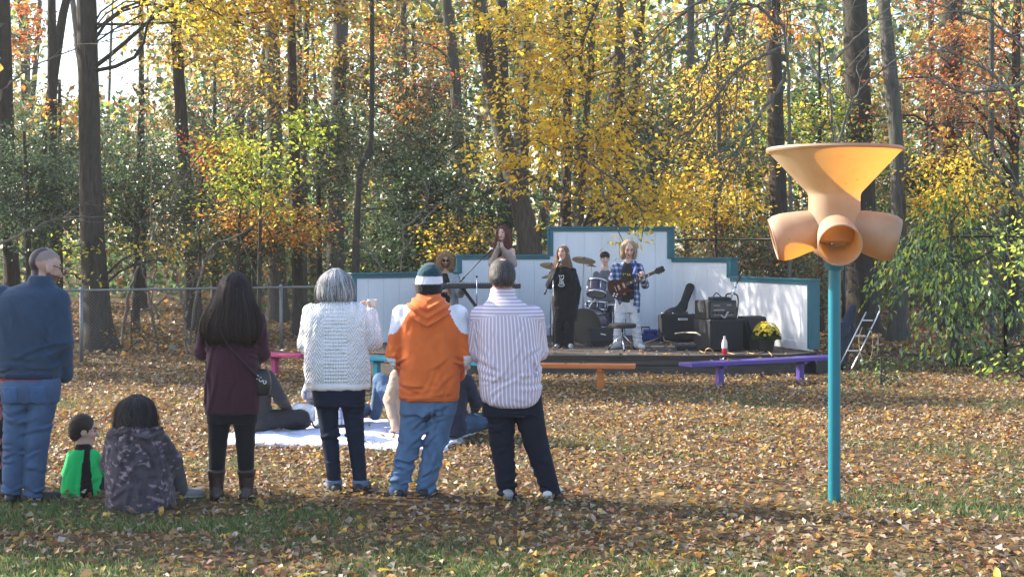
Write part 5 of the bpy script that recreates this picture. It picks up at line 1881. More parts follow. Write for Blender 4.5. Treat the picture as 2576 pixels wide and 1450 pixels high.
MB().lathe([(.0, -.035), (.028, -.035), (.037, .05), (.039, .053), (.036, .053), (.03, -.02), (0, -.02)], 20).build('cup_body', mat('paper_cup', (.7, .68, .64), .5), cup, True)

# --- orange hoodie
f = Fig(1050, 1252, 'man in orange and white hoodie with knitted bobble-free hat and blue jeans')
f.root['label'] = 'man in orange hoodie with white shoulders, striped knit hat and blue jeans'
J = joints(f, neck=(1078, 745, .02), shl=(1012, 792, .0), ell=(995, 890, .0), wrl=(1018, 945, .16), shr=(1150, 792, .0), elr=(1166, 892, .0), wrr=(1150, 945, .16),
           hpl=(1048, 1010), hpr=(1112, 1010), knl=(1032, 1105), knr=(1096, 1105), anl=(1001, 1228), anr=(1070, 1228))
R = rot(math.radians(-6), math.radians(2))
hc = f.L(1078, 704, .03)
body(f, hc, 1.0, R, J, SK, .017)
org = np.array((.66, .145, .035))


def orgcol(V):
    px = V[:, 0] * f.ppm + f.pc
    py = f.pg - V[:, 2] * f.ppm
    c = np.repeat(org[None], len(V), 0)
    bl = 778 + np.clip(1046 - px, 0, 99) * .95 - 10 * np.sin(np.clip((1046 - px) / 62, 0, 1) * 6.28)
    br = 772 + np.clip(px - 1110, 0, 99) * 1.0 - 10 * np.sin(np.clip((px - 1110) / 66, 0, 1) * 6.28)
    w = ((px < 1046) & (py < bl)) | ((px > 1110) & (py < br))
    w |= ((px < 996) & (py > 897) & (py < 950)) | ((px > 1168) & (py > 893) & (py < 945))
    c[w] = (.76, .78, .86)
    return c


solid('hoodie', [loft([f.row(1006, 1008, 1150, .30, .0), f.row(985, 1003, 1155, .33, .0), f.row(920, 1006, 1156, .33), f.row(850, 1004, 1158, .31), f.row(800, 1002, 1160, .28), f.row(770, 1024, 1136, .23), f.row(748, 1050, 1108, .17, .01)])] +
      arm_prims(J, 'l', (.078, .072, .055)) + arm_prims(J, 'r', (.078, .072, .055)), CLOTH, f.root, .010, .025, creases(f, [(1020, 1150, 900, 990, 9, 60, 35, 60, 5, .009), (1010, 1150, 960, 995, 6, 5, 12, 70, 4.5, .008), (985, 1010, 860, 930, 6, 20, 20, 30, 4, .009), (1150, 1180, 860, 930, 6, -20, 20, 30, 4, .009), (1030, 1130, 820, 900, 4, 80, 25, 60, 6, .006)], 45, folds(.0025, (10, 10, 9), 45)), orgcol)
hood_body = f.root.children[-1]
patch('waist_rib', hood_body, lambda V, N: (V[:, 2] < f.L(0, 992)[2]) & (np.abs(N[:, 2]) < .75) & (V[:, 0] > f.L(1004, 0)[0]) & (V[:, 0] < f.L(1154, 0)[0]), .004, CLOTH, org * .92)
def hoodfold(P):
    x, z = P[:, 0] * f.ppm + f.pc - 1078, f.pg - P[:, 2] * f.ppm
    v = z - (812 - np.abs(x) * .62)
    return .010 * np.sin(v * .30) + .004 * snoise(P, (30, 30, 30), 4, 2)


solid('hood', [loft([f.row(816, 1070, 1087, .02, -.168), f.row(803, 1052, 1106, .06, -.155), f.row(786, 1034, 1126, .15, -.105), f.row(768, 1026, 1134, .23, -.06), f.row(750, 1040, 1118, .22, -.02), f.row(738, 1050, 1107, .19, .0), f.row(732, 1054, 1103, .17, .0)], .02)], CLOTH, f.root, .008, .02, hoodfold, flatc(org))
hat = [loft([f.row(742, 1050, 1106, .19, .01), f.row(735, 1045, 1111, .235, .015), f.row(718, 1043, 1113, .25, .02), f.row(700, 1046, 1112, .25, .03), f.row(680, 1052, 1107, .22, .03), f.row(666, 1064, 1096, .14, .03), f.row(660, 1074, 1086, .06, .03)])]


def hatcol(V):
    px = V[:, 0] * f.ppm + f.pc
    py = f.pg - V[:, 2] * f.ppm
    py = py - 3 * np.cos((px - 1078) / 34)
    c = np.repeat(np.array([[.014, .05, .066]]), len(V), 0)
    c[(py > 692)] = (.68, .68, .74)
    c[(py > 711)] = (.012, .012, .014)
    return c


solid('knit_hat', hat, CLOTH, f.root, .007, .01, folds(.002, (60, 60, 20), 46), hatcol)
solid('jeans', [loft([f.row(1040, 1006, 1144, .27), f.row(995, 1008, 1148, .28)])] + leg_prims(J, (.113, .086, .07), .02), DENIM, f.root, .009, .022, creases(f, [(1010, 1140, 1015, 1080, 9, 40, 30, 56, 4.5, .010), (985, 1130, 1080, 1160, 12, 30, 28, 50, 4.2, .010), (975, 1095, 1160, 1240, 18, 15, 22, 44, 3.8, .012)], 48), flatc((.095, .16, .27)))
jn = f.root.children[-1]
for c_ in (1052, 1108):
    patch('back_pocket', jn, lambda V, N: (N[:, 1] < -.3) & (np.abs(V[:, 0] - f.L(c_, 0)[0]) < .058) & (V[:, 2] < f.L(0, 1012)[2]) & (V[:, 2] > f.L(0, 1056)[2] + np.abs(V[:, 0] - f.L(c_, 0)[0]) * .35), .005, DENIM, (.1, .168, .28))
shoe(f, J['anl'], J['anl'] + np.array((-.03, .15, 0)), (.012, .012, .014), (.55, .55, .55))
shoe(f, J['anr'], J['anr'] + np.array((.04, .15, 0)), (.012, .012, .014), (.55, .55, .55))

# --- striped shirt
f = Fig(1290, 1255, 'man in white and mauve striped shirt and dark jeans, arms folded')
J = joints(f, neck=(1263, 742, .02), shl=(1210, 796, .0), ell=(1196, 884, .06), wrl=(1262, 890, .27), shr=(1340, 796, .0), elr=(1352, 884, .06), wrr=(1290, 880, .29),
           hpl=(1258, 1005), hpr=(1322, 1005), knl=(1262, 1110), knr=(1347, 1110), anl=(1275, 1232), anr=(1384, 1232))
R = rot(math.radians(4), math.radians(3))
hc = f.L(1262, 692, .04)
body(f, hc, 1.08, R, J, (.56, .3, .21), .011, neck=1.2)
hcol = [(.05, .042, .039), (.08, .068, .062), (.13, .115, .108), (.03, .025, .024)]
hl = loft([f.row(716, 1240, 1288, .13, -.03), f.row(708, 1233, 1293, .19, -.015), f.row(696, 1229, 1296, .22, .0), f.row(680, 1229, 1295, .23, .03), f.row(662, 1236, 1288, .2, .04), f.row(652, 1248, 1276, .12, .045), f.row(647, 1257, 1268, .05, .045)])
solid('hair', [('l', hl[1] * np.array([1, 1, 1, .97, .97, 1]), None, None, None, .02)], HAIRM, f.root, .008, disp=folds(.003, (60, 60, 20), 49), color=flatc(hcol[0]), extra=strands(hl, 700, np.random.default_rng(9), hcol, t0=(PI * .95, 2.05 * PI), wave=.006, width=.003, zvar=.05, off=(.97, 1.02)))


def stripe_mat():
    m, nt, b, out = _nt('striped_cotton')
    N, L = nt.nodes, nt.links
    a = N.new('ShaderNodeAttribute')
    a.attribute_name = 'st'
    mm = N.new('ShaderNodeMath')
    mm.operation = 'PINGPONG'
    mm.inputs[1].default_value = .0125
    L.new(a.outputs['Fac'], mm.inputs[0])
    rp = N.new('ShaderNodeMapRange')
    rp.inputs['From Min'].default_value, rp.inputs['From Max'].default_value = .0034, .0052
    L.new(mm.outputs[0], rp.inputs['Value'])
    mx = N.new('ShaderNodeMix')
    mx.data_type = 'RGBA'
    mx.inputs[6].default_value = (.82, .81, .86, 1)
    mx.inputs[7].default_value = (.54, .43, .54, 1)
    L.new(rp.outputs[0], mx.inputs[0])
    L.new(mx.outputs[2], b.inputs['Base Color'])
    b.inputs['Roughness'].default_value = .85
    b.inputs['Specular IOR Level'].default_value = .15
    tr = N.new('ShaderNodeBsdfTranslucent')
    L.new(mx.outputs[2], tr.inputs[0])
    ms = N.new('ShaderNodeMixShader')
    ms.inputs[0].default_value = .1
    L.new(b.outputs[0], ms.inputs[1])
    L.new(tr.outputs[0], ms.inputs[2])
    L.new(ms.outputs[0], out.inputs['Surface'])
    return m


armL, armR = arm_prims(J, 'l', (.085, .078, .058)), arm_prims(J, 'r', (.085, .078, .058))
tor = loft([f.row(1021, 1238, 1340, .33, .0), f.row(1010, 1216, 1354, .37, .0), f.row(985, 1206, 1361, .38), f.row(930, 1203, 1362, .39), f.row(860, 1200, 1358, .38), f.row(805, 1200, 1352, .33), f.row(772, 1212, 1332, .27), f.row(748, 1230, 1300, .19, .01), f.row(738, 1234, 1293, .17, .02)])
collar = loft([f.row(748, 1231, 1297, .19, .02), f.row(724, 1234, 1294, .175, .03)], .012)


def stripeat(V):
    dt = prim_eval(tor, V)
    dl = np.minimum(*[prim_eval(p, V) for p in armL]) + .02
    dr_ = np.minimum(*[prim_eval(p, V) for p in armR]) + .02
    cxm = np.interp(V[:, 2], tor[1][:, 0], tor[1][:, 1])
    st = np.arctan2(V[:, 0] - cxm, -(V[:, 1]) + .12) * .27
    py = f.pg - V[:, 2] * f.ppm
    yoke = (py < 790 + 10 * ((V[:, 0] - cxm) / .2) ** 2) & (V[:, 1] < .1)
    st = np.where(yoke, V[:, 2] * 1.0, st)
    for dd_, sd in ((dl, 'l'), (dr_, 'r')):
        k = (dd_ < dt) & ~yoke
        c0, e0, w0 = J['sh' + sd], J['el' + sd], J['wr' + sd]
        lower = V[:, 2] < e0[2] + .0
        ax = np.where(lower[:, None], (w0 - e0) / np.linalg.norm(w0 - e0), (e0 - c0) / np.linalg.norm(e0 - c0))
        q = V - np.where(lower[:, None], e0, c0)
        q = q - ax * (q * ax).sum(1)[:, None]
        st = np.where(k, np.arctan2(q[:, 0], -q[:, 1] + 1e-6) * .085, st)
    return {'st': st + 5.0}


solid('shirt', [tor, collar] + armL + armR, stripe_mat(), f.root, .010, .025, creases(f, [(1300, 1360, 820, 940, 9, 55, 18, 60, 5, .010), (1195, 1250, 830, 940, 7, -60, 18, 50, 5, .008), (1210, 1355, 930, 1000, 9, 8, 18, 70, 5, .008), (1210, 1350, 985, 1012, 5, 85, 15, 30, 4, .006)], 55), attrs=stripeat)
solid('jeans', [loft([f.row(1045, 1212, 1358, .28), f.row(990, 1214, 1358, .30)])] + leg_prims(J, (.118, .088, .07), .02), DENIM, f.root, .009, .022, creases(f, [(1220, 1360, 1030, 1090, 8, 35, 35, 50, 4.5, .009), (1225, 1390, 1090, 1180, 10, 20, 30, 46, 4.2, .009), (1235, 1405, 1185, 1240, 14, 5, 15, 44, 3.8, .012)], 58), flatc((.013, .016, .028)))
jn = f.root.children[-1]
for c_ in (1252, 1322):
    patch('back_pocket', jn, lambda V, N: (N[:, 1] < -.3) & (np.abs(V[:, 0] - f.L(c_, 0)[0]) < .06) & (V[:, 2] < f.L(0, 1024)[2]) & (V[:, 2] > f.L(0, 1066)[2] + np.abs(V[:, 0] - f.L(c_, 0)[0]) * .35), .005, DENIM, (.015, .018, .03))
shoe(f, J['anl'], J['anl'] + np.array((-.02, .15, 0)), (.3, .29, .3), (.6, .58, .56))
shoe(f, J['anr'], J['anr'] + np.array((.06, .15, 0)), (.55, .54, .55), (.65, .63, .6))

# --- someone cut off by the left edge
f = Fig(-46, 1240, 'person in dark patterned trousers cut off by the left picture edge')
J = joints(f, neck=(-46, 770), shl=(-100, 800), ell=(-112, 900), wrl=(-80, 950, .2), shr=(6, 800, .1), elr=(-6, 900, .2), wrr=(-30, 940, .3), hpl=(-76, 1000), hpr=(-22, 1000), knl=(-76, 1110), knr=(-18, 1110), anl=(-76, 1215), anr=(-16, 1215))
hc = f.L(-46, 725, .02)
body(f, hc, .95, rot(0), J, SK, .014)
solid('hair', [ell(hc + np.array((0, -.02, .03)), (.09, .1, .095))], HAIRM, f.root, .014, color=flatc((.04, .025, .02)))
solid('jacket', [loft([f.row(1000, -98, -4, .26), f.row(900, -98, 0, .26), f.row(800, -98, 4, .22), f.row(772, -66, -26, .14)])] + arm_prims(J, 'l', (.06, .055, .045)) + arm_prims(J, 'r', (.05, .05, .045)), CLOTH, f.root, .014, .03, color=flatc((.03, .03, .035)))


def pinkpat(V):
    c = np.repeat(np.array([[.014, .013, .016]]), len(V), 0)
    c[snoise(V, (70, 70, 70), 71, 2) > .3] = (.4, .13, .15)
    return c


solid('trousers', [loft([f.row(1040, -98, -2, .24), f.row(985, -98, -2, .24)])] + leg_prims(J, (.1, .09, .075)), CLOTH, f.root, .014, .03, color=pinkpat)
shoe(f, J['anl'], J['anl'] + np.array((0, .15, 0)), (.03, .03, .03))
shoe(f, J['anr'], J['anr'] + np.array((0, .15, 0)), (.03, .03, .03))

# --- the blanket and those sitting on it
rgb_ = np.random.default_rng(14)
bl = np.array([(WX(556, 13.5), 13.35), (WX(1110, 13.1), 12.95), (WX(1235, 14.9), 14.9), (WX(640, 15.4), 15.5)])
nu, nv = 90, 56
U, Vv = np.meshgrid(np.linspace(0, 1, nu), np.linspace(0, 1, nv), indexing='ij')
XY = (bl[0][None, None] * ((1 - U) * (1 - Vv))[..., None] + bl[1] * (U * (1 - Vv))[..., None] + bl[2] * (U * Vv)[..., None] + bl[3] * ((1 - U) * Vv)[..., None])
edge = np.minimum(np.minimum(U, 1 - U), np.minimum(Vv, 1 - Vv))
XY += (np.stack([snoise(np.stack([U * 5, Vv * 5, 0 * U], -1), 1.2, 3, 2), snoise(np.stack([U * 5, Vv * 5, 0 * U + 3], -1), 1.2, 4, 2)], -1)) * .05
Z = .05 + .022 * snoise(np.stack([XY[..., 0], XY[..., 1], 0 * U], -1), (5, 5, 1), 5, 3) + .012 * snoise(np.stack([XY[..., 0], XY[..., 1], 0 * U], -1), (14, 14, 1), 6, 2) + ground_z(XY[..., 0], XY[..., 1])
Z = np.where(edge < .005, ground_z(XY[..., 0], XY[..., 1]) + .012, Z)
i, j = np.meshgrid(np.arange(nu - 1), np.arange(nv - 1), indexing='ij')
q = np.stack([i * nv + j, (i + 1) * nv + j, (i + 1) * nv + j + 1, i * nv + j + 1], -1).reshape(-1, 4)
ctr = np.array([XY[..., 0].mean(), XY[..., 1].mean(), 0])
pv = np.stack([XY[..., 0], XY[..., 1], Z], -1).reshape(-1, 3) - ctr
pc_ = np.repeat(np.array([[.66, .69, .84]]), len(pv), 0)
pc_[snoise(pv, (11, 11, 1), 8, 2) > .5] = (.5, .54, .68)
blk = link('picnic_blanket', raw_mesh('picnic_blanket', pv, q, True, pc_), mat('blanket_cotton', (.7, .7, .75), .9, var=.05, attr=True, bump=.3, bscale=70), None, ctr.tolist())
sol = blk.modifiers.new('thickness', 'SOLIDIFY')
sol.thickness = .012
tag(blk, 'white crumpled picnic blanket spread on the leaves behind the standing people', 'blanket')

BZ = .06


def sitter(pc, d, label, yaw, topc, legc, hairc, legs=(1, 1), lean=0.0, topcol=None, hs=.95, hair_len=.18, shoec=(.02, .02, .02), arm=None, kind='cross', skin=SKP):
    """seated figure facing yaw (0 = away from the camera) with crossed, stretched or raised legs"""
    f = Fig(pc, 0, label, d=d, z0=BZ)
    A = np.array(Matrix.Rotation(yaw, 3, 'Z'))

    def w(x, y, z):
        return A @ np.array((x, y, z))
    b0 = -lean
    J = dict(neck=w(0, b0 * .9, .60), shl=w(-.17, b0 * .8, .53), shr=w(.17, b0 * .8, .53), hpl=w(-.09, 0, .11), hpr=w(.09, 0, .11))
    if kind == 'cross':
        J.update(knl=w(-.34, .3, .12), knr=w(.34, .3, .12), anl=w(.12, .36, .06), anr=w(-.12, .42, .06), ell=w(-.24, .1, .32), wrl=w(-.16, .3, .2), elr=w(.24, .1, .32), wrr=w(.16, .3, .2))
        toes = (w(.2, .38, 0), w(-.2, .44, 0))
    elif kind == 'long':
        J.update(knl=w(-.12, .42, .13), knr=w(.14, .42, .15), anl=w(-.12, .84, .07), anr=w(.16, .84, .07), ell=w(-.26, b0 * .4 - .08, .3), wrl=w(-.25, b0 - .1, .06), elr=w(.22, .12, .32), wrr=w(.12, .3, .24))
        toes = (w(-.14, .92, 0), w(.2, .92, 0))
    else:
        J.update(knl=w(-.14, .36, .44), knr=w(.12, .42, .36), anl=w(-.12, .55, .07), anr=w(.14, .62, .07), ell=w(-.27, b0 - .02, .3), wrl=w(-.27, b0 - .16, .05), elr=w(.24, .1, .34), wrr=w(.1, .32, .36))
        toes = (w(-.12, .68, 0), w(.15, .74, 0))
    if arm:
        J.update(arm)
    R = rot(yaw, .1)
    hc = w(0, b0 * .95 + .03, .73)
    body(f, hc, hs, R, J, skin, .016, extra=hand_prims(J['wrl'], w(0, .4, -.3), w(0, .3, -1), .3) + hand_prims(J['wrr'], w(-.3, .6, 0), w(0, 0, -1), .4))
    hr = [ell(hc + R @ np.array((0, -.02, .035)) * hs, np.array((.088, .098, .09)) * hs, .02, R)]
    if hair_len > .1:
        hr.append(cone(hc + R @ np.array((0, -.06, -.02)), hc + R @ np.array((0, -.1, -hair_len)), .07, .05, .04))
    solid('hair', hr, HAIRM, f.root, .012, disp=folds(.005, (40, 40, 10), 9), color=flatc(hairc))
    rows = [(.03, 0, 0, .19, .16), (.12, 0, 0, .19, .16), (.28, 0, b0 * .35, .165, .14), (.44, 0, b0 * .65, .18, .14), (.54, 0, b0 * .82, .15, .11), (.60, 0, b0 * .92, .075, .075)]
    R2 = []
    for r in rows:
        p = w(r[1], r[2], r[0])
        cs, sn = abs(math.cos(yaw)), abs(math.sin(yaw))
        R2.append((p[2], p[0], p[1], math.hypot(r[3] * cs, r[4] * sn), math.hypot(r[3] * sn, r[4] * cs)))
    solid('top', [loft(R2)] + arm_prims(J, 'l', (.066, .06, .045)) + arm_prims(J, 'r', (.066, .06, .045)), CLOTH, f.root, .014, .03, folds(.006, (11, 11, 11), 66), topcol or flatc(topc))
    solid('trousers', leg_prims(J, (.1, .075, .055)) + [cone(J['hpl'], J['hpr'], .11, .11)], DENIM, f.root, .014, .03, folds(.006, (12, 12, 12), 67), flatc(legc))
    for sd, t in zip('lr', toes):
        P = [cone(J['an' + sd], np.array((*t[:2], J['an' + sd][2] + .0)), .045, .038, .02), cone(J['an' + sd], np.array((*t[:2], J['an' + sd][2] + .05)), .04, .03, .02)]
        solid('shoe', P, RUBBER, f.root, .012, .02, color=flatc(shoec))
    return f


def plaid(V):
    c = np.repeat(np.array([[.62, .63, .70]]), len(V), 0)
    c[(np.mod(V[:, 0] + .5, .075) < .018) | (np.mod(V[:, 2], .085) < .018)] = (.2, .24, .42)
    c[(np.mod(V[:, 0] + .54, .075) < .008)] = (.5, .35, .12)
    return c


sitter(640, 14.0, 'person in dark clothes and black boots sitting on the blanket behind the maroon sweater', math.radians(-30), (.03, .03, .034), (.03, .032, .038), (.03, .02, .016), kind='cross', hair_len=.3)
sitter(836, 14.4, 'person in blue and white plaid shirt sitting behind the white sweater woman', math.radians(12), (.6, .6, .7), (.1, .14, .22), (.06, .035, .02), topcol=plaid, kind='cross', shoec=(.5, .5, .52))
sitter(1025, 14.3, 'person in tan sweater leaning back on one arm behind the orange hoodie', math.radians(28), (.42, .30, .22), (.09, .15, .25), (.05, .03, .02), kind='up', lean=.16)
sitter(1130, 13.6, 'person in navy jacket and jeans sitting cross legged at the blanket edge', math.radians(-12), (.018, .024, .045), (.045, .085, .15), (.03, .02, .016), kind='cross', shoec=(.03, .03, .03))
hb_ = empty('handbag', at(742, 1082, 14.2)[:2] + (BZ,), 0, 'small black handbag lying on the white blanket', 'bag')
solid('pouch', [ell((0, 0, .05), (.16, .1, .07)), ell((-.06, 0, .08), (.08, .07, .05))], BLACKL, hb_, .011, .04)
MB().tube(bez([(.1, -.02, .09), (.17, -.04, .07), (.2, -.06, .02), (.26, -.05, .012)], 6), .008, 6).build('strap', BLACKL, hb_, True)

# ================================================================= the band
BLK = mat('black_plastic', (.014, .014, .015), .45, var=.12)
TOLEX = mat('black_tolex', (.016, .016, .017), .75, var=.2, vscale=20, bump=.2, bscale=120)
GRILLE = mat('grille_cloth', (.02, .02, .021), .9, var=.15, vscale=40)
CHROME = mat('chrome', (.62, .63, .65), .18, 1.0, var=.04)
BRASS = mat('cymbal_bronze', (.20, .15, .09), .35, .85, var=.2, vscale=14)
WHITEM = mat('white_marking', (.72, .72, .72), .6)
CORD = mat('cream_cable', (.42, .37, .25), .6)
ZS = DECK_Z


def dk(py):                      # depth of a point of the deck seen at row py
    return (CAM_H - ZS) * FPX / (py - HORIZON)


def stand_thing(name, px, d, label, cat, rz=0.0, z=ZS, group=None):
    return empty(name, (WX(px, d), d, z), rz, label, cat, group)


# --- guitarist
f = Fig(1574, 0, 'long haired guitarist in blue plaid overshirt and white trousers', d=22.8, z0=ZS)
J = joints(f, neck=(1579, 656), shl=(1549, 671), shr=(1606, 671), ell=(1538, 712, -.06), wrl=(1553, 722, -.25), elr=(1621, 716, -.12), wrr=(1612, 699, -.33),
           hpl=(1563, 762), hpr=(1592, 762), knl=(1557, 815, -.05), knr=(1598, 812, -.03), anl=(1552, 864, -.02), anr=(1604, 864, -.06))
R = rot(PI + .1, .42)
hc = f.L(1580, 626, -.05)
body(f, hc, 1.18, R, J, (.58, .36, .28), .0118, extra=hand_prims(J['wrl'], (.5, -.3, -.55), (.2, .9, 0), .35, .95) + hand_prims(J['wrr'], (-.05, -.15, .6), (-.3, .7, 0), .8, .95, -1))
hl = loft([f.row(652, 1563, 1599, .12, .02), f.row(642, 1559, 1601, .2, .0), f.row(628, 1558, 1602, .23, -.01), f.row(615, 1560, 1600, .24, -.03), f.row(607, 1567, 1594, .18, -.03), f.row(603, 1574, 1587, .08, -.03)])
face_cut = [ell(hc + R @ np.array((0, .125, -.03)), (.098, .13, .115), None, R)]
hcol = [(.30, .21, .13), (.38, .28, .18), (.22, .15, .09), (.45, .35, .24)]
solid('hair', [('l', hl[1] * np.array([1, 1, 1, .97, .97, 1]), None, None, None, .02)], HAIRM, f.root, .0105, disp=folds(.005, (40, 40, 8), 9), color=flatc(hcol[0]), sub=face_cut, extra=strands(hl, 260, np.random.default_rng(2), hcol, t0=(0, PI), wave=.01, width=.004, zvar=.03))


def blueplaid(V):
    c = np.repeat(np.array([[.03, .05, .13]]), len(V), 0)
    a, b_ = np.mod(V[:, 0] * .9 + V[:, 1] * .6 + 2, .09), np.mod(V[:, 2], .09)
    c[(a < .035)] = (.16, .2, .32)
    c[(b_ < .035)] = (.14, .18, .30)
    c[(a < .035) & (b_ < .035)] = (.55, .57, .64)
    return c


tor = [f.row(760, 1552, 1602, .24), f.row(735, 1551, 1603, .25), f.row(700, 1550, 1604, .25), f.row(675, 1551, 1604, .2), f.row(662, 1564, 1594, .14), f.row(655, 1570, 1589, .12)]
solid('t_shirt', [loft(tor[:1] + tor[1:])], CLOTH, f.root, .0135, .02, folds(.004, (12, 12, 12), 3), flatc((.026, .025, .028)))
shirt_rows = [(z - (.06 if i_ == 0 else 0), cx_ + .006, cy_ + .015, rx_ + .022, ry_ + .022, n_) for i_, (z, cx_, cy_, rx_, ry_, n_) in enumerate(tor)]
solid('overshirt', [loft(shirt_rows)] + arm_prims(J, 'l', (.066, .06, .05), .012) + arm_prims(J, 'r', (.066, .06, .05), .012) + [cone(f.L(1604, 740, -.08), f.L(1603, 782, -.08), .035, .03)], CLOTH, f.root, .0135, .02, folds(.005, (13, 13, 10), 4), blueplaid,
      sub=[ell(f.L(1577, 720, -.2), (.115, .2, .62))])
for q, (x_, w_) in enumerate(((1566, 4), (1571, 4), (1577, 4), (1582, 3))):   # yellow letters across the chest
    p = f.L(x_, 690, -.138 + .004 * abs(q - 1.5))
    mb = MB()
    if q in (0, 1):
        mb.box((p[0], p[1], p[2] + .016), (.026, .006, .009)).box((p[0], p[1], p[2]), (.009, .006, .036))
        if q == 1:
            mb.box((p[0] + .003, p[1], p[2] - .014), (.02, .006, .008)).box((p[0] + .002, p[1], p[2]), (.016, .006, .007))
    else:
        mb.box((p[0] - .007, p[1], p[2]), (.007, .006, .036), (0, .28, 0)).box((p[0] + .007, p[1], p[2]), (.007, .006, .036), (0, -.28, 0)).box((p[0], p[1], p[2] - .004), (.014, .006, .006))
    mb.build('shirt_letter', mat('yellow_print', (.55, .45, .08), .7), f.root)
solid('trousers', [loft([f.row(785, 1550, 1604, .22), f.row(752, 1552, 1603, .23)])] + leg_prims(J, (.095, .078, .066)), DENIM, f.root, .0135, .03, jeans_folds(f.L(0, 815)[2], f.L(0, 850)[2], .01, 5), flatc((.56, .54, .57)))
shoe(f, J['anl'], J['anl'] + np.array((-.1, -.13, 0)), (.6, .57, .54), (.7, .7, .68))
shoe(f, J['anr'], J['anr'] + np.array((.06, -.16, 0)), (.62, .62, .64), (.7, .7, .7))

# electric guitar slung in front of him
GU = Vector((1672 - 1556, 0, 718 - 668)).normalized()
GU = Vector((GU.x, -.12, GU.z)).normalized()
go = Vector((f.root.location.x, f.root.location.y, ZS)) + Vector(f.L(1558, 719, -.30))
gt = empty('electric_guitar', go, 0, 'dark red double horned electric guitar held by the guitarist', 'guitar')
GM = frame((0, 0, 0), GU, (GU.cross(Vector((0, -1, 0)))) * -1)
if GM[2, 1] < 0:
    GM[:3, 1] *= -1
    GM[:3, 2] *= -1
sg = [(-.2, .0), (-.19, .09), (-.13, .15), (-.05, .145), (.0, .115), (.05, .115), (.10, .145), (.155, .15), (.15, .125), (.115, .09), (.1, .04), (.1, -.04), (.112, -.085), (.14, -.115), (.145, -.14), (.09, -.14), (.04, -.11), (-.01, -.115), (-.06, -.15), (-.13, -.155), (-.185, -.095)]
GB = GM.copy()
GB[:3, 3] = -GM[:3, 2] * .02
gb = MB().prism(bez(np.c_[np.array(sg + sg[:1]), np.zeros(len(sg) + 1)], 3)[:-1, :2], GB, .04).build('guitar_body', mat('cherry_finish', (.045, .011, .012), .22, var=.25, vscale=5), gt)
fs = 1 if GM[1, 2] < 0 else -1                      # which local w faces the camera


def gbox(u, v, su, sv, sw, w, m, nm, par):
    M3 = GM[:3, :3]
    c = M3 @ np.array((u, v, w * fs))
    mb = MB().box((0, 0, 0), (su, sv, sw), bev=.002)
    mb.V = [x @ M3.T + c for x in mb.V]
    return mb.build(nm, m, par)


gbox(.33, 0, .5, .05, .022, .028, mat('rosewood', (.09, .05, .03), .5), 'neck', gt)
for q in range(5):
    gbox(.17 + q * .075, 0, .012, .03, .003, .0405, WHITEM, 'fret_inlay', gt)
hs_ = [(.57, -.022), (.57, .022), (.62, .05), (.72, .045), (.74, .03), (.73, .0), (.74, -.03), (.72, -.045), (.62, -.05)]
GB2 = GM.copy()
GB2[:3, 3] = GM[:3, 2] * (.02 * fs)
hd = MB().prism(hs_, GB2, .018).build('headstock', BLK, gt)
for q in range(3):
    for s_ in (-1, 1):
        gbox(.625 + q * .04, s_ * .056, .012, .022, .012, .025, CHROME, 'tuning_peg', hd)
gbox(.05, 0, .035, .085, .012, .026, CHROME, 'pickup', gt)
gbox(-.035, 0, .035, .085, .012, .026, CHROME, 'pickup', gt)
gbox(-.09, 0, .018, .09, .014, .026, CHROME, 'bridge', gt)
for (u, v) in ((-.1, -.085), (-.14, -.06), (-.13, -.11), (-.165, -.085)):
    gbox(u, v, .022, .022, .014, .026, WHITEM, 'control_knob', gt)
st_ = [f.L(1540, 735, -.24), f.L(1556, 700, -.2), f.L(1590, 690, -.165), f.L(1597, 668, -.11), f.L(1594, 658, .0), f.L(1580, 662, .1)]
st_ = [np.array(p) - np.array(f.L(1558, 719, -.30)) for p in st_]
MB().tube(bez(st_[2:], 6), .028, 8, flat=.22).build('strap', mat('blue_strap', (.03, .06, .28), .7), gt, True)


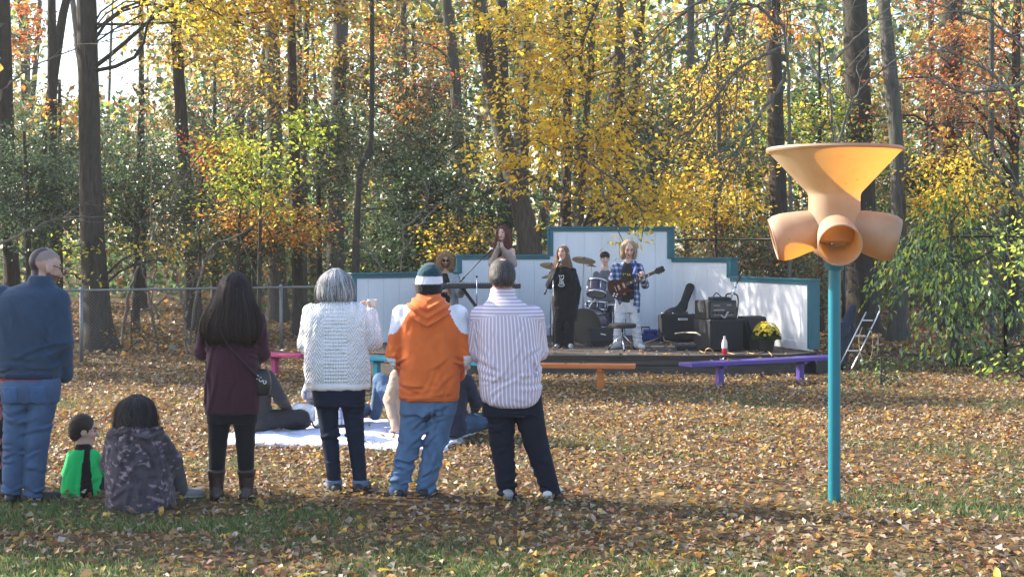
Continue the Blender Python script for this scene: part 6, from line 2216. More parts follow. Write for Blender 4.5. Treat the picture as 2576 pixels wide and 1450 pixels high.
# --- microphone on a boom stand
def mic_stand(name, label, px, d, clamp, lo_end, hi_end, dyb=0.0, mic=True, tri=.26):
    e = stand_thing(name, px, d, label, 'microphone stand')
    o = np.array(e.location)

    def w(p, dy=0.0):
        return np.array(at(p[0], p[1], d + dy)) - o
    c = w(clamp)
    MB().tube([(c[0], 0, .06), (c[0], 0, c[2] * .55)], .011, 8).build('lower_tube', BLK, e, True)
    MB().tube([(c[0], 0, c[2] * .5), c], .007, 8).build('upper_tube', CHROME, e, True)
    MB().lathe([(.0, -.02), (.018, -.02), (.02, .02), (0, .02)], 10, frame(c, (1, 0, 0), (0, 0, 1))).build('clamp', BLK, e, True)
    a, b_ = w(lo_end), w(hi_end, dyb)
    bm = MB().tube([a, b_], .0075, 8).build('boom', BLK, e, True)
    MB().tube([a, a + (b_ - a) * .16], .016, 10).build('counterweight', BLK, bm, True)
    for q in range(3):
        an = q * 2.1 + .5
        MB().tube([(c[0], 0, .12), (c[0] + tri * .5 * math.cos(an), tri * .5 * math.sin(an), .06), (c[0] + tri * math.cos(an), tri * math.sin(an), .012)], .008, 6).build('leg', BLK, e, True)
    if mic:
        u = (b_ - a) / np.linalg.norm(b_ - a)
        M = frame(b_, np.cross(u, (0, 1, 0)) + 1e-4, (0, 1, 0))
        mm = empty('microphone', o + b_, 0, 'microphone at the end of ' + mic, 'microphone')
        M2 = frame((0, 0, 0), np.cross(u, (0, 1, 0)), np.cross(u, np.cross(u, (0, 1, 0))))
        M2[:3, 2] = u
        M2[:3, 0] = np.cross((0, 1, 0), u) / np.linalg.norm(np.cross((0, 1, 0), u))
        M2[:3, 1] = np.cross(u, M2[:3, 0])
        MB().lathe([(0, -.09), (.011, -.09), (.014, .05), (.02, .07)], 14, M2).build('handle', BLK, mm, True)
        MB().lathe([(.02, .07), (.026, .085), (.025, .105), (.014, .122), (0, .126)], 14, M2).build('grille', CHROME, mm, True)
    return e


mic_stand('microphone_stand', 'black boom microphone stand held by the singer in black hoodie', 1393, 22.55, (1391, 700), (1369, 740), (1403, 668), -.05, 'the stand at the singer in black')
mic_stand('microphone_stand', 'boom microphone stand leaning over the keyboard', 1199, 23.3, (1199, 695), (1157, 708), (1226, 636), .0, 'the boom stand over the keyboard')

# --- singer in black
f = Fig(1418, 0, 'singer with long light brown hair in black hoodie with white print', d=22.9, z0=ZS)
J = joints(f, neck=(1417, 668), shl=(1395, 682), shr=(1440, 682), ell=(1382, 716, -.12), wrl=(1401, 676, -.23), elr=(1452, 726, .0), wrr=(1450, 760, -.03),
           hpl=(1405, 775), hpr=(1431, 775), knl=(1403, 820, -.02), knr=(1432, 820, -.02), anl=(1404, 864, -.0), anr=(1431, 864, -.02))
R = rot(PI - .5, -.02)
hc = f.L(1416, 635, -.03)
body(f, hc, 1.04, R, J, SKP, .0118, extra=hand_prims(J['wrl'], (.15, -.2, .9), (.7, -.6, 0), .9, .95) + hand_prims(J['wrr'], (-.05, -.05, -1), (-1, .0, 0), .25, .95))
hl = loft([f.row(700, 1390, 1440, .1, .05), f.row(685, 1389, 1441, .16, .03), f.row(662, 1393, 1438, .2, .01), f.row(640, 1399, 1432, .21, .0), f.row(625, 1402, 1430, .21, -.01), f.row(618, 1409, 1424, .12, -.01)])
cut = [ell(hc + R @ np.array((0, .115, -.035)), (.084, .125, .118), None, R), ell(f.L(1417, 700, -.16), (.09, .13, .12))]
hcol = [(.17, .10, .06), (.26, .17, .1), (.36, .26, .17), (.12, .07, .045)]
solid('hair', [('l', hl[1] * np.array([1, 1, 1, .97, .97, 1]), None, None, None, .02)], HAIRM, f.root, .0105, disp=folds(.005, (40, 40, 8), 11), color=flatc(hcol[0]), sub=cut, extra=strands(hl, 300, np.random.default_rng(3), hcol, t0=(-.4, PI + .4), wave=.012, width=.004, zvar=.05))
solid('hoodie', [loft([f.row(806, 1391, 1450, .22), f.row(770, 1388, 1454, .27), f.row(725, 1388, 1452, .27), f.row(690, 1388, 1448, .22), f.row(674, 1402, 1434, .16), f.row(666, 1407, 1429, .14)]), ell(f.L(1418, 676, .08), (.12, .07, .05), .02)] + arm_prims(J, 'l', (.062, .062, .048), .012) + arm_prims(J, 'r', (.06, .058, .042), .012),
      CLOTH, f.root, .0135, .025, folds(.006, (11, 11, 9), 21), flatc((.010, .010, .012)))
pr = MB()
px0, pz0 = f.L(1411, 705)[0], f.L(1411, 705)[2]
for (u, v, w_, h_, r_) in ((-.03, .082, .03, .012, 0), (-.03, .066, .012, .03, 0), (.006, .082, .028, .012, 0), (.0, .066, .01, .03, .3), (.034, .075, .012, .034, -.3), (-.02, .03, .026, .016, .4), (.01, .02, .034, .018, -.5), (.03, .036, .012, .03, .2),
                           (-.012, -.004, .044, .014, .5), (.014, -.016, .036, .014, -.5), (-.026, -.03, .014, .03, 0), (.004, -.04, .04, .012, .3), (.03, -.034, .012, .026, .1)):
    pr.box((px0 + u, -.147, pz0 + v), (w_, .008, h_), (0, r_, 0))
t = np.linspace(PI, 2 * PI, 9)
pr.tube(np.stack([px0 + .048 * np.cos(t), np.full(9, -.147), pz0 - .062 + .03 * np.sin(t)], -1), .006, 5)
pr.tube([(px0 - .05, -.147, pz0 - .058), (px0 + .05, -.147, pz0 - .058)], .005, 5)
pr.build('chest_print', WHITEM, f.root)
solid('trousers', [loft([f.row(800, 1392, 1446, .2), f.row(770, 1394, 1444, .21)])] + leg_prims(J, (.088, .082, .08)), CLOTH, f.root, .0135, .03, folds(.006, (12, 12, 8), 22), flatc((.011, .011, .013)))
shoe(f, J['anl'], J['anl'] + np.array((-.03, -.15, 0)), (.25, .26, .3), (.7, .7, .72))
shoe(f, J['anr'], J['anr'] + np.array((.03, -.15, 0)), (.25, .26, .3), (.7, .7, .72))

# --- singer with red hair, raised on a low box
rb = empty('stage_box', (WX(1266, 23.9), 23.9, ZS), 0, 'black box under the singer with red hair', 'box')
MB().box((0, 0, .15), (.6, .5, .30), bev=.015).build('box_shell', TOLEX, rb)
MB().box((0, -.254, .2), (.14, .012, .03), bev=.004).build('box_handle', CHROME, rb)
f = Fig(1264, 0, 'singer with long red hair in off shoulder taupe sweater', d=23.9, z0=ZS + .30)
J = joints(f, neck=(1266, 616), shl=(1243, 631), shr=(1288, 631), ell=(1236, 664, -.1), wrl=(1254, 622, -.2), elr=(1292, 664, -.08), wrr=(1264, 624, -.22),
           hpl=(1254, 718), hpr=(1280, 718), knl=(1253, 762), knr=(1281, 762), anl=(1252, 806), anr=(1282, 806))
R = rot(PI - .28, .08)
hc = f.L(1263, 586, -.03)
body(f, hc, 1.02, R, J, (.62, .42, .34), .0118, extra=hand_prims(J['wrl'], (.1, -.15, .9), (.6, -.6, 0), .9, .95) + hand_prims(J['wrr'], (-.2, -.1, .6), (-.4, .7, 0), .8, .95, -1))
hl = loft([f.row(668, 1230, 1262, .08, -.06), f.row(645, 1231, 1268, .14, -.04), f.row(622, 1236, 1286, .18, .01), f.row(600, 1246, 1287, .21, .0), f.row(582, 1247, 1283, .22, -.01), f.row(572, 1252, 1277, .18, -.01), f.row(567, 1259, 1270, .08, -.01)])
cut = [ell(hc + R @ np.array((0, .115, -.035)), (.082, .125, .118), None, R), ell(f.L(1274, 640, -.14), (.09, .13, .14))]
hcol = [(.10, .022, .018), (.15, .035, .026), (.06, .016, .014), (.2, .06, .045)]
solid('hair', [('l', hl[1] * np.array([1, 1, 1, .97, .97, 1]), None, None, None, .02)], HAIRM, f.root, .0105, disp=folds(.005, (40, 40, 8), 12), color=flatc(hcol[0]), sub=cut, extra=strands(hl, 300, np.random.default_rng(4), hcol, t0=(-.3, PI + 1.0), wave=.012, width=.004, zvar=.05))
solid('sweater', [loft([f.row(722, 1244, 1292, .2), f.row(690, 1244, 1292, .22), f.row(660, 1243, 1292, .22), f.row(642, 1240, 1292, .19), f.row(634, 1246, 1286, .15)])] + [cone(J['shl'] + np.array((0, 0, -.04)), J['ell'], .055, .055, .012), cone(J['ell'], J['wrl'], .055, .04, .01), cone(J['shr'] + np.array((0, 0, -.06)), J['elr'], .05, .055, .012), cone(J['elr'], J['wrr'], .055, .04, .01)],
      CLOTH, f.root, .0135, .025, folds(.006, (11, 11, 11), 23), flatc((.33, .265, .225)))
solid('trousers', [loft([f.row(735, 1244, 1290, .2), f.row(705, 1245, 1290, .21)])] + leg_prims(J, (.085, .07, .06)), CLOTH, f.root, .0135, .03, color=flatc((.5, .48, .46)))
shoe(f, J['anl'], J['anl'] + np.array((-.03, -.15, 0)), (.5, .5, .5))
shoe(f, J['anr'], J['anr'] + np.array((.03, -.15, 0)), (.5, .5, .5))
hm = empty('microphone', f.root.location + Vector(f.L(1257, 611, -.24)), 0, 'silver microphone held to the red haired singer\'s mouth', 'microphone')
MB().lathe([(0, -.16), (.012, -.16), (.014, -.02), (.02, 0)], 14).build('handle', CHROME, hm, True)
MB().lathe([(.02, 0), (.026, .015), (.025, .035), (.014, .052), (0, .056)], 14).build('grille', BLK, hm, True)

# --- keyboard player
f = Fig(1122, 0, 'keyboard player with curly hair, dark glasses and pale denim jacket', d=24.3, z0=ZS)
J = joints(f, neck=(1121, 682), shl=(1097, 699), shr=(1147, 699), ell=(1093, 738, -.1), wrl=(1128, 728, -.36), elr=(1158, 738, -.1), wrr=(1166, 714, -.4),
           hpl=(1110, 775), hpr=(1138, 775), knl=(1106, 786, -.42), knr=(1160, 790, -.4), anl=(1112, 856, -.36), anr=(1160, 856, -.36))
R = rot(PI + .12, .25)
hc = f.L(1120, 653, -.04)
body(f, hc, 1.06, R, J, (.42, .25, .18), .0105, beard=(.10, .06, .04), extra=hand_prims(J['wrl'], (.3, -.8, -.2), (0, 0, -1), .5) + hand_prims(J['wrr'], (.2, -.8, -.2), (0, 0, -1), .5))
gl = MB()
for s_ in (-1, 1):
    c_ = hc + R @ np.array((.031 * s_, .1, .012)) * 1.02
    gl.lathe([(0, 0), (.025, 0), (.026, .006), (0, .007)], 14, np.block([[(R @ np.array([[1, 0, 0], [0, 0, 1], [0, 1, 0]]).T), c_[:, None]], [np.zeros((1, 3)), np.ones((1, 1))]]))
    gl.tube([hc + R @ np.array((.055 * s_, .1, .016)), hc + R @ np.array((.082 * s_, .0, .012))], .003, 5)
gl.tube([hc + R @ np.array((-.012, .106, .016)), hc + R @ np.array((.012, .106, .016))], .003, 5)
gl.build('sunglasses', mat('dark_lens', (.006, .006, .007), .12), f.root)
hl = loft([f.row(684, 1104, 1136, .12, .03), f.row(672, 1097, 1142, .22, .02), f.row(655, 1095, 1144, .25, .01), f.row(642, 1099, 1141, .25, -.01), f.row(635, 1108, 1132, .18, -.02), f.row(631, 1114, 1126, .08, -.02)])
hcol = [(.24, .14, .06), (.36, .23, .11), (.14, .08, .04), (.5, .36, .2)]
cut = [ell(hc + R @ np.array((0, .12, -.04)), (.09, .13, .112), None, R)]
solid('hair', [('l', hl[1] * np.array([1, 1, 1, .97, .97, 1]), None, None, None, .02)], HAIRM, f.root, .0105, disp=folds(.012, (18, 18, 18), 13), color=flatc(hcol[0]), sub=cut, extra=strands(hl, 260, np.random.default_rng(12), hcol, t0=(-.2, PI + .2), wave=.035, width=.005, zvar=.04, off=(.97, 1.15)))
tor = [f.row(790, 1096, 1150, .24), f.row(750, 1097, 1149, .25), f.row(712, 1095, 1149, .25), f.row(697, 1098, 1146, .2), f.row(686, 1108, 1134, .14)]
solid('t_shirt', [loft(tor)], CLOTH, f.root, .015, .02, color=flatc((.014, .014, .016)))
solid('jacket', [loft([(z, cx_, cy_ + .012, rx_ + .022, ry_ + .02, n_) for (z, cx_, cy_, rx_, ry_, n_) in tor])] + arm_prims(J, 'l', (.066, .062, .05), .012) + arm_prims(J, 'r', (.066, .062, .05), .012), DENIM, f.root, .0135, .025, folds(.006, (12, 12, 12), 24), flatc((.32, .35, .38)), sub=[ell(f.L(1119, 740, -.2), (.1, .19, .6))])
solid('trousers', [cone(J['hpl'], J['hpr'], .115, .115)] + leg_prims(J, (.1, .08, .065)), CLOTH, f.root, .015, .03, folds(.005, (12, 12, 12), 25), flatc((.014, .014, .017)))
shoe(f, J['anl'], J['anl'] + np.array((-.03, -.15, 0)), (.03, .03, .03))
shoe(f, J['anr'], J['anr'] + np.array((.03, -.15, 0)), (.03, .03, .03))


def stool(name, px, d, seat, label, r=.17, mt=None, legn=3):
    e = stand_thing(name, px, d, label, 'stool')
    MB().lathe([(0, seat - .07), (r * .93, seat - .07), (r, seat - .055), (r, seat - .015), (r * .9, seat), (0, seat + .004)], 28).build('seat', mt or TOLEX, e, 'auto')
    MB().tube([(0, 0, seat - .07), (0, 0, .1)], .014, 10).build('post', CHROME, e, True)
    for q in range(legn):
        an = q * 2 * PI / legn + .55
        lg = MB().tube([(0, 0, .26), (.13 * math.cos(an), .13 * math.sin(an), .13), (.24 * math.cos(an), .24 * math.sin(an), .016)], .011, 8).build('leg', CHROME, e, True)
        MB().tube([(.215 * math.cos(an), .215 * math.sin(an), .03), (.26 * math.cos(an), .26 * math.sin(an), .013)], .016, 8).build('rubber_foot', BLK, lg, True)
    return e


stool('piano_stool', 1124, 24.3, .47, 'black stool under the keyboard player')
stool('drum_throne', 1565, 22.3, .42, 'round black drum stool with chrome tripod in front of the guitarist', .215)

# --- keyboard and stand
kb = stand_thing('keyboard', 1212, 23.7, 'long black electric keyboard across an x shaped stand', 'keyboard', math.radians(-4))
kz = WZ(719, 23.7) - ZS
MB().box((0, 0, kz), (1.28, .3, .075), bev=.012).build('case', BLK, kb)
MB().box((0, .06, kz + .041), (1.16, .14, .012), bev=.003).build('key_bed', WHITEM, kb)
for q in range(30):
    MB().box((-.57 + q * .0385, .085, kz + .052), (.016, .085, .014)).build('black_key', BLK, kb)
MB().box((0, -.1, kz + .042), (1.1, .07, .01), bev=.003).build('control_panel', mat('dark_panel', (.03, .03, .035), .5), kb)
ks = stand_thing('keyboard_stand', 1212, 23.7, 'black x frame stand under the keyboard', 'stand', math.radians(-4))
for s_ in (-1, 1):
    for y_ in (-.11, .11):
        MB().tube([(s_ * .32, y_, kz - .04), (-s_ * .34, y_, .02)], .018, 8).build('frame_leg', BLK, ks, True)
    MB().tube([(s_ * .32, -.17, kz - .05), (s_ * .32, .17, kz - .05)], .017, 8).build('top_bar', BLK, ks, True)
    MB().tube([(s_ * .34, -.22, .02), (s_ * .34, .22, .02)], .017, 8).build('foot_bar', BLK, ks, True)
iss = stand_thing('instrument_stand', 1007, 24.4, 'bent black tube stand against the left stage wall', 'stand')
oo = np.array(iss.location)
MB().tube(bez([np.array(at(p[0], p[1], 24.4)) - oo for p in ((994, 858), (994, 790), (994, 756), (1000, 750), (1022, 747))], 6), .013, 8).build('frame_tube', BLK, iss, True)
MB().tube(bez([np.array(at(p[0], p[1], 24.6)) - oo for p in ((1022, 747), (1026, 790), (1026, 852))], 6), .013, 8).build('frame_tube', BLK, iss, True)

# --- drums
SHELL = mat('drum_shell', (.05, .03, .06), .22, var=.3, vscale=6)


def drum(e, name, c, axis, r, h, head, lugs=6, shell=SHELL):
    axis = Vector(axis).normalized()
    u = axis.orthogonal().normalized()
    M = np.eye(4)
    M[:3, 0], M[:3, 1], M[:3, 2], M[:3, 3] = u, axis.cross(u), axis, c
    s = MB().lathe([(r, -h / 2), (r, h / 2)], 32, M).build(name, shell, e, True)
    for s_, hm_ in ((-1, head), (1, head)):
        MB().lathe([(0, s_ * (h / 2 + .004)), (r * .98, s_ * (h / 2 + .002))], 32, M).build('drum_head', hm_, s, True)
        MB().lathe([(r + .002, s_ * (h / 2 - .025)), (r + .014, s_ * (h / 2 - .024)), (r + .014, s_ * (h / 2 + .012)), (r - .004, s_ * (h / 2 + .012))], 32, M).build('hoop', CHROME if r < .25 else BLK, s, True)
    for q in range(lugs):
        a = q * 2 * PI / lugs
        p = np.array([math.cos(a) * (r + .014), math.sin(a) * (r + .014)])
        MB().tube([(M @ np.array([p[0], p[1], -h * .42, 1]))[:3], (M @ np.array([p[0], p[1], h * .42, 1]))[:3]], .008, 6).build('lug', CHROME, s, True)
    return s


BHEAD = mat('black_drum_head', (.012, .012, .013), .35, var=.1)
WHEAD = mat('white_drum_head', (.6, .6, .6), .5)
bd = stand_thing('bass_drum', 1480, 24.0, 'large black bass drum with a small tom mounted on top', 'drum')
ob = np.array(bd.location)
drum(bd, 'shell', (0, 0, .30), (-.42, -.9, 0), .285, .42, BHEAD, 8)
tc_ = np.array(at(1501, 724, 24.15)) - ob
drum(bd, 'tom', tc_, (.1, .42, .9), .155, .23, WHEAD, 6)
MB().tube([(.0, .05, .56), tc_ + np.array((-.02, .06, -.1))], .013, 8).build('tom_mount', CHROME, bd, True)
for s_ in (-1, 1):
    MB().tube([(s_ * .2, -.12, .12), (s_ * .3, -.28, .012)], .009, 6).build('spur', CHROME, bd, True)
sn = stand_thing('snare_drum', 1500, 24.6, 'dark shallow snare drum on a stand behind the tom', 'drum')
drum(sn, 'shell', (0, 0, .60), (.05, .1, 1), .178, .14, WHEAD, 8)
MB().tube([(0, 0, .52), (0, 0, .15)], .012, 8).build('stand_tube', CHROME, sn, True)
for q in range(3):
    MB().tube([(0, 0, .25), (.22 * math.cos(q * 2.1), .22 * math.sin(q * 2.1), .012)], .009, 6).build('leg', CHROME, sn, True)
ft = stand_thing('floor_tom', 1542, 24.9, 'dark floor tom beside the guitarist', 'drum')
drum(ft, 'shell', (0, 0, .42), (0, .05, 1), .2, .38, WHEAD, 8)
for q in range(3):
    MB().tube([(.215 * math.cos(q * 2.1 + .4), .215 * math.sin(q * 2.1 + .4), .5), (.23 * math.cos(q * 2.1 + .4), .23 * math.sin(q * 2.1 + .4), .012)], .008, 6).build('leg', CHROME, ft, True)


def cymbal_stand(px, py, d, r, tilt, label, base_px=None, pair=False):
    e = stand_thing('cymbal_stand', base_px or px, d, label, 'cymbal')
    o = np.array(e.location)
    c = np.array(at(px, py, d)) - o
    ax = Vector((math.sin(tilt[0]), -math.sin(tilt[1]), 1)).normalized()
    u = ax.orthogonal().normalized()
    M = np.eye(4)
    M[:3, 0], M[:3, 1], M[:3, 2], M[:3, 3] = u, ax.cross(u), ax, c
    for k in range(2 if pair else 1):
        s_ = -1 if k else 1
        MB().lathe([(0, s_ * .03 - k * .02), (.03, s_ * .024 - k * .02), (.045, s_ * .012 - k * .02), (r * .7, s_ * .003 - k * .02), (r, -s_ * .006 - k * .02)], 36, M).build('cymbal', BRASS, e, True)
    MB().tube([c + np.array(ax) * .06, c - np.array(ax) * .03, (0, 0, c[2] * .6), (0, 0, .1)], .010, 8).build('stand_tube', CHROME, e, True)
    MB().lathe([(0, .02), (.018, .03), (.012, .055), (0, .06)], 10, M).build('wing_nut', BLK, e, True)
    for q in range(3):
        MB().tube([(0, 0, .3), (.26 * math.cos(q * 2.1 + 1), .26 * math.sin(q * 2.1 + 1), .012)], .009, 6).build('leg', CHROME, e, True)
    return e


cymbal_stand(1468, 654, 24.5, .205, (.12, .32), 'crash cymbal beside the singer in black, above the bass drum', 1466)
cymbal_stand(1386, 668, 24.9, .2, (.12, .3), 'ride cymbal left of the singer in black', 1392)
cymbal_stand(1384, 691, 24.4, .16, (-.3, .12), 'pair of hi-hat cymbals low behind the singer in black', 1384, True)
cymbal_stand(1487, 668, 25.0, .1, (.1, .1), 'small splash cymbal in front of the drummer', 1487)

# --- drummer
f = Fig(1522, 0, 'dark haired drummer in grey shirt seated behind the drums', d=25.45, z0=ZS)
J = joints(f, neck=(1521, 675), shl=(1500, 690), shr=(1544, 690), ell=(1492, 720, -.08), wrl=(1510, 716, -.34), elr=(1553, 720, -.1), wrr=(1538, 706, -.36),
           hpl=(1510, 766), hpr=(1534, 766), knl=(1500, 772, -.4), knr=(1546, 772, -.4), anl=(1500, 838, -.36), anr=(1546, 838, -.36))
R = rot(PI + .05, .1)
hc = f.L(1521, 650, -.03)
body(f, hc, .97, R, J, SKP, .012, extra=hand_prims(J['wrl'], (.2, -.7, .2), (.8, 0, -.3), .9) + hand_prims(J['wrr'], (-.2, -.5, .6), (-.8, 0, -.3), .9))
solid('hair', [ell(hc + R @ np.array((0, -.018, .045)), (.086, .1, .082), .02, R), ell(hc + R @ np.array((0, .06, .075)), (.06, .03, .026), .02, R)], HAIRM, f.root, .0105, disp=folds(.005, (30, 30, 20), 9), color=flatc((.022, .016, .014)))
solid('shirt', [loft([f.row(775, 1498, 1546, .23), f.row(735, 1499, 1545, .23), f.row(702, 1498, 1546, .22), f.row(688, 1506, 1538, .16), f.row(679, 1512, 1531, .12)])] + arm_prims(J, 'l', (.06, .055, .045), .012) + arm_prims(J, 'r', (.06, .055, .045), .012), CLOTH, f.root, .0135, .025, folds(.005, (12, 12, 12), 26), flatc((.13, .13, .15)))
solid('trousers', [cone(J['hpl'], J['hpr'], .11, .11)] + leg_prims(J, (.095, .075, .06)), CLOTH, f.root, .015, .03, color=flatc((.03, .03, .04)))
shoe(f, J['anl'], J['anl'] + np.array((-.02, -.15, 0)), (.05, .05, .05))
shoe(f, J['anr'], J['anr'] + np.array((.02, -.15, 0)), (.05, .05, .05))
stool('drum_throne', 1522, 25.45, .46, 'black drum stool under the drummer')
dst = np.array(f.root.location) + J['wrr'] + np.array((-.03, -.07, 0))
ds = empty('drumstick', dst, 0, 'pale wooden drumstick held upright in front of the drummer\'s face', 'drumstick')
MB().tube([(0.02, -.02, -.1), (-.03, -.03, .26)], [.008, .005], 8).build('shaft', mat('stick_wood', (.5, .36, .2), .5), ds, True)
MB().lathe([(0, -.008), (.007, 0), (0, .014)], 8, frame((-.03, -.03, .262), (1, 0, 0), (0, 1, 0))).build('tip', mat('stick_wood', (.5, .36, .2), .5), ds, True)


# --- amplifiers, cases, cables
def cab(name, px, d, size, rz, label, tilt=0.0, z=ZS, cat='amplifier', grille=True):
    e = stand_thing(name, px, d, label, cat, rz, z)
    w_, dp, h_ = size
    MB().box((0, 0, h_ / 2 + .02 * (z == ZS)), size, (tilt, 0, 0), .015).build('cabinet', TOLEX, e)
    if grille:
        MB().box((0, -dp / 2 - .004 + math.sin(tilt) * 0, h_ / 2 + .02 * (z == ZS)), (w_ * .9, .012, h_ * .84), (tilt, 0, 0), .004).build('grille', GRILLE, e)
        for sx_ in (-1, 1):
            for sz_ in (-1, 1):
                MB().box((sx_ * (w_ / 2 - .018), -dp / 2 + .012, h_ / 2 + .02 + sz_ * (h_ / 2 - .018)), (.045, .04, .045), (tilt, 0, 0), .01).build('corner_guard', BLK, e)
    return e


ca = cab('amplifier_cabinet', 1708, 24.4, (.68, .32, .45), math.radians(3), 'wide black guitar amplifier with small white name plate by the wall', -.10)
MB().box((.03, -.185, .395), (.16, .01, .032), (-.1, 0, 0), .003).build('name_plate', WHITEM, ca)
for q in range(8):
    MB().box((-.03 + q * .017, -.191, .396), (.008, .006, .02), (-.1, 0, 0)).build('letter', BLK, ca)
MB().tube(bez([(-.12, 0, .47), (0, -.01, .5), (.12, 0, .47)], 5), .012, 6).build('handle', BLK, ca, True)
for x_ in (-.28, -.1, .06, .24):
    MB().lathe([(0, 0), (.016, 0), (.012, .03), (0, .03)], 10, frame((x_, .05, .47), (1, 0, 0), (0, 1, 0))).build('knob', CHROME, ca, True)
sb = cab('subwoofer', 1806, 22.3, (.6, .5, .47), math.radians(24), 'black speaker cabinet standing under the rack amplifier', 0)
rk = cab('rack_amplifier', 1800, 22.32, (.52, .42, .29), math.radians(24), 'black rack amplifier with lit front panel on top of the speaker', 0, ZS + .49, grille=False)
MB().box((0, -.215, .145), (.46, .012, .24), bev=.004).build('front_panel', mat('panel_grey', (.05, .05, .055), .4, .4), rk)
for (x_, z_, w_, h_) in ((-.12, .215, .12, .014), (.1, .22, .08, .02), (-.08, .145, .2, .02), (-.1, .07, .16, .01), (.1, .065, .14, .012)):
    MB().box((x_, -.223, z_), (w_, .008, h_), bev=.002).build('display_strip', mat('panel_label', (.28, .24, .23), .5), rk)
for q in range(6):
    MB().lathe([(0, 0), (.013, 0), (.01, .02), (0, .02)], 12, np.array([[1, 0, 0, -.18 + q * .07], [0, 0, -1, -.222], [0, 1, 0, .105], [0, 0, 0, 1.0]])).build('knob', BLK, rk, True)
MB().tube(bez([(-.06, -.23, .07), (-.01, -.27, .03), (.03, -.27, .09), (.07, -.24, .11)], 6), .014, 8).build('cable_loop', mat('grey_cable', (.35, .33, .32), .6), rk, True)
MB().tube(bez([(-.1, 0, .295), (-.06, 0, .33), (.02, .02, .40), (.1, .02, .35), (.14, .02, .30)], 6), .009, 6).build('lead', BLK, rk, True)
MB().box((.06, .0, .315), (.3, .22, .05), bev=.02).build('cable_pouch', TOLEX, rk)
wd = stand_thing('monitor_wedge', 1888, 22.7, 'black wedge speaker leaning by the right stage wall', 'speaker', math.radians(30))
MB().prism([(-.22, 0), (.24, 0), (.24, .14), (.1, .50), (-.04, .52), (-.22, .3)], np.array([[0, 0, 1, -.22], [-1, 0, 0, 0], [0, 1, 0, 0], [0, 0, 0, 1.0]]), .44).build('cabinet', TOLEX, wd)
MB().box((0, -.21, .33), (.36, .012, .3), (-.55, 0, 0), .004).build('grille', GRILLE, wd)
w2 = stand_thing('floor_monitor', 1521, 23.3, 'black floor monitor with pale logo in front of the bass drum', 'speaker', math.radians(6))
MB().prism([(-.18, 0), (.2, 0), (.2, .1), (.06, .29), (-.12, .29)], np.array([[0, 0, 1, -.26], [-1, 0, 0, 0], [0, 1, 0, 0], [0, 0, 0, 1.0]]), .52).build('cabinet', TOLEX, w2)
MB().box((-.05, -.14, .2), (.09, .01, .02), (-.95, .2, 0), .002).build('logo', WHITEM, w2)
pb = stand_thing('pedal_board', 1728, 22.4, 'flat black pedal board on the stage floor', 'pedal')
MB().box((0, 0, .045), (.36, .2, .07), (.12, 0, 0), .012).build('base', BLK, pb)
for x_ in (-.1, .02, .12):
    MB().box((x_, -.02, .09), (.07, .11, .03), (.12, 0, 0), .008).build('pedal', mat('pedal_grey', (.1, .1, .11), .4), pb)
# gig bag leaning on the wall
gg = stand_thing('guitar_bag', 1700, 25.3, 'black padded guitar bag leaning on the wall behind the amplifier', 'bag')
og = np.array(gg.location)


def gp(px, py, dy):
    return np.array(at(px, py, 25.3 + dy)) - og


solid('padded_shell', [cone(gp(1735, 722, .35), gp(1716, 772, .2), .078, .072, .03, ((0, 1, 0), .6)), cone(gp(1716, 772, .2), gp(1697, 800, .05), .075, .2, .05, ((0, 1, 0), .5)), cone(gp(1697, 802, .05), gp(1690, 836, -.05), .2, .2, .05, ((0, 1, 0), .5))], TOLEX, gg, .012, .03)
MB().tube(bez([gp(1723, 790, .0), gp(1728, 784, -.05), gp(1727, 796, -.07), gp(1722, 802, -.03)], 5), .012, 6).build('handle', BLK, gg, True)
# blue tool case
bc = stand_thing('tool_case', 1633, 24.9, 'small blue plastic case on the floor by the wall', 'case', math.radians(4))
BLU = mat('blue_plastic', (.02, .05, .25), .4)
MB().box((0, 0, .06), (.29, .2, .12), bev=.015).build('base', BLU, bc)
MB().box((.02, 0, .155), (.24, .2, .065), bev=.02).build('lid', BLU, bc)
MB().tube([(-.14, 0, .13), (-.14, 0, .225), (.0, 0, .225), (.0, 0, .19)], .014, 8).build('handle', mat('dark_handle', (.015, .02, .05), .5), bc, True)
for x_ in (-.07, .08):
    MB().box((x_, -.105, .11), (.035, .015, .04), bev=.004).build('latch', BLK, bc)
# folded stand with chrome tube on the rack
fs_ = empty('folded_stand', (WX(1838, 22.6), 22.6, ZS), 0, 'folded chrome and black stand sticking up behind the rack amplifier', 'stand')
of = np.array(fs_.location)


def fp(px, py, dy=0.0):
    return np.array(at(px, py, 22.6 + dy)) - of


MB().tube([fp(1834, 760), fp(1853, 712)], .017, 10).build('chrome_tube', CHROME, fs_, True)
for q in range(3):
    MB().tube([fp(1838 + q * 5.5, 750 - q * 14), fp(1839.6 + q * 5.5, 746 - q * 14)], .026, 10).build('collar', CHROME, fs_, True)
MB().tube([fp(1853, 712), fp(1861, 694)], [.012, .026], 8).build('black_tip', BLK, fs_, True)
MB().tube([fp(1861, 694), fp(1866, 682)], .006, 6).build('thin_rod', CHROME, fs_, True)
MB().tube(bez([fp(1824, 765), fp(1826, 742), fp(1838, 738), fp(1853, 742), fp(1856, 765), fp(1850, 812), fp(1850, 872)], 6), .013, 8).build('bent_frame', BLK, fs_, True)
# cables on the stage


def cable(name, label, pts, r, m):
    P = []
    for (px, py, z) in pts:
        d = (CAM_H - (ZS + z)) * FPX / (py - HORIZON)
        P.append((WX(px, d), d, ZS + z))
    P = np.array(P)
    o = empty(name, P[0], 0, label, 'cable')
    MB().tube(bez(P, 8) - P[0], r, 8).build('lead', m, o, True)
    MB().tube([(0, 0, 0), (.03, 0, .004)], r * 1.7, 8).build('plug', BLK, o, True)
    return o


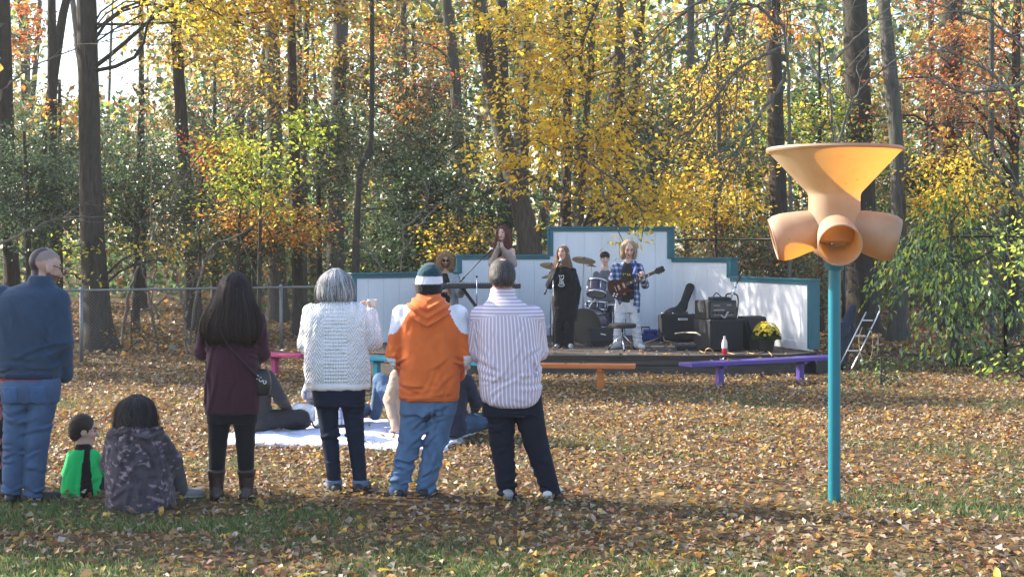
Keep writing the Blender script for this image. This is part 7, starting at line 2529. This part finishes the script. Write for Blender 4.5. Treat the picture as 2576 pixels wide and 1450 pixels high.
cable('stage_cable', 'thick cream cable rising from the floor to the rack amplifier', [(1612, 866, .012), (1650, 852, .05), (1700, 838, .16), (1745, 836, .37), (1760, 842, .52)], .012, CORD)
cable('stage_cable', 'cream cable snaking along the stage floor from singer to guitarist', [(1402, 823, .16), (1440, 842, .08), (1490, 858, .02), (1535, 867, .012), (1580, 868, .012), (1612, 866, .012)], .011, CORD)
cable('stage_cable', 'thin grey cable hanging over the amplifier front', [(1668, 846, .44), (1672, 856, .3), (1684, 858, .12), (1705, 863, .012), (1745, 862, .012)], .006, mat('grey_cable', (.35, .33, .32), .6))
cable('extension_cord', 'tan extension cord looping along the front of the stage', [(1758, 881, .01), (1772, 886, .012), (1776, 878, .1), (1786, 876, .12), (1797, 888, .02), (1806, 893, .01), (1826, 886, .01), (1848, 890, .01), (1876, 886, .01), (1900, 889, .01), (1926, 882, .01), (1938, 889, .012), (1941, 894, .01)], .0085, mat('tan_cord', (.45, .30, .13), .6))
# drink bottle
bo = stand_thing('drink_bottle', 1822, dk(893), 'clear bottle half full of red drink on the stage edge', 'bottle')
CLEAR = mat('clear_plastic', (.75, .72, .72), .12, trans=.35)
MB().lathe([(0, 0), (.036, 0), (.041, .012), (.041, .1), (.040, .125)], 20).build('red_drink', mat('red_drink', (.72, .06, .08), .15, trans=.4), bo, True)
MB().lathe([(.040, .125), (.041, .14), (.041, .19), (.036, .215), (.017, .25), (.016, .262)], 20).build('upper_bottle', CLEAR, bo, True)
MB().lathe([(.0418, .105), (.0422, .11), (.0422, .175), (.0418, .18)], 20).build('paper_label', mat('bottle_label', (.72, .68, .66), .6), bo, True)
MB().lathe([(0, .262), (.018, .26), (.018, .283), (0, .285)], 16).build('cap', mat('bottle_cap', (.75, .5, .5), .5), bo, True)
# potted chrysanthemum
mu = stand_thing('potted_mum', 1927, 22.0, 'black pot of yellow chrysanthemums by the right stage wall', 'plant')
MB().lathe([(0, 0), (.10, 0), (.13, .17), (.138, .172), (.138, .19), (.12, .19), (.11, .16), (0, .155)], 28).build('pot', BLK, mu, 'auto')
rg = np.random.default_rng(31)
n = 2600
u = unit(n, rg)
u[:, 2] = np.abs(u[:, 2]) * 1.0 - .28
P = np.array([0, 0, .25]) + u * np.array([.2, .2, .19]) * rg.uniform(.75, 1.0, n)[:, None]
V, F, C = leaf_arrays(P, u + rg.normal(0, .5, (n, 3)), u + rg.normal(0, .4, (n, 3)), rg.uniform(.025, .05, n), np.full(n, .6), rg.uniform(0, .2, n), pick('green', n, rg) * .55)
tag(link('foliage', raw_mesh('foliage', V, F, False, C), LEAF, mu), kind='stuff')
fm = None
ga = (1 + 5 ** .5) / 2
fl_prof = [(0, .012), (.012, .012), (.022, .006), (.026, .0), (.018, -.006), (0, -.008)]
cnt = 0
for q in range(220):
    z = 1 - (q + .5) / 150
    if z < -.05:
        break
    a = 2 * PI * q * ga
    rr = math.sqrt(max(0, 1 - z * z))
    if z < .28 and rg.uniform() < .55 or rg.uniform() < .12:
        continue
    p = Vector((rr * math.cos(a) * .2, rr * math.sin(a) * .2, .265 + z * .185))
    p = p * float(rg.uniform(.97, 1.03))
    if fm is None:
        mb = MB()
        for k in range(12):
            b2 = k * PI / 6
            mb.add([(0, 0, .004), (.02 * math.cos(b2 - .2), .02 * math.sin(b2 - .2), .008), (.028 * math.cos(b2), .028 * math.sin(b2), .002), (.02 * math.cos(b2 + .2), .02 * math.sin(b2 + .2), .008)], [np.array([[0, 1, 2, 3]])])
        mb.lathe([(.012, .004), (.008, .012), (0, .014)], 8)
        fm = mb.mesh('flower', True)
        fm.materials.append(mat('mum_yellow', (.72, .52, .02), .6, trans=.25))
    o = bpy.data.objects.new('flower', fm)
    COL.objects.link(o)
    o.parent = mu
    o.location = p
    o.rotation_euler = Vector((rr * math.cos(a), rr * math.sin(a), z + .25)).to_track_quat('Z', 'Y').to_euler()

# --- odds and ends at the right of the stage
la = empty('step_ladder', (WX(2140, 21.6), 21.6, 0), 0, 'silver step ladder leaning behind the teal post', 'ladder')
ol = np.array(la.location)


def lp(px, py, dy=0.0):
    return np.array(at(px, py, 21.6 + dy)) - ol


ALU = mat('aluminium', (.55, .56, .58), .35, .8, var=.1)
MB().tube([lp(2112, 918), lp(2150, 840, .1), lp(2178, 784, .15)], .014, 8, flat=.7).build('rail', ALU, la, True)
MB().tube(bez([lp(2137, 936, -.1), lp(2175, 858, .0), lp(2208, 790, .1), lp(2212, 776, .1), lp(2209, 767, .1)], 5), .014, 8, flat=.7).build('rail', ALU, la, True)
for (a, b_) in (((2167, 804, .12), (2196, 806, .05)), ((2131, 880, .05), (2161, 882, -.03)), ((2149, 843, .08), (2178, 845, .0))):
    MB().box((lp(*a) + lp(*b_)) / 2, (abs(lp(*b_)[0] - lp(*a)[0]), .09, .02), (0, 0, -.3), .003).build('step', ALU, la)
MB().tube(bez([lp(2168, 822, -.05), lp(2160, 850, -.06), lp(2164, 890, -.08), lp(2178, 912, -.1), lp(2192, 890, -.1), lp(2194, 850, -.06), lp(2190, 826, -.03)], 6), .006, 6).build('hanging_cord', mat('tan_cord', (.45, .30, .13), .6), la, True)
MB().box(lp(2166, 908, -.1), (.03, .02, .06), (0, .4, 0), .004).build('cord_plug', WHITEM, la)
bp_ = empty('equipment_bag', (WX(2120, 22.0), 22.0, 0), 0, 'tall dark equipment bag leaning behind the teal post', 'bag')
ol2 = np.array(bp_.location)
solid('padded_shell', [cone(np.array(at(2108, 912, 22)) - ol2, np.array(at(2128, 830, 22.2)) - ol2, .13, .12, .05, ((0, 1, 0), .6)), cone(np.array(at(2128, 830, 22.2)) - ol2, np.array(at(2143, 776, 22.4)) - ol2, .12, .07, .05, ((0, 1, 0), .6))], mat('navy_nylon', (.012, .014, .03), .6, var=.2), bp_, .014, .04, folds(.006, (12, 12, 12), 30))
MB().tube(bez([np.array(at(2122, 850, 21.86)) - ol2, np.array(at(2132, 840, 21.8)) - ol2, np.array(at(2138, 820, 21.9)) - ol2], 5), .01, 6).build('handle', BLK, bp_, True)
ps = empty('plant_stake', (WX(2209, 21.4), 21.4, 0), 0, 'thin black metal stake beside the ladder', 'stake')
MB().tube([(0, 0, -.05), (0, 0, .62)], .010, 8).build('upright', BLK, ps, True)
MB().tube([(0, 0, .62), (-.16, 0, .66)], .009, 8).build('arm', BLK, ps, True)
cr = empty('storage_crate', (WX(2068, 21.5), 21.5, 0), .2, 'dark plastic crate beyond the end of the purple bench', 'crate')
MB().box((0, 0, .11), (.3, .26, .22), bev=.012).build('shell', mat('dark_crate', (.014, .018, .022), .5), cr)
MB().box((0, 0, .235), (.32, .28, .03), bev=.008).build('lid', mat('dark_crate', (.014, .018, .022), .5), cr)

# fallen leaves on the deck and the benches
rg = np.random.default_rng(41)
n = 420
lxx = rg.uniform(-2.2, 4.2, n)
lyy = rg.uniform(21.15, 24.5, n)
P = np.stack([lxx, lyy, np.full(n, ZS + .008)], -1)
P2 = []
for (x0, y0, x1, y1, k_) in ((2.4, 19.1, 4.5, 20.4, 16), (-.2, 18.95, 1.55, 18.78, 7), (-3.9, 21.4, -3.1, 21.0, 6), (-2, 20.3, -.5, 19.5, 6)):
    t = rg.uniform(0, 1, k_)
    P2.append(np.stack([x0 + (x1 - x0) * t, y0 + (y1 - y0) * t + rg.uniform(-.1, .1, k_), np.full(k_, .345)], -1))
P = np.vstack([P] + P2)
n = len(P)
nr = rg.normal(0, .3, (n, 3)) + np.array([0, 0, 1])
dr = unit(n, rg)
dr[:, 2] *= .2
V, F, C = leaf_arrays(P - np.array([1, 22, .28]), dr, nr, rg.uniform(.05, .1, n), rg.uniform(.5, .9, n), rg.uniform(0, .3, n), pick('litter', n, rg))
dl = link('scattered_leaves', raw_mesh('scattered_leaves', V, F, False, C), DRY, None, (1, 22, .28))
tag(dl, 'brown leaves scattered over the stage floor and benches', 'leaves', kind='stuff')
